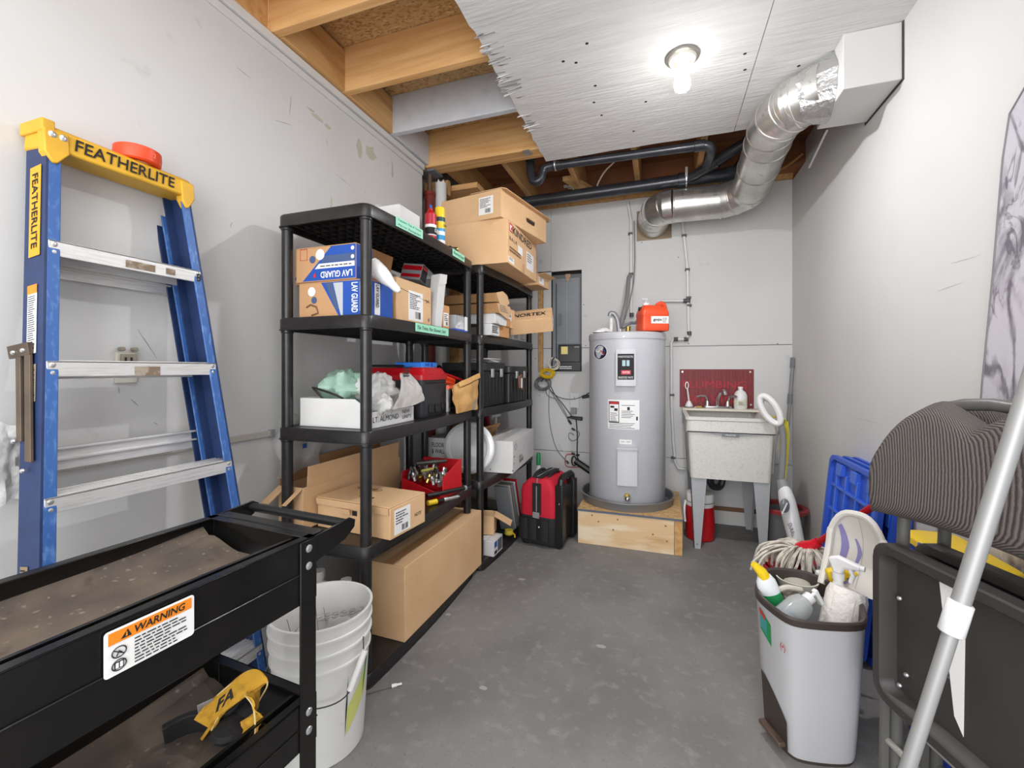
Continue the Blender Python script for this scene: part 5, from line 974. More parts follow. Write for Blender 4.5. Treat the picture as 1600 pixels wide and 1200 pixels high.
def coil(name, label, c, r, m, n, rr, seed, sq=.8):
    q = G(); r_ = random.Random(seed)
    for k in range(n):
        cc = Vector(c)+Vector((r_.uniform(-.012, .012), -.004*k-.006, r_.uniform(-.012, .012))); R = r*r_.uniform(.8, 1.1)
        q.tube([cc+Vector((R*math.cos(2*PI*i/22), .004*math.sin(4*PI*i/22+k), R*sq*math.sin(2*PI*i/22))) for i in range(22)], rr, 5, closed=True)
    t = thing(name, label, 'cable', (c[0], c[1], c[2]-r)); build(q, 'loops', m, t, w=True); q2 = G().cyl(Vector(c)+Vector((-.012, -.03, r*sq*.4)), Vector(c)+Vector((.012, -.02, r*sq*1.1)), .006, n=6); build(q2, 'tie', BLACK, t, w=True); return t
coil('cable_coil', 'yellow coiled network cable on the wall below the electrical panel', RY(856, 584, YB-.03), .058, YCAB, 9, .0045, 2, .62)
coil('cable_coil', 'grey coiled cable hanging under the yellow one', RY(849, 600, YB-.006), .058, CABLEG, 7, .0035, 5, .9); coil('cable_coil', 'cream coiled cable above the yellow one, against the panel', RY(865, 568, YB-.056), .045, CABLEW, 4, .004, 8, 1.05)
def cable(name, label, pts, r, m, Y=None, extra=None, k=6):
    P = [RY(u, v, (Y or YB-.008)) for u, v in pts]; t = thing(name, label, 'cable', P[-1]); build(G().tube(smooth_path(P, k), r, 6), 'cable_run', m, t, w=True)
    if extra: extra(t, P)
    return t
def plug(t, P): d = (P[-1]-P[-2]).normalized(); build(G().cyl(P[-1], P[-1]+d*.03, .009, n=8), 'plug', BLACK, t, w=True)
cable('wall_cable', 'black cable from the coils to the black adapter, upper run', [(860, 602), (868, 618), (880, 632), (893, 650)], .0035, CABLEK, extra=plug)
cable('wall_cable', 'grey cable from the coils to the adapter, lower run', [(857, 604), (866, 620), (878, 640), (888, 656)], .003, CABLEG, extra=plug); cable('wall_cable', 'grey cable looping low from the coils toward the outlet', [(852, 604), (856, 618), (872, 626), (885, 648), (890, 658)], .003, CABLEG, YB-.012, extra=plug)
cable('wall_cable', 'black cable swinging from the coils to the plug behind the heater', [(858, 608), (872, 620), (893, 624), (912, 619)], .003, CABLEK, YB-.016, extra=plug); cable('wall_cable', 'long thin grey cable hanging down to the red clip near the floor', [(858, 610), (858, 650), (864, 685), (872, 705), (885, 720)], .0028, CABLEG, YB-.006, extra=plug)
cable('wall_cable', 'white thin cable crossing the lower wall joint', [(873, 692), (880, 704), (893, 708)], .0025, PEX, YB-.010, extra=plug); cable('wall_cable', 'black cord down from the adapter to the black power bar', [(900, 655), (902, 680), (902, 712), (908, 726)], .005, CABLEK, YB-.012, extra=plug)
cable('wall_cable', 'small ring of grey cable beside the black cord', [(897, 680), (890, 676), (889, 684), (895, 689), (903, 684), (905, 676), (898, 672)], .003, CABLEG, YB-.010, extra=plug)
cable('wall_cable', 'red and black bent lead near the floor by the power bar', [(905, 730), (885, 728), (885, 711), (900, 711)], .0035, REDP, YB-.008, extra=plug)
t = thing('wall_outlet', 'white double outlet box on the back wall left of the heater', 'outlet', RY(899, 640, YB-.02)); a = RY(891, 637, YB); b = RY(905, 614, YB); build(G().box(a.x, b.x, YB-.008, YB-.0005, a.z, b.z), 'cover_plate', PEX, t, w=True, bev=.002); build(G().box(a.x+.01, b.x-.02, YB-.035, YB-.008, a.z-.05, a.z+.0), 'adapter', GREYP, t, w=True, bev=.003); build(G().cyl(((a.x+b.x)/2, YB-.0095, b.z-.04), ((a.x+b.x)/2, YB-.008, b.z-.04), .004, n=8), 'screw', INK, t, w=True)
t = thing('power_adapter', 'black power adapter lying against the wall below the outlet', 'adapter', RY(900, 655, YB-.03)); c = RY(900, 653, YB-.022); build(G().hexa([c+Vector(p) for p in ((-.055, -.02, -.005), (.055, -.02, -.022), (.055, .018, -.022), (-.055, .018, -.005), (-.055, -.02, .014), (.055, -.02, .010), (.055, .018, .010), (-.055, .018, .014))]), 'adapter_body', BLACK, t, w=True, bev=.006); build(G().cyl(c+Vector((-.055, 0, .004)), c+Vector((-.075, 0, .0)), .006, n=8), 'lead', BLACK, t, w=True)
t = thing('power_bar', 'black power bar slanting toward the heater base', 'power bar', RY(910, 730, YB-.03)); a = RY(899, 720, YB-.03); b = RY(925, 738, YB-.05); build(G().tube([a, b], [.028, .028], 8), 'bar_body', BLACK, t, w=True, smooth=20); build(G().tube([a+Vector((.02*math.cos(2*PI*i/14)-.01, -.01, .04*math.sin(2*PI*i/14))) for i in range(14)], .006, 6, closed=True), 'cord_loop', BLACK, t, w=True)
t = thing('wall_plug', 'black plug with cord behind the heater edge', 'plug', RY(914, 620, YB-.02)); c = RY(915, 620, YB-.015); build(G().cyl(c+Vector((-.03, 0, -.004)), c+Vector((.03, 0, .008)), .013, n=10), 'plug_body', BLACK, t, w=True); build(G().tube(smooth_path([c+Vector((.0, 0, .01)), c+Vector((.02, 0, .03)), c+Vector((.05, 0, .035))], 5), .004, 6), 'plug_cord', CABLEK, t, w=True)
# ================================================================ platform, pan, heater
t = thing('plywood_platform', 'low plywood platform on the floor carrying the drain pan and heater', 'platform', (-.21, 3.35, 0)); x0, x1, y0, y1 = -.545, .13, 2.99, 3.66
build(G().box(x0, x1-.05, y0, y0+.02, 0, .222), 'front_board', PWOOD, t, w=True, bev=.002); build(G().box(x1-.0485, x1, y0, y0+.022, 0, .222), 'corner_post', WOODY, t, w=True, bev=.002)
build(G().box(x0, x0+.02, y0+.02, y1, 0, .222), 'side_board', PWOOD, t, w=True, bev=.002); build(G().box(x1-.02, x1, y0+.022, y1, 0, .222), 'side_board', PWOOD, t, w=True, bev=.002); build(G().box(x0+.02, x1-.02, y1-.02, y1, 0, .222), 'back_board', PWOOD, t, w=True)
build(G().box(x0-.004, x1+.002, y0-.003, y1, .2225, .236), 'deck_board', OSB, t, w=True); build(G().box(x0-.004, x1+.002, y0-.006, y0-.003, .2225, .236), 'deck_edge', mat('blue_grey_edge', '#59636e', .6), t, w=True)
for u, v in ((935, 815), (965, 812), (1040, 822), (958, 828), (1020, 835), (925, 805), (1042, 846)):
    p = RY(u, v, y0-.001); build(G().cyl(p, p-Y3*.001, .006, .005, n=8), 'knot', mat('knot_brown', '#8d6240', .7), t, w=True)
HX, HY, HR = -.243, 3.33, .272
t = thing('drain_pan', 'round grey metal drain pan under the water heater', 'drain pan', (HX, HY, .2365)); build(G().lathe([(.001, 0), (.318, 0), (.330, .055), (.334, .058), (.330, .061), (.322, .058), (.311, .004), (.001, .003)], n=56, cap=False), 'pan_wall', mat('pan_metal', '#88898a', .35, .5), t); build(G().tube([(.333*math.cos(2*PI*i/56), .333*math.sin(2*PI*i/56), .058) for i in range(56)], .003, 6, closed=True), 'rolled_rim', ZINC, t)
hz = .2405; Ht = 1.462
t = thing('water_heater', 'tall grey cylindrical water heater on the plywood platform', 'water heater', (HX, HY, hz)); h = Ht-hz
build(G().lathe([(HR-.004, 0), (HR, .006), (HR, h-.05), (HR+.001, h-.049)], n=64), 'tank_jacket', HEAT, t); build(G().lathe([(HR+.004, h-.05), (HR+.005, h-.035), (HR+.004, h-.008), (HR-.010, h-.001), (.001, h+.006)], n=64, cap=False), 'top_cap', HEAT, t)
def hpt(u, v, lift=0):   # point of the jacket under a pixel
    d = _ray(u, v); ox, oy = -HX, -HY; a = d.x*d.x+d.y*d.y; b = 2*(d.x*ox+d.y*oy); c = ox*ox+oy*oy-(HR+lift)**2; tt = (-b-math.sqrt(max(b*b-4*a*c, 0)))/(2*a); return Vector((tt*d.x, tt*d.y, CH+tt*d.z))
def hang(u, v): p = hpt(u, v); return math.atan2(p.y-HY, p.x-HX), p.z-hz
def curved(u0, u1, v0, v1, lift, thick, m, nm, par, r=None):
    a0, _ = hang(u0, (v0+v1)/2); a1, _ = hang(u1, (v0+v1)/2); z1 = hang((u0+u1)/2, v0)[1]; z0_ = hang((u0+u1)/2, v1)[1]; n = 10; q = G()
    R0, R1 = HR+lift, HR+lift+thick
    def ring(R, i0=0): return R
    vs = []
    rings = []
    for i in range(n+1):
        a = a0+(a1-a0)*i/n; c, s_ = math.cos(a), math.sin(a); rings.append([Vector((R0*c, R0*s_, z0_)), Vector((R1*c, R1*s_, z0_)), Vector((R1*c, R1*s_, z1)), Vector((R0*c, R0*s_, z1))])
    q.loft(rings); return build(q, nm, m, par)
def ctext(body, u0, u1, v0, v1, lift, m, par, bold=0):
    """words wrapped on the jacket"""
    a0, _ = hang(u0, (v0+v1)/2); a1, _ = hang(u1, (v0+v1)/2); z1 = hang((u0+u1)/2, v0)[1]; z0_ = hang((u0+u1)/2, v1)[1]
    o = text(body, par, m, (0, 0, 0), X3, Y3, 1, 1, bold, lift=0)
    for vx in o.data.vertices: a = a0+(a1-a0)*vx.co.x; R = HR+lift; vx.co = Vector((R*math.cos(a), R*math.sin(a), z0_+(z1-z0_)*vx.co.y))
    return o
up_ = curved(964, 992, 546, 603, .0, .030, mat('cover_grey', '#c9cace', .4), 'upper_access_cover', t); pl = curved(966.5, 989.5, 553, 593, .0302, .001, INK, 'control_label', up_)
ctext('HYDROSTATE ELECTRIC', 967.5, 988.5, 556, 559, .0316, PAPER, pl); ctext('BRADFORD WHITE', 968, 988, 588, 591.5, .0316, PAPER, pl); rr_ = curved(971.5, 985, 578.5, 585, .0312, .0006, mat('crimson', '#c92a44', .5), 'red_oval', pl); ctext('WATER', 973, 983.5, 580, 583.5, .0322, PAPER, rr_); wc = curved(973, 977.5, 563, 572, .0312, .0006, mat('ice_blue', '#a9c6cf', .5), 'picture_mark', pl); curved(979, 983, 563, 572, .0312, .0006, mat('ice_blue', '#a9c6cf', .5), 'picture_mark', pl)
lo = curved(966, 994, 701, 758, .0, .028, mat('cover_grey', '#c9cace', .4), 'lower_access_cover', t); curved(965, 994.5, 698.5, 702, .0, .036, HEAT, 'cover_lip', t)
ws = curved(950, 999, 625, 671, .0004, .0008, PAPER, 'instruction_label', t); iw = curved(951.5, 967.5, 627, 660, .0014, .0006, INK, 'warning_frame', ws); ip = curved(952.5, 966.5, 631.5, 658.5, .0021, .0005, PAPER, 'warning_field', iw); ih = curved(952.5, 966.5, 628, 631, .0021, .0006, REDINK, 'warning_header', iw)
for v in (645, 648, 651, 654, 657): curved(954, 965-(v % 4), v, v+1, .0027, .0003, GREYINK, 'print_line', ip)
curved(954, 960, 634, 637, .0027, .0004, INK, 'picture_mark', ip); curved(960, 965, 638, 642, .0027, .0004, INK, 'picture_mark', ip)
for k, v in enumerate((633, 642, 644.5, 647, 649.5, 652, 661, 663.5, 666, 668.5)): curved(971 if v < 660 else 952, 992-(k*3) % 9, v, v+.9, .0014, .0003, GREYINK, 'print_line', ws)
curved(980, 984, 636, 641, .0014, .0003, INK, 'print_mark', ws); bq = curved(994, 996.5, 651, 657, .0014, .0003, INK, 'barcode', ws); sm = curved(968, 987, 687, 694, .0004, .0006, PAPER, 'small_label', t); ctext('ON  OFF', 970, 985, 689, 692, .0014, GREYINK, sm)
# round emblem at the upper left
q = G(); ca, cz = hang(937, 550); ca0 = hang(928, 550)[0]-ca; cz0 = hang(937, 533)[1]-cz
def disc(k, lift, m, nm, par, f=None):
    n = 24; ps = []
    for i in range(n):
        x = k*math.cos(2*PI*i/n); y = k*math.sin(2*PI*i/n); a = ca+ca0*x; R = HR+lift; ps.append(Vector((R*math.cos(a), R*math.sin(a), cz+cz0*.72*y)))
    return build(G().add(ps, [tuple(range(n))]), nm, m, par)
e1 = disc(1, .0008, PAPER, 'round_emblem', t); e2 = disc(.92, .0013, mat('deep_navy', '#232a45', .5), 'emblem_field', e1)
for (xa, ya, xb, yb, w_, m_) in ((-.1, .35, -.75, -.25, .16, REDINK), (-.45, .62, .25, .10, .18, PAPER), (-.75, .15, .55, .75, .14, mat('sky_print', '#4d8fd0', .5)), (-.55, -.35, .6, .25, .12, PAPER)):
    ps = []
    for x, y in ((xa, ya), (xb, yb), (xb, yb-w_), (xa, ya-w_)): a = ca+ca0*x*.9; R = HR+.0018; ps.append(Vector((R*math.cos(a), R*math.sin(a), cz+cz0*.72*y*.9)))
    build(G().add(ps, [(0, 1, 2, 3)]), 'emblem_stripe', m_, e2)
a, z = hang(980, 776); d = Vector((math.cos(a), math.sin(a), 0)); p = d*HR+Z3*z; vv = build(G().cyl(p-d*.01, p+d*.012, .022, n=16).cyl(p+d*.012, p+d*.05, .014, n=12), 'drain_valve', BRASS, t); build(G().sphere(p+d*.055, .018, 12, (1, 1, 1)), 'valve_knob', CHROME, vv)
q = G()
for u, v in ((925, 522), (1036, 524), (975, 526)): a, z = hang(u, v); q.cyl((HR*math.cos(a), HR*math.sin(a), z), ((HR+.008)*math.cos(a), (HR+.008)*math.sin(a), z), .005, n=8)
build(q, 'screws', ZINC, t)
zt = Ht+.008-hz
q = G().cyl((.01, .02, zt-.01), (.01, .02, zt+.05), .02, n=14); build(q, 'cold_nipple', BRASS, t); build(G().cyl((-.11, -.02, zt-.01), (-.11, -.02, zt+.02), .016, n=12).cyl((-.11, -.02, zt+.02), (-.11, -.02, zt+.11), .016, n=12).cyl((-.11, -.02, zt+.075), (-.11, -.02, zt+.088), .021, n=12), 'relief_pipe', PEX, t)
build(G().tube(smooth_path([(-.055, .0, zt), (-.055, 0, zt+.03), (-.065, .0, zt+.10), (-.09, 0, zt+.145), (-.115, 0, zt+.15), (-.12, 0, zt+.13)], 5), .018, 10), 'flex_connector', mat('braided_hose', '#8d8f91', .4, .4), t); build(G().tube(smooth_path([(-.05, .02, zt), (-.045, .03, zt+.06), (-.015, .10, zt+.22), (-.005, .18, zt+.34), (.0, .24, zt+.46), (.01, .27, zt+.475)], 6), .016, 10), 'supply_hose', mat('grey_hose', '#7c7d7d', .5), t)
build(G().cyl((-.05, .01, zt-.01), (-.05, .01, zt+.03), .026, n=14), 'hose_union', ZINC, t); build(G().tube(smooth_path([(-.03, .01, zt+.04), (.02, .03, zt+.075), (.06, .06, zt+.08), (.075, .08, zt+.10)], 5), .012, 8), 'elbow_pipe', HEATD, t)
t = thing('white_rag', 'crumpled white tissue on top of the water heater, left edge', 'tissue', (HX-.16, HY-.05, Ht+.004)); q = G().grid(lambda u, v: Vector((-.08+.15*u, -.07+.12*v, .006+max(0, .035*math.sin(PI*u)*math.sin(PI*v)+.012*noise.noise(Vector((u*5, v*5, 2)))))), 12, 10); build(q, 'tissue_sheet', PAPER, t); build(G().sphere((.02, 0, .018), .016, 8), 'crumple', PAPER, t)
# orange soap jug
def soapjug():
    c = RY(1019, 517, HY-.09); t = thing('soap_jug', 'orange hand cleaner jug with white pump on the water heater', 'jug', (c.x, c.y-.0, Ht+.0065), math.radians(22)); a, b = .098, .075
    m_ = mat('soap_orange', '#e8502a', .35); 
    build(G().loft([[Vector((p.x*k, p.y*k2, z)) for p in rrect(-a, a, -b, b, .022, 4)] for z, k, k2 in ((0, .96, .96), (.008, 1, 1), (.045, 1, 1), (.049, .975, .975), (.105, .975, .975), (.11, 1, 1), (.13, .99, .99), (.155, .90, .85), (.178, .74, .6), (.182, .70, .5))]), 'jug_body', m_, t, smooth=30)
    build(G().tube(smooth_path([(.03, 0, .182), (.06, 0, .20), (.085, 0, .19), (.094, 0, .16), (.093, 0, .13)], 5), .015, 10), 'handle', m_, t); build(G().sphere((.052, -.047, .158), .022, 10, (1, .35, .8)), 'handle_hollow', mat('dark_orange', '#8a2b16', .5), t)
    build(G().cyl((-.045, 0, .175), (-.045, 0, .20), .022, n=16), 'pump_collar', WHITEP, t); build(G().cyl((-.045, 0, .2), (-.045, 0, .225), .006, n=8).box(-.075, -.035, -.008, .008, .222, .236), 'pump_head', CLEAR, t); build(G().cyl((-.098, 0, .16), (-.075, 0, .158), .014, n=10), 'side_cap', BLACK, t)
    lb = plate(t, PAPER, (-.035, -b*.975-.0005, .05), X3, Z3, .122, .05, 'soap_label'); text('gojo', lb, INK, (-.022, -b*.975-.0015, .062), X3, Z3, .062, .024, .03); fine(lb, GREYINK, (.045, -b*.975-.0015, .055), X3, Z3, .036, .036, 4, seed=4)
soapjug()
# ================================================================ pipes on the back wall
def pipe(name, label, pts, r, m, clips=(), Y=YB-.022, coup=()):
    P = [RY(*p, Y) if len(p) == 2 else Vector(p) for p in pts]; t = thing(name, label, 'pipe', P[-1]); build(G().tube(P, r, 10), 'pipe_run', m, t, w=True, smooth=50)
    for u, v in clips: c = RY(u, v, Y); build(G().box(c.x-r-.006, c.x+r+.006, Y-r-.003, YB-.001, c.z-.008, c.z+.008), 'pipe_clip', CLIP, t, w=True, bev=.002)
    for u, v, ax in coup: c = RY(u, v, Y); build(G().cyl(c-ax*.016, c+ax*.016, r+.005, n=12), 'coupling', CLIP, t, w=True)
    return t
pipe('water_pipe', 'white water pipe down the back wall to the heater top', [(981, 316), (986, 345), (986, 492)], .0115, PEX, ((985, 365), (986, 428)), coup=((987, 492, Z3),))
pipe('water_pipe', 'white water pipe jogging from the duct past the orange jug to the sink', [(1066, 345), (1074, 420), (1076, 521), (1073, 530), (1052, 530), (1049, 535), (1049, 625), (1052, 690), (1055, 722), (1060, 732), (1072, 733)], .0115, PEX, ((1069, 368), (1074, 421), (1076, 465), (1077, 477), (1050, 617), (1052, 715)), coup=((1077, 521, Z3), (1056, 530, X3), (1072, 530, X3), (1075, 470, Z3)))
pipe('water_pipe', 'white branch pipe running left behind the orange jug', [(1034, 470), (1072, 470)], .0115, PEX, (), coup=((1071, 470, X3),))
cable('heater_cable', 'thin grey cable running down beside the pipe to the heater', [(991, 345), (992, 400), (990, 440), (984, 470), (976, 500)], .004, CABLEG, YB-.045, extra=lambda t, P: build(G().cyl(P[-1], P[-1]-Z3*.02, .008, n=8), 'cable_end', ZINC, t, w=True))
# ================================================================ laundry sink
def sink():
    t = thing('laundry_sink', 'pale freestanding laundry sink with grey legs against the back wall', 'sink', (.42, 3.4, 0)); x0, x1, y0, y1 = .165, .685, 3.12, 3.70; zb, zr = .475, .885
    def ring(z, k, dx=0, inn=0): return [Vector((p.x, p.y, z)) for p in rrect(x0+k+inn, x1-k-inn, y0+k*.8+inn, y1-inn-.002, .03, 4)]
    R = [ring(zb, .022), ring(.78, .004), ring(.785, -.006), ring(.86, -.004), ring(zr-.02, -.012), ring(zr, -.012), ring(zr, -.012, 0, .028), ring(.86, 0, 0, .03), ring(zb+.03, .03, 0, .02)]
    # deck at the back is higher and carries the tap
    b = build(G().loft(R), 'basin', SINKM, t, w=True, smooth=30)
    build(G().prism([Vector((x0-.012, y1-.13, zr)), Vector((x0-.012, y1-.002, zr)), Vector((x0-.012, y1-.002, zr+.018)), Vector((x0-.012, y1-.12, zr+.018))], (x1-x0+.024, 0, 0)), 'back_deck', SINKT, b, w=True, bev=.006)
    q = G().prism([Vector((x0+.0, y0-.0055, .785)), Vector((x1, y0-.0055, .785)), Vector((x1, y0-.0055, .79)), Vector(((x0+x1)/2, y0-.0055, .765)), Vector((x0, y0-.0055, .79))], (0, -.002, 0)); build(q, 'apron_crease', GREYP, b, w=True)
    build(G().box(.375, .475, y0-.010, y0-.004, .762, .783), 'badge', HEATD, b, w=True, bev=.002); text('MUSTEE', b, PAPER, (.395, y0-.0105, .768), X3, Z3, .06, .009, 0, w_=True)
    for sx in (0, 1):
        for sy in (0, 1):
            xa = x0+.022 if sx == 0 else x1-.022; dx = 1 if sx == 0 else -1; ya = y0+.03 if sy == 0 else y1-.05; dy = 1 if sy == 0 else -1; q = G()
            q.hexa([(xa+dx*.022, ya, 0), (xa+dx*.062, ya, 0), (xa+dx*.062, ya+dy*.004, 0), (xa+dx*.022, ya+dy*.004, 0), (xa, ya, zb), (xa+dx*.10, ya, zb), (xa+dx*.10, ya+dy*.004, zb), (xa, ya+dy*.004, zb)])
            q.hexa([(xa+dx*.022, ya, 0), (xa+dx*.026, ya, 0), (xa+dx*.026, ya+dy*.035, 0), (xa+dx*.022, ya+dy*.035, 0), (xa, ya, zb), (xa+dx*.004, ya, zb), (xa+dx*.004, ya+dy*.07, zb), (xa, ya+dy*.07, zb)])
            lg = build(q, 'leg', LEGG, t, w=True); c = Vector((xa+dx*.042, ya-.001*dy, .03)); build(G().cyl(c, c-Y3*.003*dy, .005, n=8), 'leg_screw', HEATD, lg, w=True)
    # tap
    zd = zr+.018; yc = y1-.065; xc = .405; q = G().prism([Vector((p.x, p.y, zd)) for p in rrect(xc-.10, xc+.10, yc-.025, yc+.025, .02, 4)], (0, 0, .018)); f = build(q, 'tap_base', CHROME, t, w=True, bev=.003)
    build(G().tube(smooth_path([(xc, yc, zd+.015), (xc+.003, yc-.01, zd+.07), (xc+.02, yc-.05, zd+.125), (xc+.035, yc-.09, zd+.135), (xc+.04, yc-.105, zd+.105)], 6), [.013]*25, 12), 'spout', CHROME, f, w=True)
    for s_ in (-1, 1): build(G().cyl((xc+.07*s_, yc, zd+.015), (xc+.07*s_, yc, zd+.055), .016, .013, n=12).tube(smooth_path([(xc+.07*s_, yc, zd+.05), (xc+.08*s_, yc-.01, zd+.085), (xc+.11*s_, yc-.03, zd+.095), (xc+.15*s_ if s_ < 0 else xc+.13, yc-.05, zd+.088)], 4), .010, 8), 'tap_handle', CHROME, f, w=True)
    build(G().tube(smooth_path([(.33, 3.45, zb), (.33, 3.45, .40), (.36, 3.47, .345), (.41, 3.50, .345), (.43, 3.52, .42), (.43, 3.60, .44), (.43, 3.70, .44)], 6), .024, 10), 'drain_trap', ABS, t, w=True); build(G().cyl((.33, 3.45, .38), (.33, 3.45, .47), .035, n=14), 'drain_nut', ABS, t, w=True)
    return zd
zd = sink()
t = thing('dish_brush', 'white long-handled brush standing on the sink deck, left end', 'brush', (.205, 3.64, zd)); build(G().lathe([(.026, 0), (.03, .012), (.022, .03), (.012, .05)], n=16), 'brush_head', WHITEP, t); build(G().tube([(0, 0, .045), (-.006, 0, .10), (-.012, 0, .15)], .006, 8).tube([(-.015+.011*math.cos(2*PI*i/14), 0, .172+.026*math.sin(2*PI*i/14)) for i in range(14)], .004, 6, closed=True), 'brush_handle', WHITEP, t); build(G().cyl((0, 0, 0), (0, 0, .008), .031, n=16), 'brush_band', HEATD, t)
t = thing('sponge', 'small worn yellow sponge beside the brush on the sink deck', 'sponge', (.275, 3.63, zd)); build(G().box(-.022, .022, -.015, .015, 0, .014), 'sponge_pad', mat('tan_sponge', '#b79a5a', .9), t, bev=.004); build(G().box(-.03, -.023, -.01, .01, 0, .01), 'soap_bit', PAPER, t, bev=.002)
t = thing('bottle', 'white plastic bottle standing on the sink deck right of the tap', 'bottle', (.562, 3.63, zd)); build(G().lathe([(.042, 0), (.045, .006), (.045, .10), (.036, .125), (.016, .142), (.015, .16)], n=24), 'bottle_body', WHITEP, t); build(G().cyl((0, 0, .155), (0, 0, .166), .017, n=14), 'cap', PAPER, t); pl = build(G().lathe([(.0455, .02), (.0455, .07)], n=24, cap=False), 'bottle_label', mat('cream_label', '#dcd9c4', .6), t); fine(pl, GREYINK, (-.02, -.0475, .03), X3, Z3, .04, .03, 4, seed=2)
# sign
t = thing('plumbing_sign', 'cracked maroon sign reading PLUMBING on the wall behind the sink', 'sign', (.40, YB-.006, .92)); a = RY(1062, 577, YB-.007); b = RY(1178, 580, YB-.007); build(G().box(a.x, b.x, YB-.007, YB-.0005, .90, a.z), 'sign_board', MAROON, t, w=True, bev=.001)
text('PLUMBING', t, SIGNRED, (a.x+.025, YB-.0072, a.z-.145), X3, Z3, .45, .055, 0, w_=True); text('SERVICE', t, SIGNRED, (a.x+.05, YB-.0072, a.z-.255), X3, Z3, .40, .05, 0, w_=True)
q = G(); r_ = random.Random(3)
for k in range(30):
    x = a.x+.01+(b.x-a.x-.02)*k/29+r_.uniform(-.008, .008); z = a.z-.003; pts = [Vector((x, YB-.0076, z))]
    while z > .93: z -= r_.uniform(.02, .05); x += r_.uniform(-.006, .006); pts.append(Vector((min(max(x, a.x+.003), b.x-.003), YB-.0076, z)))
    q.tube(pts, .0006, 3)
build(q, 'paint_cracks', CREAM, t, w=True, kind='stuff')
for x, z in ((a.x+.02, a.z-.02), (b.x-.025, a.z-.02), (b.x-.02, .93)): build(G().cyl((x, YB-.007, z), (x, YB-.009, z), .007, n=8), 'screw', ZINC, t, w=True)
# towel hanging at the right end
t = thing('yellow_cloth', 'yellow cloth draped over the right end of the sink', 'cloth', (.70, 3.2, .5)); q = G()
def tw(u, v):
    s_ = v*.52; x = .62+min(s_, .09)+.012*math.sin(u*9+v*4)*min(1, v*3); z = zd+.0 if s_ < .09 else zd-(s_-.09)
    if s_ < .09: z = .892+.006*math.sin(u*7)+.0
    else: z = .89-(s_-.09)*1.05
    return Vector((x+(.018 if s_ > .09 else 0), 3.10+.09*u*(1-.35*v)+.05*v*.5, z))
q.shell(tw, 10, 22, (.003, 0, .004)); build(q, 'cloth_sheet', YCLOTH, t, w=True); build(G().shell(lambda u, v: tw(u*.3, .2+.75*v)+Vector((.008, -.006, 0)), 3, 14, (.003, -.002, 0)), 'cloth_fold', YCLOTH, t, w=True)
# drinks cooler below
c = Vector((.262, 3.36, 0)); t = thing('drinks_cooler', 'red insulated jug with white lid under the sink, left side', 'cooler', c); build(G().lathe([(.085, 0), (.095, .01), (.098, .10), (.092, .22), (.088, .24)], n=28), 'cooler_body', REDP, t); build(G().lathe([(.09, .235), (.093, .25), (.092, .315), (.085, .325), (.001, .328)], n=28), 'cooler_lid', WHITEP, t); build(G().lathe([(.0935, .262), (.096, .266), (.0935, .27)], n=28, cap=False), 'lid_ring', GREYP, t); build(G().tube(smooth_path([(-.095, 0, .26), (-.105, -.03, .2), (-.10, -.05, .12)], 5), .007, 8), 'carry_strap', WHITEP, t)
# ================================================================ steam mop, broom, second bucket
t = thing('steam_mop', 'white and grey steam mop with ring handle standing right of the sink', 'steam mop', (.79, 3.02, 0)); H_ = RY(1203, 640, 3.03)
ring = [H_+Vector((.050*math.cos(2*PI*i/24)*1.0-.020*math.sin(2*PI*i/24), -.012*math.cos(2*PI*i/24), .078*math.sin(2*PI*i/24)-.03*math.cos(2*PI*i/24))) for i in range(24)]
build(G().tube(ring, .019, 10, closed=True), 'ring_handle', WHITEP, t, w=True); build(G().tube([H_+(p-H_)*.72+Y3*.004 for p in ring], .008, 8, closed=True), 'grip_inlay', GREYP, t, w=True)
n0 = H_+Vector((.055, 0, -.07)); n1 = RY(1224, 690, 3.03); n2 = RY(1221, 755, 3.01); build(G().tube(smooth_path([n0, n1, n2], 6), .017, 10), 'pole', mat('mop_pole_grey', '#7f8081', .4), t, w=True); build(G().tube(smooth_path([n0+Vector((.02, .01, 0)), n1+Vector((-.035, .02, 0)), n2+Vector((-.04, .02, .05))], 6), .006, 8), 'power_cord', CABLEG, t, w=True)
bA, bB, bC = RY(1224, 757, 3.0), RY(1237, 805, 2.93), RY(1247, 858, 2.88); d = (bC-bA)
build(G().tube(smooth_path([bA, bA+d*.12, bA+d*.35, bA+d*.7, bC], 5), [.02, .026, .032, .038, .043, .046, .049, .051, .053, .054, .055, .055, .055, .055, .054, .053, .052, .051, .050, .048, .046], 18, flat=.8), 'mop_body', mat('steam_white', '#e2e2e2', .25), t, w=True, smooth=60)
build(G().tube([n2+Z3*.02, bA+d*.10], [.028, .036], 12), 'neck_collar', GREYP, t, w=True); tk = RY(1226, 790, 2.88); build(G().sphere(tk, .036, 14, (.72, .4, 1.15)), 'water_tank', mat('smoke_tank', '#77787a', .2), t, w=True); build(G().tube([RY(1230, 786, 2.864), RY(1222, 803, 2.864)], .004, 6), 'tank_mark', PAPER, t, w=True)
text('ShARK', t, HEATD, RY(1230, 818, 2.862), RY(1236, 836, 2.862)-RY(1230, 818, 2.862), RY(1237, 816, 2.862)-RY(1230, 818, 2.862), .085, .022, .0, w_=True)
bs = bC+d*.06; build(G().tube([bC, Vector((bs.x, bs.y, .08))], .025, 10), 'lower_joint', GREYP, t, w=True); build(G().prism([Vector((bs.x+p.x, bs.y-.04+p.y, .004)) for p in rrect(-.12, .10, -.06, .07, .03, 4)], (0, 0, .05)), 'floor_head', GREYP, t, w=True, bev=.01)
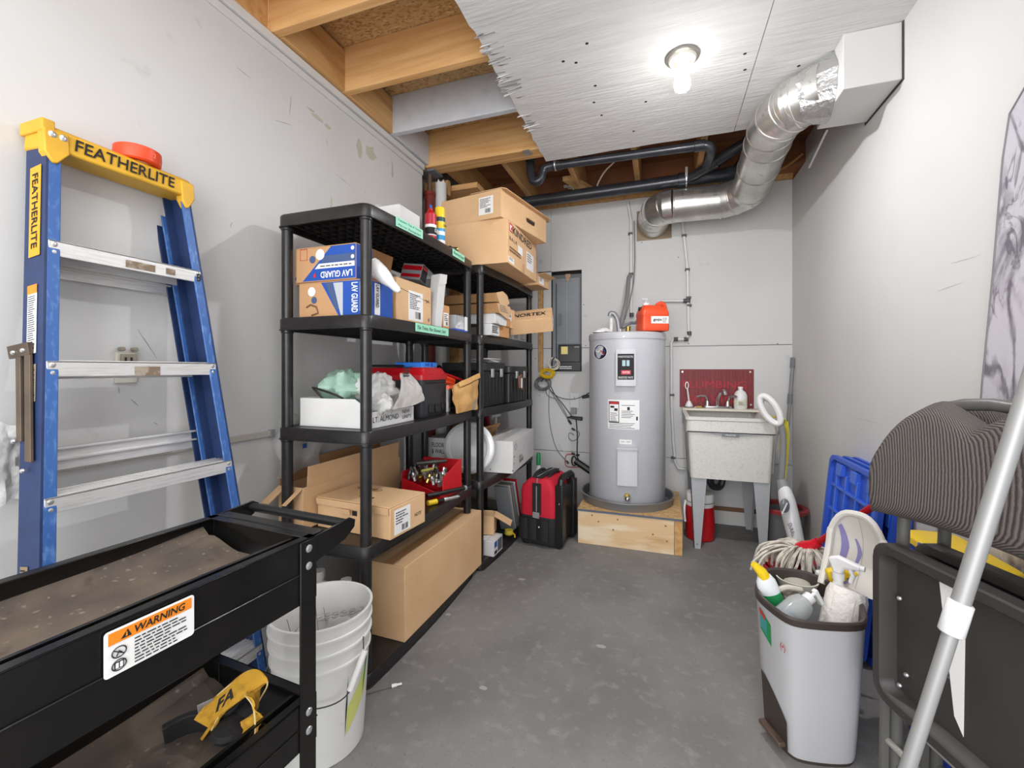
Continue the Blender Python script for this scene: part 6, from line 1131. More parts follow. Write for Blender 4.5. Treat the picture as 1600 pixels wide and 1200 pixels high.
t = thing('broom_pole', 'grey metal broom pole leaning in the back right corner', 'broom', (.80, 3.5, 0)); a, b = RY(1239, 563, 3.66), RY(1222, 765, 3.50); e_ = Vector((.80, 3.56, .012)); b = a+(e_-a)*.75; build(G().tube([a, e_], .0125, 10), 'pole', mat('satin_grey', '#8d8e8f', .4, .4), t, w=True); build(G().tube([a+(b-a)*-.02, a+(b-a)*.06], .017, 10).tube([a+(b-a)*.26, a+(b-a)*.34], .0165, 10), 'grip', HEATD, t, w=True); build(G().box(e_.x-.10, e_.x+.06, e_.y-.02, e_.y+.025, .0, .06), 'broom_head', HEATD, t, w=True, bev=.005)
t = thing('grey_mop_bucket', 'grey bucket with red rim behind the steam mop', 'bucket', (.735, 3.10, 0)) if False else thing('wringer_bucket', 'grey bucket with a dull red rim behind the steam mop and sink leg', 'bucket', (.765, 3.34, 0)); build(G().lathe([(.10, 0), (.105, .005), (.135, .27), (.128, .27), (.10, .01), (.001, .01)], n=32, cap=False), 'bucket_wall', mat('dark_grey_bucket', '#6c6c6d', .5), t); build(G().lathe([(.135, .255), (.150, .26), (.152, .282), (.142, .288), (.120, .284), (.120, .262), (.135, .255)], n=32, cap=False), 'red_rim', mat('dull_red', '#9c3038', .45), t)
# ================================================================ ducts, drain pipes, bulb overhead
def duct():
    t = thing('metal_duct', 'galvanised round duct bending across under the ceiling from back wall to soffit', 'duct', (.3, 3.2, 2.3)); R = .118
    P0 = Vector((-.055, YB-.002, 2.385)); A = Vector((-.055, 3.50, 2.40))
    c1 = Vector((.085, 3.45, 2.415)); c2 = Vector((.41, 3.45, 2.41)); d1 = Vector((.575, 3.30, 2.43)); d2 = Vector((.555, 2.62, 2.468)); f0 = Vector((.62, 2.40, 2.472)); f1 = Vector((.714, 2.33, 2.474))
    def seg(pts, nm, rr=R): return build(G().tube(pts, rr, 36), nm, GALV, t, w=True, smooth=50)
    def bead(p, d, k=1.02):
        d = d.normalized(); q = G().tube([p-d*.006, p-d*.003, p+d*.003, p+d*.006], [R, R*1.035, R*1.035, R], 36, cap=False); return build(q, 'seam_bead', GALV, t, w=True, smooth=60)
    e1 = [P0, P0+Vector((0, -.10, .01)), Vector((-.035, 3.51, 2.405)), Vector((.02, 3.46, 2.413)), c1]
    for i in range(len(e1)-1): seg([e1[i], e1[i+1]+(e1[i+1]-e1[i]).normalized()*.03 if i < 3 else e1[i+1]], 'elbow_gore', R+.001*i)
    for i in (1, 2, 3): bead(e1[i], e1[i+1]-e1[i-1])
    seg([c1, c2], 'straight_section'); bead(c1, c2-c1); bead(c2, c2-c1)
    m1 = Vector((.49, 3.42, 2.415)); m2 = Vector((.555, 3.36, 2.422))
    for a, b in ((c2, m1), (m1, m2), (m2, d1)): seg([a, b+(b-a).normalized()*.03], 'elbow_gore', R*1.004)
    bead(m1, m2-c2); bead(d1, d2-d1)
    seg([d1, d2], 'straight_section'); bead(d1+(d2-d1)*.42, d2-d1); bead(d2, d2-d1); bead(d1+(d2-d1)*.82, d2-d1)
    g1 = Vector((.565, 2.52, 2.47)); g2 = Vector((.60, 2.44, 2.472))
    for a, b in ((d2, g1), (g1, g2), (g2, f0)): seg([a, b+(b-a).normalized()*.03], 'elbow_gore', R*1.006)
    seg([f0-(f1-f0).normalized()*.04, f1], 'elbow_gore', R*1.01); bead(g1, f0-d2); bead(f0, f1-f0); bead(g2, f0-g1)
    ud = (f1-f0).normalized(); uv = Vector((-ud.y, ud.x, 0)).normalized(); q = G(); r_ = random.Random(8); ring1 = []; ring2 = []
    for i in range(36):
        a = 2*PI*i/36; dx = r_.uniform(-.008, .008); ca, sa = math.cos(a), math.sin(a)
        ring1.append(f1-ud*(.075+dx)+uv*(R*1.04)*ca+Z3*(R*1.04)*sa); p = f1+uv*(R+.03+r_.uniform(-.01, .015))*ca
        ring2.append(Vector((.7155, f1.y+(p.y-f1.y)*1.0+.0, min(f1.z+(R+.03+r_.uniform(-.01, .015))*sa, 2.594))))
    q.loft([ring1, ring2], cap=False); build(q, 'foil_tape', FOIL, t, w=True, smooth=10)
    build(G().box(-.19, .08, YB-.004, YB-.0005, 2.255, 2.50), 'wall_flange', mat('rust_flange', '#80705c', .5, .6), t, w=True)
    for p in (c1+Vector((.05, -R-.001, .03)), c2-Vector((.06, R+.001, -.01))):
        build(G().tube([p, p+Vector((.012, 0, .02)), p+Vector((.02, 0, -.004)), p], .0015, 4), 'stamp_mark', GREYINK, t, w=True)
duct()
def abspipe(name, label, runs, fittings=(), straps=()):
    t = thing(name, label, 'pipe', runs[0][0][-1])
    for pts, r, nm in runs: build(G().tube(pts, r, 14), nm, ABS, t, w=True, smooth=60)
    for p, d, r in fittings: d = Vector(d).normalized(); build(G().cyl(p-d*.03, p+d*.03, r, n=16), 'coupling', ABS, t, w=True, bev=.003)
    for p, r, zt_ in straps: build(G().tube([p+Vector((.0, r*math.cos(a), r*math.sin(a))) for a in [PI+i*PI/8 for i in range(9)]], .006, 6).box(p.x-.008, p.x+.008, p.y-r-.003, p.y-r+.002, p.z, zt_), 'hanger_strap', ZINC, t, w=True)
Yp = 2.93; U = [RY(829, 247, Yp), RY(829, 268, Yp), RY(832, 280, Yp), RY(838, 284, Yp), RY(845, 279, Yp), RY(848, 268, Yp), RY(853, 262, Yp), RY(864, 259, Yp)]
E_ = RY(1098, 227, Yp); bend = smooth_path([E_, RY(1106, 228, Yp), RY(1111, 234, Yp+.02), RY(1109, 246, Yp+.10), RY(1104, 260, Yp+.16)], 4)
abspipe('drain_pipe', 'black drain pipe with curved trap hung under the open rear joists', [(smooth_path(U, 4), .030, 'trap_bend'), ([U[-1], E_], .0285, 'pipe_run'), (bend, .030, 'end_bend')], [(U[-1]+Vector((.03, 0, 0)), E_-U[-1], .035), (E_-Vector((.02, 0, 0)), E_-U[-1], .035), (U[0], Z3, .036)], [(RY(868, 258, Yp), .034, 2.66)])
Ym = 3.42; a, b = RY(700, 333, Ym), RY(1073, 281, Ym); c_ = RY(1148, 271, Ym+.05); w1, w2 = RY(1088, 273, Ym-.05), RY(1178, 214, Ym-.22)
abspipe('main_drain', 'thick black main drain pipe with branch running along the top of the back wall', [([a, b], .045, 'pipe_run'), ([b-Vector((.02, 0, 0)), c_], .046, 'pipe_run'), ([b+Vector((0, 0, .0)), w1, w2], .036, 'branch')], [(b-Vector((.03, 0, 0)), b-a, .053), (c_-Vector((.04, 0, 0)), c_-b, .052), (w1+(w2-w1)*.3, w2-w1, .043), (w1+(w2-w1)*.95, w2-w1, .044)], [(RY(1072, 281, Ym), .05, 2.66)])
t = thing('pipe_fitting', 'dark round end of a drain fitting in the shadow beside the duct', 'pipe', RY(1165, 250, Ym)); build(G().cyl(RY(1152, 268, Ym+.12), RY(1168, 248, Ym+.03), .05, n=18), 'fitting_body', ABS, t, w=True, bev=.006); build(G().cyl(RY(1166, 250, Ym+.02), RY(1169, 246, Ym-.0), .056, n=18), 'fitting_hub', ABS, t, w=True)
for k, (pts, m_) in enumerate((([(884, 262), (893, 285), (900, 300)], CABLEW), ([(890, 262), (903, 285), (912, 302)], CABLEW), ([(896, 262), (907, 282), (921, 301)], CABLEW))):
    P = [RY(u, v, 3.52+.03*k) for u, v in pts]; P = [Vector((p.x, p.y, min(p.z, 2.70))) for p in P]; t = thing('ceiling_cable', ('leftmost', 'middle', 'rightmost')[k]+' of three thin cream cables strung between the rear joists', 'cable', P[-1], 0, 'cream cables between the rear joists'); build(G().tube(smooth_path(P+[P[-1]+Vector((.1, .1, -.01))], 5), .0055, 6), 'cable_run', m_, t, w=True); build(G().box(P[0].x-.015, P[0].x+.015, P[0].y-.01, P[0].y+.01, P[0].z-.004, P[0].z+.012), 'staple', ZINC, t, w=True)
P = [RY(960, 253, 3.3), RY(945, 268, 3.35), RY(935, 285, 3.42), RY(933, 292, 3.45)]; t = thing('loop_cable', 'single cream cable looping down behind the upper drain pipe', 'cable', P[-1]); build(G().tube(smooth_path(P, 6), .006, 6), 'cable_run', CABLEW, t, w=True); build(G().cyl(P[-1], P[-1]+Vector((0, .02, -.02)), .008, n=6), 'cable_tip', CABLEK, t, w=True)
P = [RY(1255, 240, 3.4), RY(1225, 262, 3.45), RY(1190, 275, 3.5)]; t = thing('ceiling_cable', 'brown cable sagging beside the duct near the right wall', 'cable', P[-1]); build(G().tube(smooth_path(P, 6), .008, 6), 'cable_run', mat('brown_cable', '#9a6a3c', .5), t, w=True); build(G().cyl(P[-1]-X3*.02, P[-1], .012, n=6), 'cable_clip', BLACK, t, w=True)
# bulb
BX = RZ(1066, 88, 2.598); t = thing('bulb_lamp', 'bare glowing bulb in a white ceramic holder on the plywood ceiling', 'lamp', (BX.x, BX.y, 2.597))
build(G().lathe([(.001, 0), (.072, 0), (.072, -.008), (.066, -.012), (.001, -.012)], n=36, cap=False), 'metal_ring', mat('lamp_ring', '#8e8b84', .35, .6), t); build(G().lathe([(.060, -.012), (.055, -.022), (.036, -.030), (.030, -.045), (.026, -.052), (.001, -.052)], n=28, cap=False), 'ceramic_holder', mat('ceramic', '#d9d4c8', .35), t)
build(G().lathe([(.013, -.050), (.015, -.066), (.026, -.086), (.0335, -.108), (.0345, -.126), (.0325, -.140), (.029, -.141), (.001, -.139)], n=28, cap=False), 'bulb_glass_top', mat('bulb_white', '#fbfaf6', .35, emit=28.0), t, smooth=60)
build(G().lathe([(.031, -.1405), (.027, -.146), (.018, -.1505), (.008, -.1525), (.001, -.153)], n=28), 'bulb_glass', mat('bulb_glow', '#fbfbff', .3, emit=BULB_EMIT), t, smooth=60)
# ================================================================ left wall bits
t = thing('wall_conduit', 'thin surface conduit strip along the left wall behind the ladder', 'conduit', (XL+.01, .9, .93)); build(G().box(XL+.0005, XL+.012, -.2, 1.40, .918, .942), 'strip', mat('conduit', '#b9b4ac', .6, n=(60, '#8c857b', .6, .7), stretch=(1, 4, 1)), t, w=True, bev=.002); build(G().box(XL+.0005, XL+.016, 1.39, 1.41, .914, .946), 'end_cap', GREYP, t, w=True)
t = thing('broken_outlet', 'open double outlet with bare sockets on the left wall behind the ladder', 'outlet', (XL, .875, 1.16)); a = RX(179, 540, XL); b = RX(212, 598, XL); build(G().box(XL+.0005, XL+.010, a.y, b.y, b.z, a.z-.02), 'cover_plate', mat('outlet_cream', '#c9c5b8', .5), t, w=True, bev=.002); build(G().box(XL+.010, XL+.02, a.y+.008, b.y-.008, a.z-.062, a.z-.025).cyl((XL+.005, a.y+.01, a.z-.01), (XL+.025, a.y+.01, a.z-.01), .007, n=8).cyl((XL+.005, b.y-.012, a.z-.01), (XL+.025, b.y-.012, a.z-.01), .007, n=8), 'socket_face', mat('outlet_brown', '#8d8474', .6), t, w=True, bev=.002)
build(G().box(XL+.0205, XL+.022, a.y+.015, a.y+.02, a.z-.05, a.z-.035).box(XL+.0205, XL+.022, a.y+.03, a.y+.035, a.z-.05, a.z-.035), 'slots', INK, t, w=True)
def bagged(name, label, c, r, seed, rim=PAPER, bw=(.12, .16)):
    t = thing(name, label, 'plate', (c[0], c[1], c[2]-r)); ax = Matrix.Rotation(PI/2, 3, 'Y')
    build(G().lathe([(.001, 0), (r*.92, 0), (r, .006), (r*.98, .022), (r*.9, .024), (r*.86, .014), (.001, .012)], c, 40, ax, cap=False), 'round_lid', rim, t, w=True, smooth=50)
    q = G(); r_ = random.Random(seed)
    q.grid(lambda u, v: Vector((c[0]+.028+.010*noise.noise(Vector((u*6, v*6, seed))), c[1]+(u-.5)*2*bw[0]*(1+.12*math.sin(9*v+seed)), c[2]+(v-.5)*2*bw[1]*(1+.10*math.sin(8*u)))), 16, 16); build(q, 'wrapping_film', BAG, t, w=True); return t
c = RX(462, 690, XL+.02); t = bagged('wrapped_plate', 'round white lid in a clear bag on the left wall behind the shelving', c, .105, 3, bw=(.125, .13)); build(G().box(c.x+.040, c.x+.042, c.y-.0, c.y+.022, c.z-.028, c.z-.008), 'blue_logo', BLUEP, t, w=True)
c = RX(3, 722, XL+.03); bagged('wrapped_cover', 'bagged chrome-rimmed round lid on the left wall at the ladder edge', (c.x, c.y, c.z), .062, 6, mat('dull_chrome', '#8d8a84', .3, .8), (.05, .10))
# ================================================================ trash can with cleaning things
TC = Vector((.46, 1.68, 0)); TR = 0.0
def trash():
    t = thing('step_trash_can', 'light grey step trash can with raised white lid, full of cleaning things', 'trash can', TC, TR); H = .445
    PA, PB, PC = Vector((-.168, -.025)), Vector((-.098, -.190)), Vector((.118, -.142)); SEC = [PA, PB, PC, Vector((.165, .06)), Vector((.055, .205)), Vector((-.085, .195))]
    for rat in (.16, .25, .25): SEC = [p for i in range(len(SEC)) for p in (SEC[i].lerp(SEC[(i+1) % len(SEC)], rat), SEC[i].lerp(SEC[(i+1) % len(SEC)], 1-rat))]
    def sect(z, k):
        o = [Vector((x*k, y*k, z)) for x, y in SEC]
        return o
    build(G().loft([sect(.012, .82), sect(.03, .84), sect(.20, .91), sect(H-.02, .985), sect(H-.012, 1.0), sect(H-.012, .94), sect(.06, .80), sect(.03, .3)]), 'can_body', LTGREY, t, smooth=40)
    build(G().loft([sect(H-.016, 1.005), sect(H+.004, 1.02), sect(H+.008, .99), sect(H+.004, .93), sect(H-.055, .90), sect(H-.055, .925)], cap=False), 'dark_liner_rim', DKBROWN, t, smooth=40)
    nA = Vector((PA.y-PB.y, PB.x-PA.x)); nA = Vector((-abs(nA.x), -abs(nA.y), 0)).normalized()
    def wall_pt(t_, z, l=.0015): k = (.84+.07*(z-.03)/.17 if z < .20 else .91+.075*(z-.20)/.225); p = PA.lerp(PB, t_)*k; return Vector((p.x, p.y, z))+nA*l
    q = G().grid(lambda u, v: wall_pt(.14+.72*u, .014+(.19-.09*u**1.4)*v), 6, 6); build(q, 'pedal_recess', DKBROWN, t)
    p0, p3 = wall_pt(.16, .03), wall_pt(.82, .03); ou = nA*.024
    build(G().hexa([p0, p3, p3+ou, p0+ou, p0+Z3*.014, p3+Z3*.014, p3+ou+Z3*.014, p0+ou+Z3*.014]), 'pedal', mat('brown_pedal', '#57463c', .5), t, bev=.003)
    build(G().loft([sect(.0, .80), sect(.012, .80)]), 'base', DKBROWN, t)
    # sticker on the front-left and care mark
    s1 = build(G().grid(lambda u, v: wall_pt(.20+.30*u, .345+.07*v-.03*u), 2, 1), 'green_sticker', GREEN, t)
    build(G().grid(lambda u, v: wall_pt(.20+.20*u, .357+.05*v-.02*u, .0022), 2, 1), 'teal_panel', mat('teal_print', '#3f8e8e', .5), s1); build(G().grid(lambda u, v: wall_pt(.20+.16*u, .400+.014*v-.016*u, .0028), 2, 1), 'red_panel', REDINK, s1)
    a = wall_pt(.76, .335, .0015); d = (wall_pt(.86, .335, .0015)-a).normalized(); text('(\u2022)', t, REDINK, a, d, Z3, .022, .026, .01, lift=.0015)
    # lid standing open at the back
    lid = G(); ML = Matrix.Rotation(math.radians(-36), 3, 'Z')
    def L(u, v):
        x = -.022+.20*u; w_ = 1-.55*max(0, v-.6)**2*4*abs(2*u-1)**2
        hgt = .255*v*(1-.30*abs(2*u-1)**3*v); bow = .055*math.sin(PI*min(v*1.05, 1))*(1-.6*abs(2*u-1)**2)
        return ML @ Vector((x*(1-.25*v**2), .178+.075*v+bow, H-.01+hgt))
    lid.shell(L, 16, 14, ML @ Vector((0, .006, .002))); lo_ = build(lid, 'lid', mat('aged_white', '#dcd8d0', .4), t, smooth=60)
    q = G()
    for s_ in (-1, 1): q.tube([L(.5+.5*s_*.98, v/10)+ML @ Vector((0, -.014, 0)) for v in range(11)], .012, 8)
    q.tube([L(u/12, 1)+ML @ Vector((0, -.012, .0)) for u in range(13)], .011, 8); build(q, 'lid_edge', mat('aged_white', '#dcd8d0', .4), lo_)
    st = mat('violet_stain', '#8f86bd', .6)
    for (u0, u1, v0, v1, s_) in ((.12, .24, .12, .86, 1), (.26, .40, .06, .30, 1), (.36, .43, .25, .62, 1)):
        q = G().grid(lambda a, b: L(u0+(u1-u0)*a*(1-.5*abs(2*b-1))+.05*math.sin(3*b), v0+(v1-v0)*b)+ML @ Vector((0, -.0022, 0)), 5, 12); build(q, 'dried_stain', st, lo_)
    q = G().grid(lambda a, b: L(.46+.008*a+.06*b, .05+.95*b)+ML @ Vector((0, -.003, 0)), 1, 10); build(q, 'lid_crease', mat('crease_grey', '#b5b0a8', .6), lo_)
    return H
H = trash(); MT = Matrix.Translation(TC) @ Matrix.Rotation(TR, 4, 'Z')
def at(x, y, z): return MT @ Vector((x, y, z))
def inside(name, label, cat, p, rot): return thing(name, label, cat, at(*p), 0, None, rot)
# toilet cleaner bottle, leaning out at the left
t = thing('cleaner_bottle', 'white and green toilet cleaner bottle with yellow cap, left edge of trash can', 'bottle', RZ(1204, 930, .43), 0, None, (math.radians(10), math.radians(-18), 0))
build(G().lathe([(.030, -.12), (.034, -.10), (.034, .02), (.030, .055), (.020, .075)], n=20, sy=.75), 'bottle_body', mat('bottle_white', '#e9ebec', .3), t); build(G().lathe([(.0345, -.08), (.0345, .012), (.032, .020)], n=20, cap=False, sy=.76), 'green_label', GREEN, t); build(G().tube([(0, 0, .07), (-.004, 0, .09), (-.020, 0, .122)], [.019, .017, .010], 14), 'cap', YELPL, t)
t = thing('paper_towel_roll', 'white paper towel roll leaning inside the front of the trash can', 'paper towels', RZ(1318, 955, .40), 0, None, (math.radians(-14), math.radians(16), 0))
q = G().lathe([(.018, -.10), (.052, -.10), (.057, -.08), (.057, .05), (.050, .072), (.018, .076), (.018, -.10)], n=32, cap=False); q.v = [p+Vector((p.x, p.y, 0)).normalized()*.004*noise.noise(p*40) for p in q.v]; build(q, 'towel_roll', ROLL, t, smooth=30); build(G().shell(lambda u, v: Vector((.058*math.cos(-2.6+1.0*u), .058*math.sin(-2.6+1.0*u)-.003*u, -.09+.145*v)), 6, 4, (0, -.002, 0)), 'loose_sheet', ROLL, t); build(G().lathe([(.018, .075), (.0165, .075), (.0165, -.09), (.018, -.09)], n=20, cap=False), 'core', KRAFT, t)
def spray(name, label, p, rot, body, trig, h=.16, r=.032):
    t = thing(name, label, 'spray bottle', p, 0, None, rot); build(G().lathe([(r, -h), (r, -.05), (r*.55, -.01), (.014, 0), (.014, .012)], n=20, sy=.8), 'bottle_body', body, t)
    build(G().cyl((0, 0, .008), (0, 0, .03), .017, n=16), 'collar', trig, t); build(G().prism([Vector((-.012, -.012, .03)), Vector((.012, -.012, .03)), Vector((.020, -.012, .052)), Vector((.062, -.012, .058)), Vector((.062, -.012, .074)), Vector((.0, -.012, .088)), Vector((-.028, -.012, .075))], (0, .024, 0)), 'spray_head', trig, t, bev=.006); build(G().tube([(.032, 0, .054), (.040, 0, .035), (.034, 0, .010)], .007, 8), 'trigger', trig, t); build(G().cyl((.060, 0, .066), (.072, 0, .066), .009, n=10), 'nozzle', trig, t); return t
spray('spray_bottle', 'white trigger spray bottle standing tallest at the back of trash can', Vector((.563, 1.735, .487)), (0, 0, math.radians(-35)), WHITEP, mat('trigger_white', '#ecebea', .3))
spray('spray_bottle', 'yellow-headed spray bottle beside the white trigger one', RZ(1303, 905, .46)+Vector((0, .0, -.045)), (0, 0, math.radians(10)), WHITEP, YELPL)
t = thing('pump_bottle', 'clear pump bottle lying tilted at the front of trash can', 'bottle', RZ(1248, 948, .425), 0, None, (math.radians(-8), math.radians(62), math.radians(25))); build(G().lathe([(.034, -.085), (.038, -.07), (.038, .0), (.030, .025), (.015, .035)], n=22), 'bottle_body', mat('clear_bottle', '#c9cdcb', .1, alpha=.55), t); build(G().lathe([(.0345, -.08), (.0345, -.04), (.001, -.04)], n=18), 'soap_left', mat('blue_soap', '#4d6f9a', .2, alpha=.7), t); build(G().cyl((0, 0, .033), (0, 0, .055), .018, n=16), 'pump_collar', WHITEP, t); build(G().cyl((0, 0, .055), (0, 0, .075), .006, n=8).box(-.010, .045, -.008, .008, .073, .086), 'pump_head', mat('trigger_white', '#ecebea', .3), t, bev=.003)
t = thing('bowl', 'flat white bowl with rag in the left of trash can', 'bowl', RZ(1245, 915, .40)); build(G().lathe([(.05, -.03), (.065, .02), (.07, .03), (.064, .03), (.048, -.022), (.001, -.024)], n=28, cap=False), 'bowl_wall', mat('pale_cream', '#d9d8c8', .5), t); build(G().sphere((0, 0, .012), .045, 12, (1, 1, .35)), 'rag', mat('dirty_rag', '#b3aca0', .9, bump=(40, .5)), t)
t = thing('white_tube', 'white squeeze tube standing beside the pump bottle', 'tube', RZ(1275, 905, .42)+Vector((0, 0, -.08)), 0, None, (math.radians(6), math.radians(4), 0)); build(G().lathe([(.02, -.05), (.019, .06), (.014, .085)], n=16), 'tube_body', WHITEP, t); build(G().lathe([(.014, .085), (.012, .115), (.008, .118)], n=14), 'cap', PAPER, t)
t = thing('cloth_rag', 'grey crumpled cloth behind the toilet cleaner bottle', 'cloth', RZ(1222, 935, .40)); q = G().grid(lambda u, v: Vector((-.05+.10*u, -.035+.07*v, .02+.03*noise.noise(Vector((u*4, v*4, 4))))), 12, 10); build(q, 'cloth_sheet', mat('grey_cloth', '#7a7267', .9, bump=(40, .5)), t); build(G().tube(smooth_path([(-.03, -.03, .03), (.01, -.01, .045), (.06, .01, .035)], 5), .009, 8), 'cloth_fold', mat('pale_cloth', '#cdc6b8', .9), t)
t = thing('silver_pouch', 'silver pouch tucked between squeeze tube and yellow spray head', 'pouch', RZ(1290, 905, .40)); build(G().hexa([(-.03, -.004, -.06), (.03, -.004, -.06), (.03, .004, -.06), (-.03, .004, -.06), (-.028, -.002, .04), (.03, -.002, .045), (.03, .002, .045), (-.028, .002, .04)]), 'pouch_body', mat('silver_pouch', '#bfc3c6', .3, .4), t, rot if False else None) if False else build(G().hexa([(-.03, -.004, -.06), (.03, -.004, -.06), (.03, .004, -.06), (-.03, .004, -.06), (-.028, -.002, .04), (.03, -.002, .045), (.03, .002, .045), (-.028, .002, .04)]), 'pouch_body', mat('silver_pouch', '#bfc3c6', .3, .4), t); build(G().box(-.028, .030, -.003, .003, .038, .048), 'pouch_seal', ZINC, t)
# ================================================================ mop in its red bucket
mc = Vector((.585, 2.245, 0)); t = thing('mop_bucket', 'red and black wringer bucket behind the trash can', 'bucket', mc); build(G().lathe([(.10, 0), (.105, .006), (.14, .29), (.147, .30), (.150, .315), (.140, .318), (.130, .30), (.097, .012), (.001, .012)], n=36, cap=False, sx=1.0, sy=.9), 'bucket_wall', REDP, t); q = G()
for k in range(14): a = 2*PI*k/14; q.box(.085*math.cos(a)-.006, .085*math.cos(a)+.006, .085*math.sin(a)-.006, .085*math.sin(a)+.006, .21, .31)
q.lathe([(.075, .305), (.128, .312), (.128, .318), (.075, .312)], n=30, cap=False); build(q, 'wringer_basket', REDP, t); build(G().lathe([(.0, .22), (.07, .22), (.078, .24), (.072, .24), (.0, .226)] if False else [(.001, .22), (.07, .22), (.078, .24), (.072, .24), (.001, .226)], n=24, cap=False), 'basket_floor', BLACK, t)
def mop():
    hd = RZ(1258, 856, .43); hd = Vector((.585, 2.20, .42)); hd = RY(1262, 858, 2.20); e_ = RY(1392, 773, 1.98); d = (e_-hd).normalized()
    t = thing('string_mop', 'string mop with red socket and red handle resting in the wringer bucket', 'mop', (hd.x, hd.y, .30))
    build(G().tube([hd-d*.02, hd+d*.055, e_+d*.65], [.012, .0125, .0125], 12), 'handle', REDP, t, w=True); q = G().tube([hd-d*.03, hd+d*.0, hd+d*.04, hd+d*.065], [.042, .038, .022, .019], 16); build(q, 'socket', mat('mop_red', '#cf1528', .4), t, w=True)
    q = G(); r_ = random.Random(5); base = hd-d*.02
    for k in range(90):
        a = r_.uniform(0, 2*PI); l = r_.uniform(.10, .17); o = Vector((math.cos(a), .9*math.sin(a), 0)); bias = Vector((-.045, -.02, 0)) if r_.random() < .5 else Vector((0, -.01, 0))
        p1 = base+o*.022; p2 = base+o*l*.5+Vector((0, 0, .020+r_.uniform(-.01, .012)))+bias*.4; p3 = base+o*l*.85+bias+Vector((r_.uniform(-.015, .015), r_.uniform(-.015, .015), -.015)); p4 = base+o*l*.98+bias*1.3+Vector((r_.uniform(-.02, .02), 0, -.055-r_.uniform(0, .05)))
        q.tube(smooth_path([p1, p2, p3, p4], 4), .0052, 5)
    build(q, 'mop_strings', STRING, t, w=True, kind='stuff')
mop()
# ================================================================ tote lids, totes, marble sheet
def tote_lid(label, loc, rot):
    t = thing('tote_lid', label, 'lid', loc, 0, 'blue tote lids against the right wall', rot); W_, H_ = .56, .765     # local: y across, z up, thin in x, underside to -x
    def rr_(k): return [Vector((0, p.x, p.y)) for p in rrect(-W_/2+k, W_/2-k, k, H_-k, .05, 5)]
    build(G().loft([[p+Vector((0, 0, 0)) for p in rr_(0)], [p+Vector((-.022, 0, 0)) for p in rr_(0)], [p+Vector((-.022, 0, 0)) for p in rr_(.022)], [p+Vector((-.006, 0, 0)) for p in rr_(.026)]], cap=True), 'lid_panel', BLUEPL, t, bev=.002)
    q = G()
    for y in (-.17, -.06, .06, .17): q.box(-.020, -.005, y-.006, y+.006, .07, H_-.07)
    for z in (.12, .24, .37, .50, .62): q.box(-.020, -.005, -W_/2+.05, W_/2-.05, z-.006, z+.006)
    for y in (-.20, -.03, .14): q.box(-.026, -.005, y-.03, y+.03, H_-.085, H_-.03)
    for z in (.20, .40, .60): q.box(-.024, -.005, -W_/2+.02, -W_/2+.05, z-.03, z+.03)
    build(q, 'underside_grid', mat('blue_tote_light', '#3c6bd6', .4), t, bev=.002); return t
l1 = tote_lid('front blue plastic tote lid with ribbed underside leaning on the right wall', (.775, 2.38, .004), (0, math.radians(5.5), 0)); 
l2 = dup(l1, (.815, 2.36, .004), None, 'second blue tote lid, behind the front ribbed one'); l3 = dup(l1, (.851, 2.345, .004), None, 'rearmost blue tote lid, right against the wall')
def tote(label, z, grp='stacked totes behind the chairs'):
    t = thing('storage_tote', label, 'storage tote', (.825, 1.64, z), 0, grp); 
    def rr_(k): return [Vector((p.x, p.y, 0)) for p in rrect(-.072+k, .072-k, -.15+k, .15-k, .03, 4)]
    build(G().loft([[p for p in rr_(.018)], [p+Z3*.305 for p in rr_(.004)]]), 'tote_body', mat('deep_blue', '#1f3fa0', .45), t, bev=.003); build(G().loft([[p+Z3*.306 for p in rr_(-.002)], [p+Z3*.328 for p in rr_(-.002)], [p+Z3*.335 for p in rr_(.012)]]), 'lid', YELPL, t, bev=.003)
    q = G()
    for y in (-.09, -.03, .03, .09): q.box(-.071, -.060, y-.008, y+.008, .04, .29)
    build(q, 'ribs', mat('deep_blue', '#1f3fa0', .45), t, bev=.002); build(G().box(-.079, -.072, -.03, .03, .29, .33), 'latch', BLUEPL, t, bev=.002)
tote('lower blue tote with yellow lid standing on the floor behind the chairs', .001); tote('upper blue tote with yellow lid stacked behind the grey chairs', .338)
g = G().prism([Vector((XR-.010, y, z)) for y, z in ((1.79, .002), (1.688, 1.146), (1.642, 1.473), (1.604, 1.791), (1.578, 1.905), (1.513, 1.955), (1.30, 2.02), (.35, 2.03), (.35, .002))], (.006, 0, 0)); mb = thing('marble_sheet', 'large sheet with white marble pattern standing against the right wall', 'sheet', (XR-.007, 1.05, 0)); build(g, 'marble_face', MARBLE, mb, w=True)
build(G().tube([(XR-.0105, y, z) for y, z in ((1.79, .004), (1.688, 1.146), (1.642, 1.473), (1.604, 1.791), (1.578, 1.905), (1.513, 1.955), (1.30, 2.02))], .0028, 5), 'cut_edge', mat('edge_grey', '#7f7d80', .7), mb, w=True)
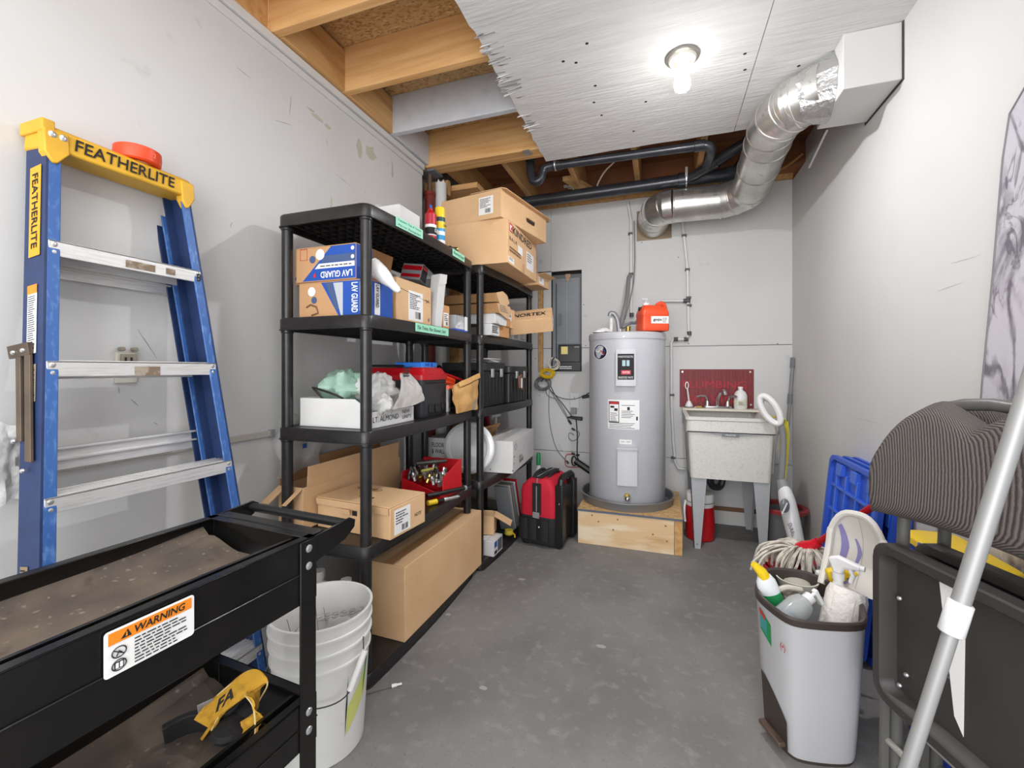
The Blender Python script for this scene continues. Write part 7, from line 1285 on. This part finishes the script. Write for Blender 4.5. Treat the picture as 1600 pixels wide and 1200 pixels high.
# ================================================================ folded padded chairs
def chair(label, off):
    L0 = Vector((.552, 1.405, 0)); ang = math.radians(17.5); dv = Vector((math.sin(ang), -math.cos(ang), 0)); n = Vector((-dv.y, dv.x, 0)); n = n if n.x < 0 else -n
    base = L0-n*off
    t = thing('folding_chair', label, 'chair', base, 0, 'folded chairs against the right wall')
    M = Matrix((( dv.x, n.x, 0, base.x), (dv.y, n.y, 0, base.y), (0, 0, 1, 0), (0, 0, 0, 1)))   # local: x along width, y toward the viewer side, z up
    g = lambda: G(M)
    W_ = .46
    def rr_(k, y, z0=.345, z1=.755): return [Vector((p.x, y, p.y)) for p in rrect(.0+k, W_-k, z0+k, z1-k, .045 if k < .02 else .03, 5)]
    q = g().loft([rr_(.006, -.02), rr_(0, -.012), rr_(0, .022), rr_(.004, .026), rr_(.024, .026), rr_(.030, .018), rr_(.036, -.010)]); pan = build(q, 'seat_pan', CHPAN, t, w=True, smooth=40)
    if off == 0:
        p0 = M @ Vector((.185, -.0085, .335)); pl = build(g().hexa([(.150, -.0095, .715), (.21, -.0095, .72), (.205, -.0095, .40), (.185, -.0095, .43), (.150, -.0085, .715), (.21, -.0085, .72), (.205, -.0085, .40), (.185, -.0085, .43)]), 'torn_paper_label', PAPER, pan, w=True)
        fine(pl, GREYINK, M @ Vector((.203, -.0082, .50)), -dv, Z3, .042, .20, 18, w_=True, lift=.0012, seed=6)
        q = g()
        for x, z in ((.05, .40), (.07, .44), (.41, .40), (.05, .62)): q.sphere((x, -.004, z), .006, 8)
        build(q, 'pan_rivets', ZINC, pan, w=True)
    # frame: two side tubes joined by an arch at the top
    arch = [(-.012, -.045, 0), (-.004, -.045, .40), (.015, -.045, .80), (.04, -.045, 1.00)]+[(.23-.19*math.cos(PI*i/10), -.045, 1.03+.095*math.sin(PI*i/10)) for i in range(11)]+[(.42, -.045, 1.00), (.445, -.045, .80), (.464, -.045, .40), (.472, -.045, 0)]
    build(g().tube(arch, .0135, 12), 'back_frame', CHFR, t, w=True, smooth=60)
    q = g().tube([(-.028, -.028, .018), (-.018, -.030, .5), (-.006, -.030, .72)], .0125, 10); build(q, 'front_leg', CHFR, t, w=True); q = g().tube([(.488, -.028, .018), (.478, -.030, .5), (.466, -.030, .72)], .0125, 10); build(q, 'front_leg', CHFR, t, w=True)
    build(g().tube([(-.022, -.030, .205), (.482, -.030, .205)], .009, 10), 'cross_rung', mat('pale_rung', '#a9a59e', .4, .3), t, w=True); build(g().tube([(-.012, -.045, .15), (.472, -.045, .15)], .009, 10), 'cross_rung', CHFR, t, w=True)
    q = g()
    for x in (-.028, .488, -.012, .472): q.cyl((x, -.028 if abs(x-.23) > .255 else -.045, 0), (x, -.028 if abs(x-.23) > .255 else -.045, .03), .0155, n=12)
    build(q, 'rubber_feet', BLACK, t, w=True)
    for x in (-.006, .452): build(g().hexa([(x, -.022, .52), (x+.014, -.022, .52), (x+.014, -.022, .72), (x, -.022, .72), (x, -.016, .52), (x+.014, -.016, .52), (x+.014, -.016, .72), (x, -.016, .72)]), 'hinge_plate', CHFR, t, w=True)
    # padded back with a dip in the top for the grip
    def back(u, v):
        x = -.035+.53*u; s_ = abs(2*u-1); top = 1.128-.045*max(0, 1-s_/.30)-.20*max(0, (s_-.28)/.72)**2.0; bot = .815+.012*(1-s_**2)-.035*0
        return x, bot+(top-bot)*v
    def face(sgn):
        def f(u, v):
            x, z = back(u, v); e = min(1, 4.2*min(u, 1-u)) if True else 1; ev = min(1, 6*min(v, 1-v)); th = .038*math.sqrt(max(0, e*(2-e)))*math.sqrt(max(0, ev*(2-ev)))
            cx = .035*((2*u-1)**2); return M @ Vector((x, -.035+cx+sgn*th+(.006*math.sin(v*PI)), z))
        return f
    q = G(); n1, n2 = 28, 18; q.grid(face(1), n1, n2); q.grid(face(-1), n1, n2); build(q, 'padded_back', FABRIC, t, w=True, smooth=70)
    return t
chair('grey padded folding chair folded flat, front one with torn paper label', 0); chair('second grey folding chair, folded behind the front one', .105)
# ================================================================ silver extension pole in the foreground
a = _ray(1440, 1133)*.75+Vector((0, 0, CH)); b = _ray(1597, 640)*.72+Vector((0, 0, CH)); d = (b-a).normalized(); foot = a-d*(a.z/d.z); foot.z = .004; topp = a+d*((XR-.03-a.x)/d.x); 
if topp.z > 2.55: topp = a+d*((2.55-a.z)/d.z)
t = thing('extension_pole', 'long silver telescopic pole with white collar leaning in the right foreground', 'pole', foot); k_ = _ray(1503, 965)*.745+Vector((0, 0, CH)); s_ = (k_-a).dot(d); K = a+d*s_
build(G().tube([foot, K], .0110, 20), 'lower_tube', POLE, t, w=True, smooth=60); build(G().tube([K, topp], .0132, 20), 'upper_tube', POLE, t, w=True, smooth=60); build(G().tube([K-d*.030, K-d*.028, K+d*.026, K+d*.028], [.0155, .0175, .0175, .0155], 24), 'collar', mat('collar_white', '#dedede', .35), t, w=True, smooth=50); build(G().cyl(foot, foot+d*.04, .014, n=14), 'rubber_foot', BLACK, t, w=True); build(G().cyl(topp-d*.04, topp, .015, n=14), 'end_cap', BLACK, t, w=True)
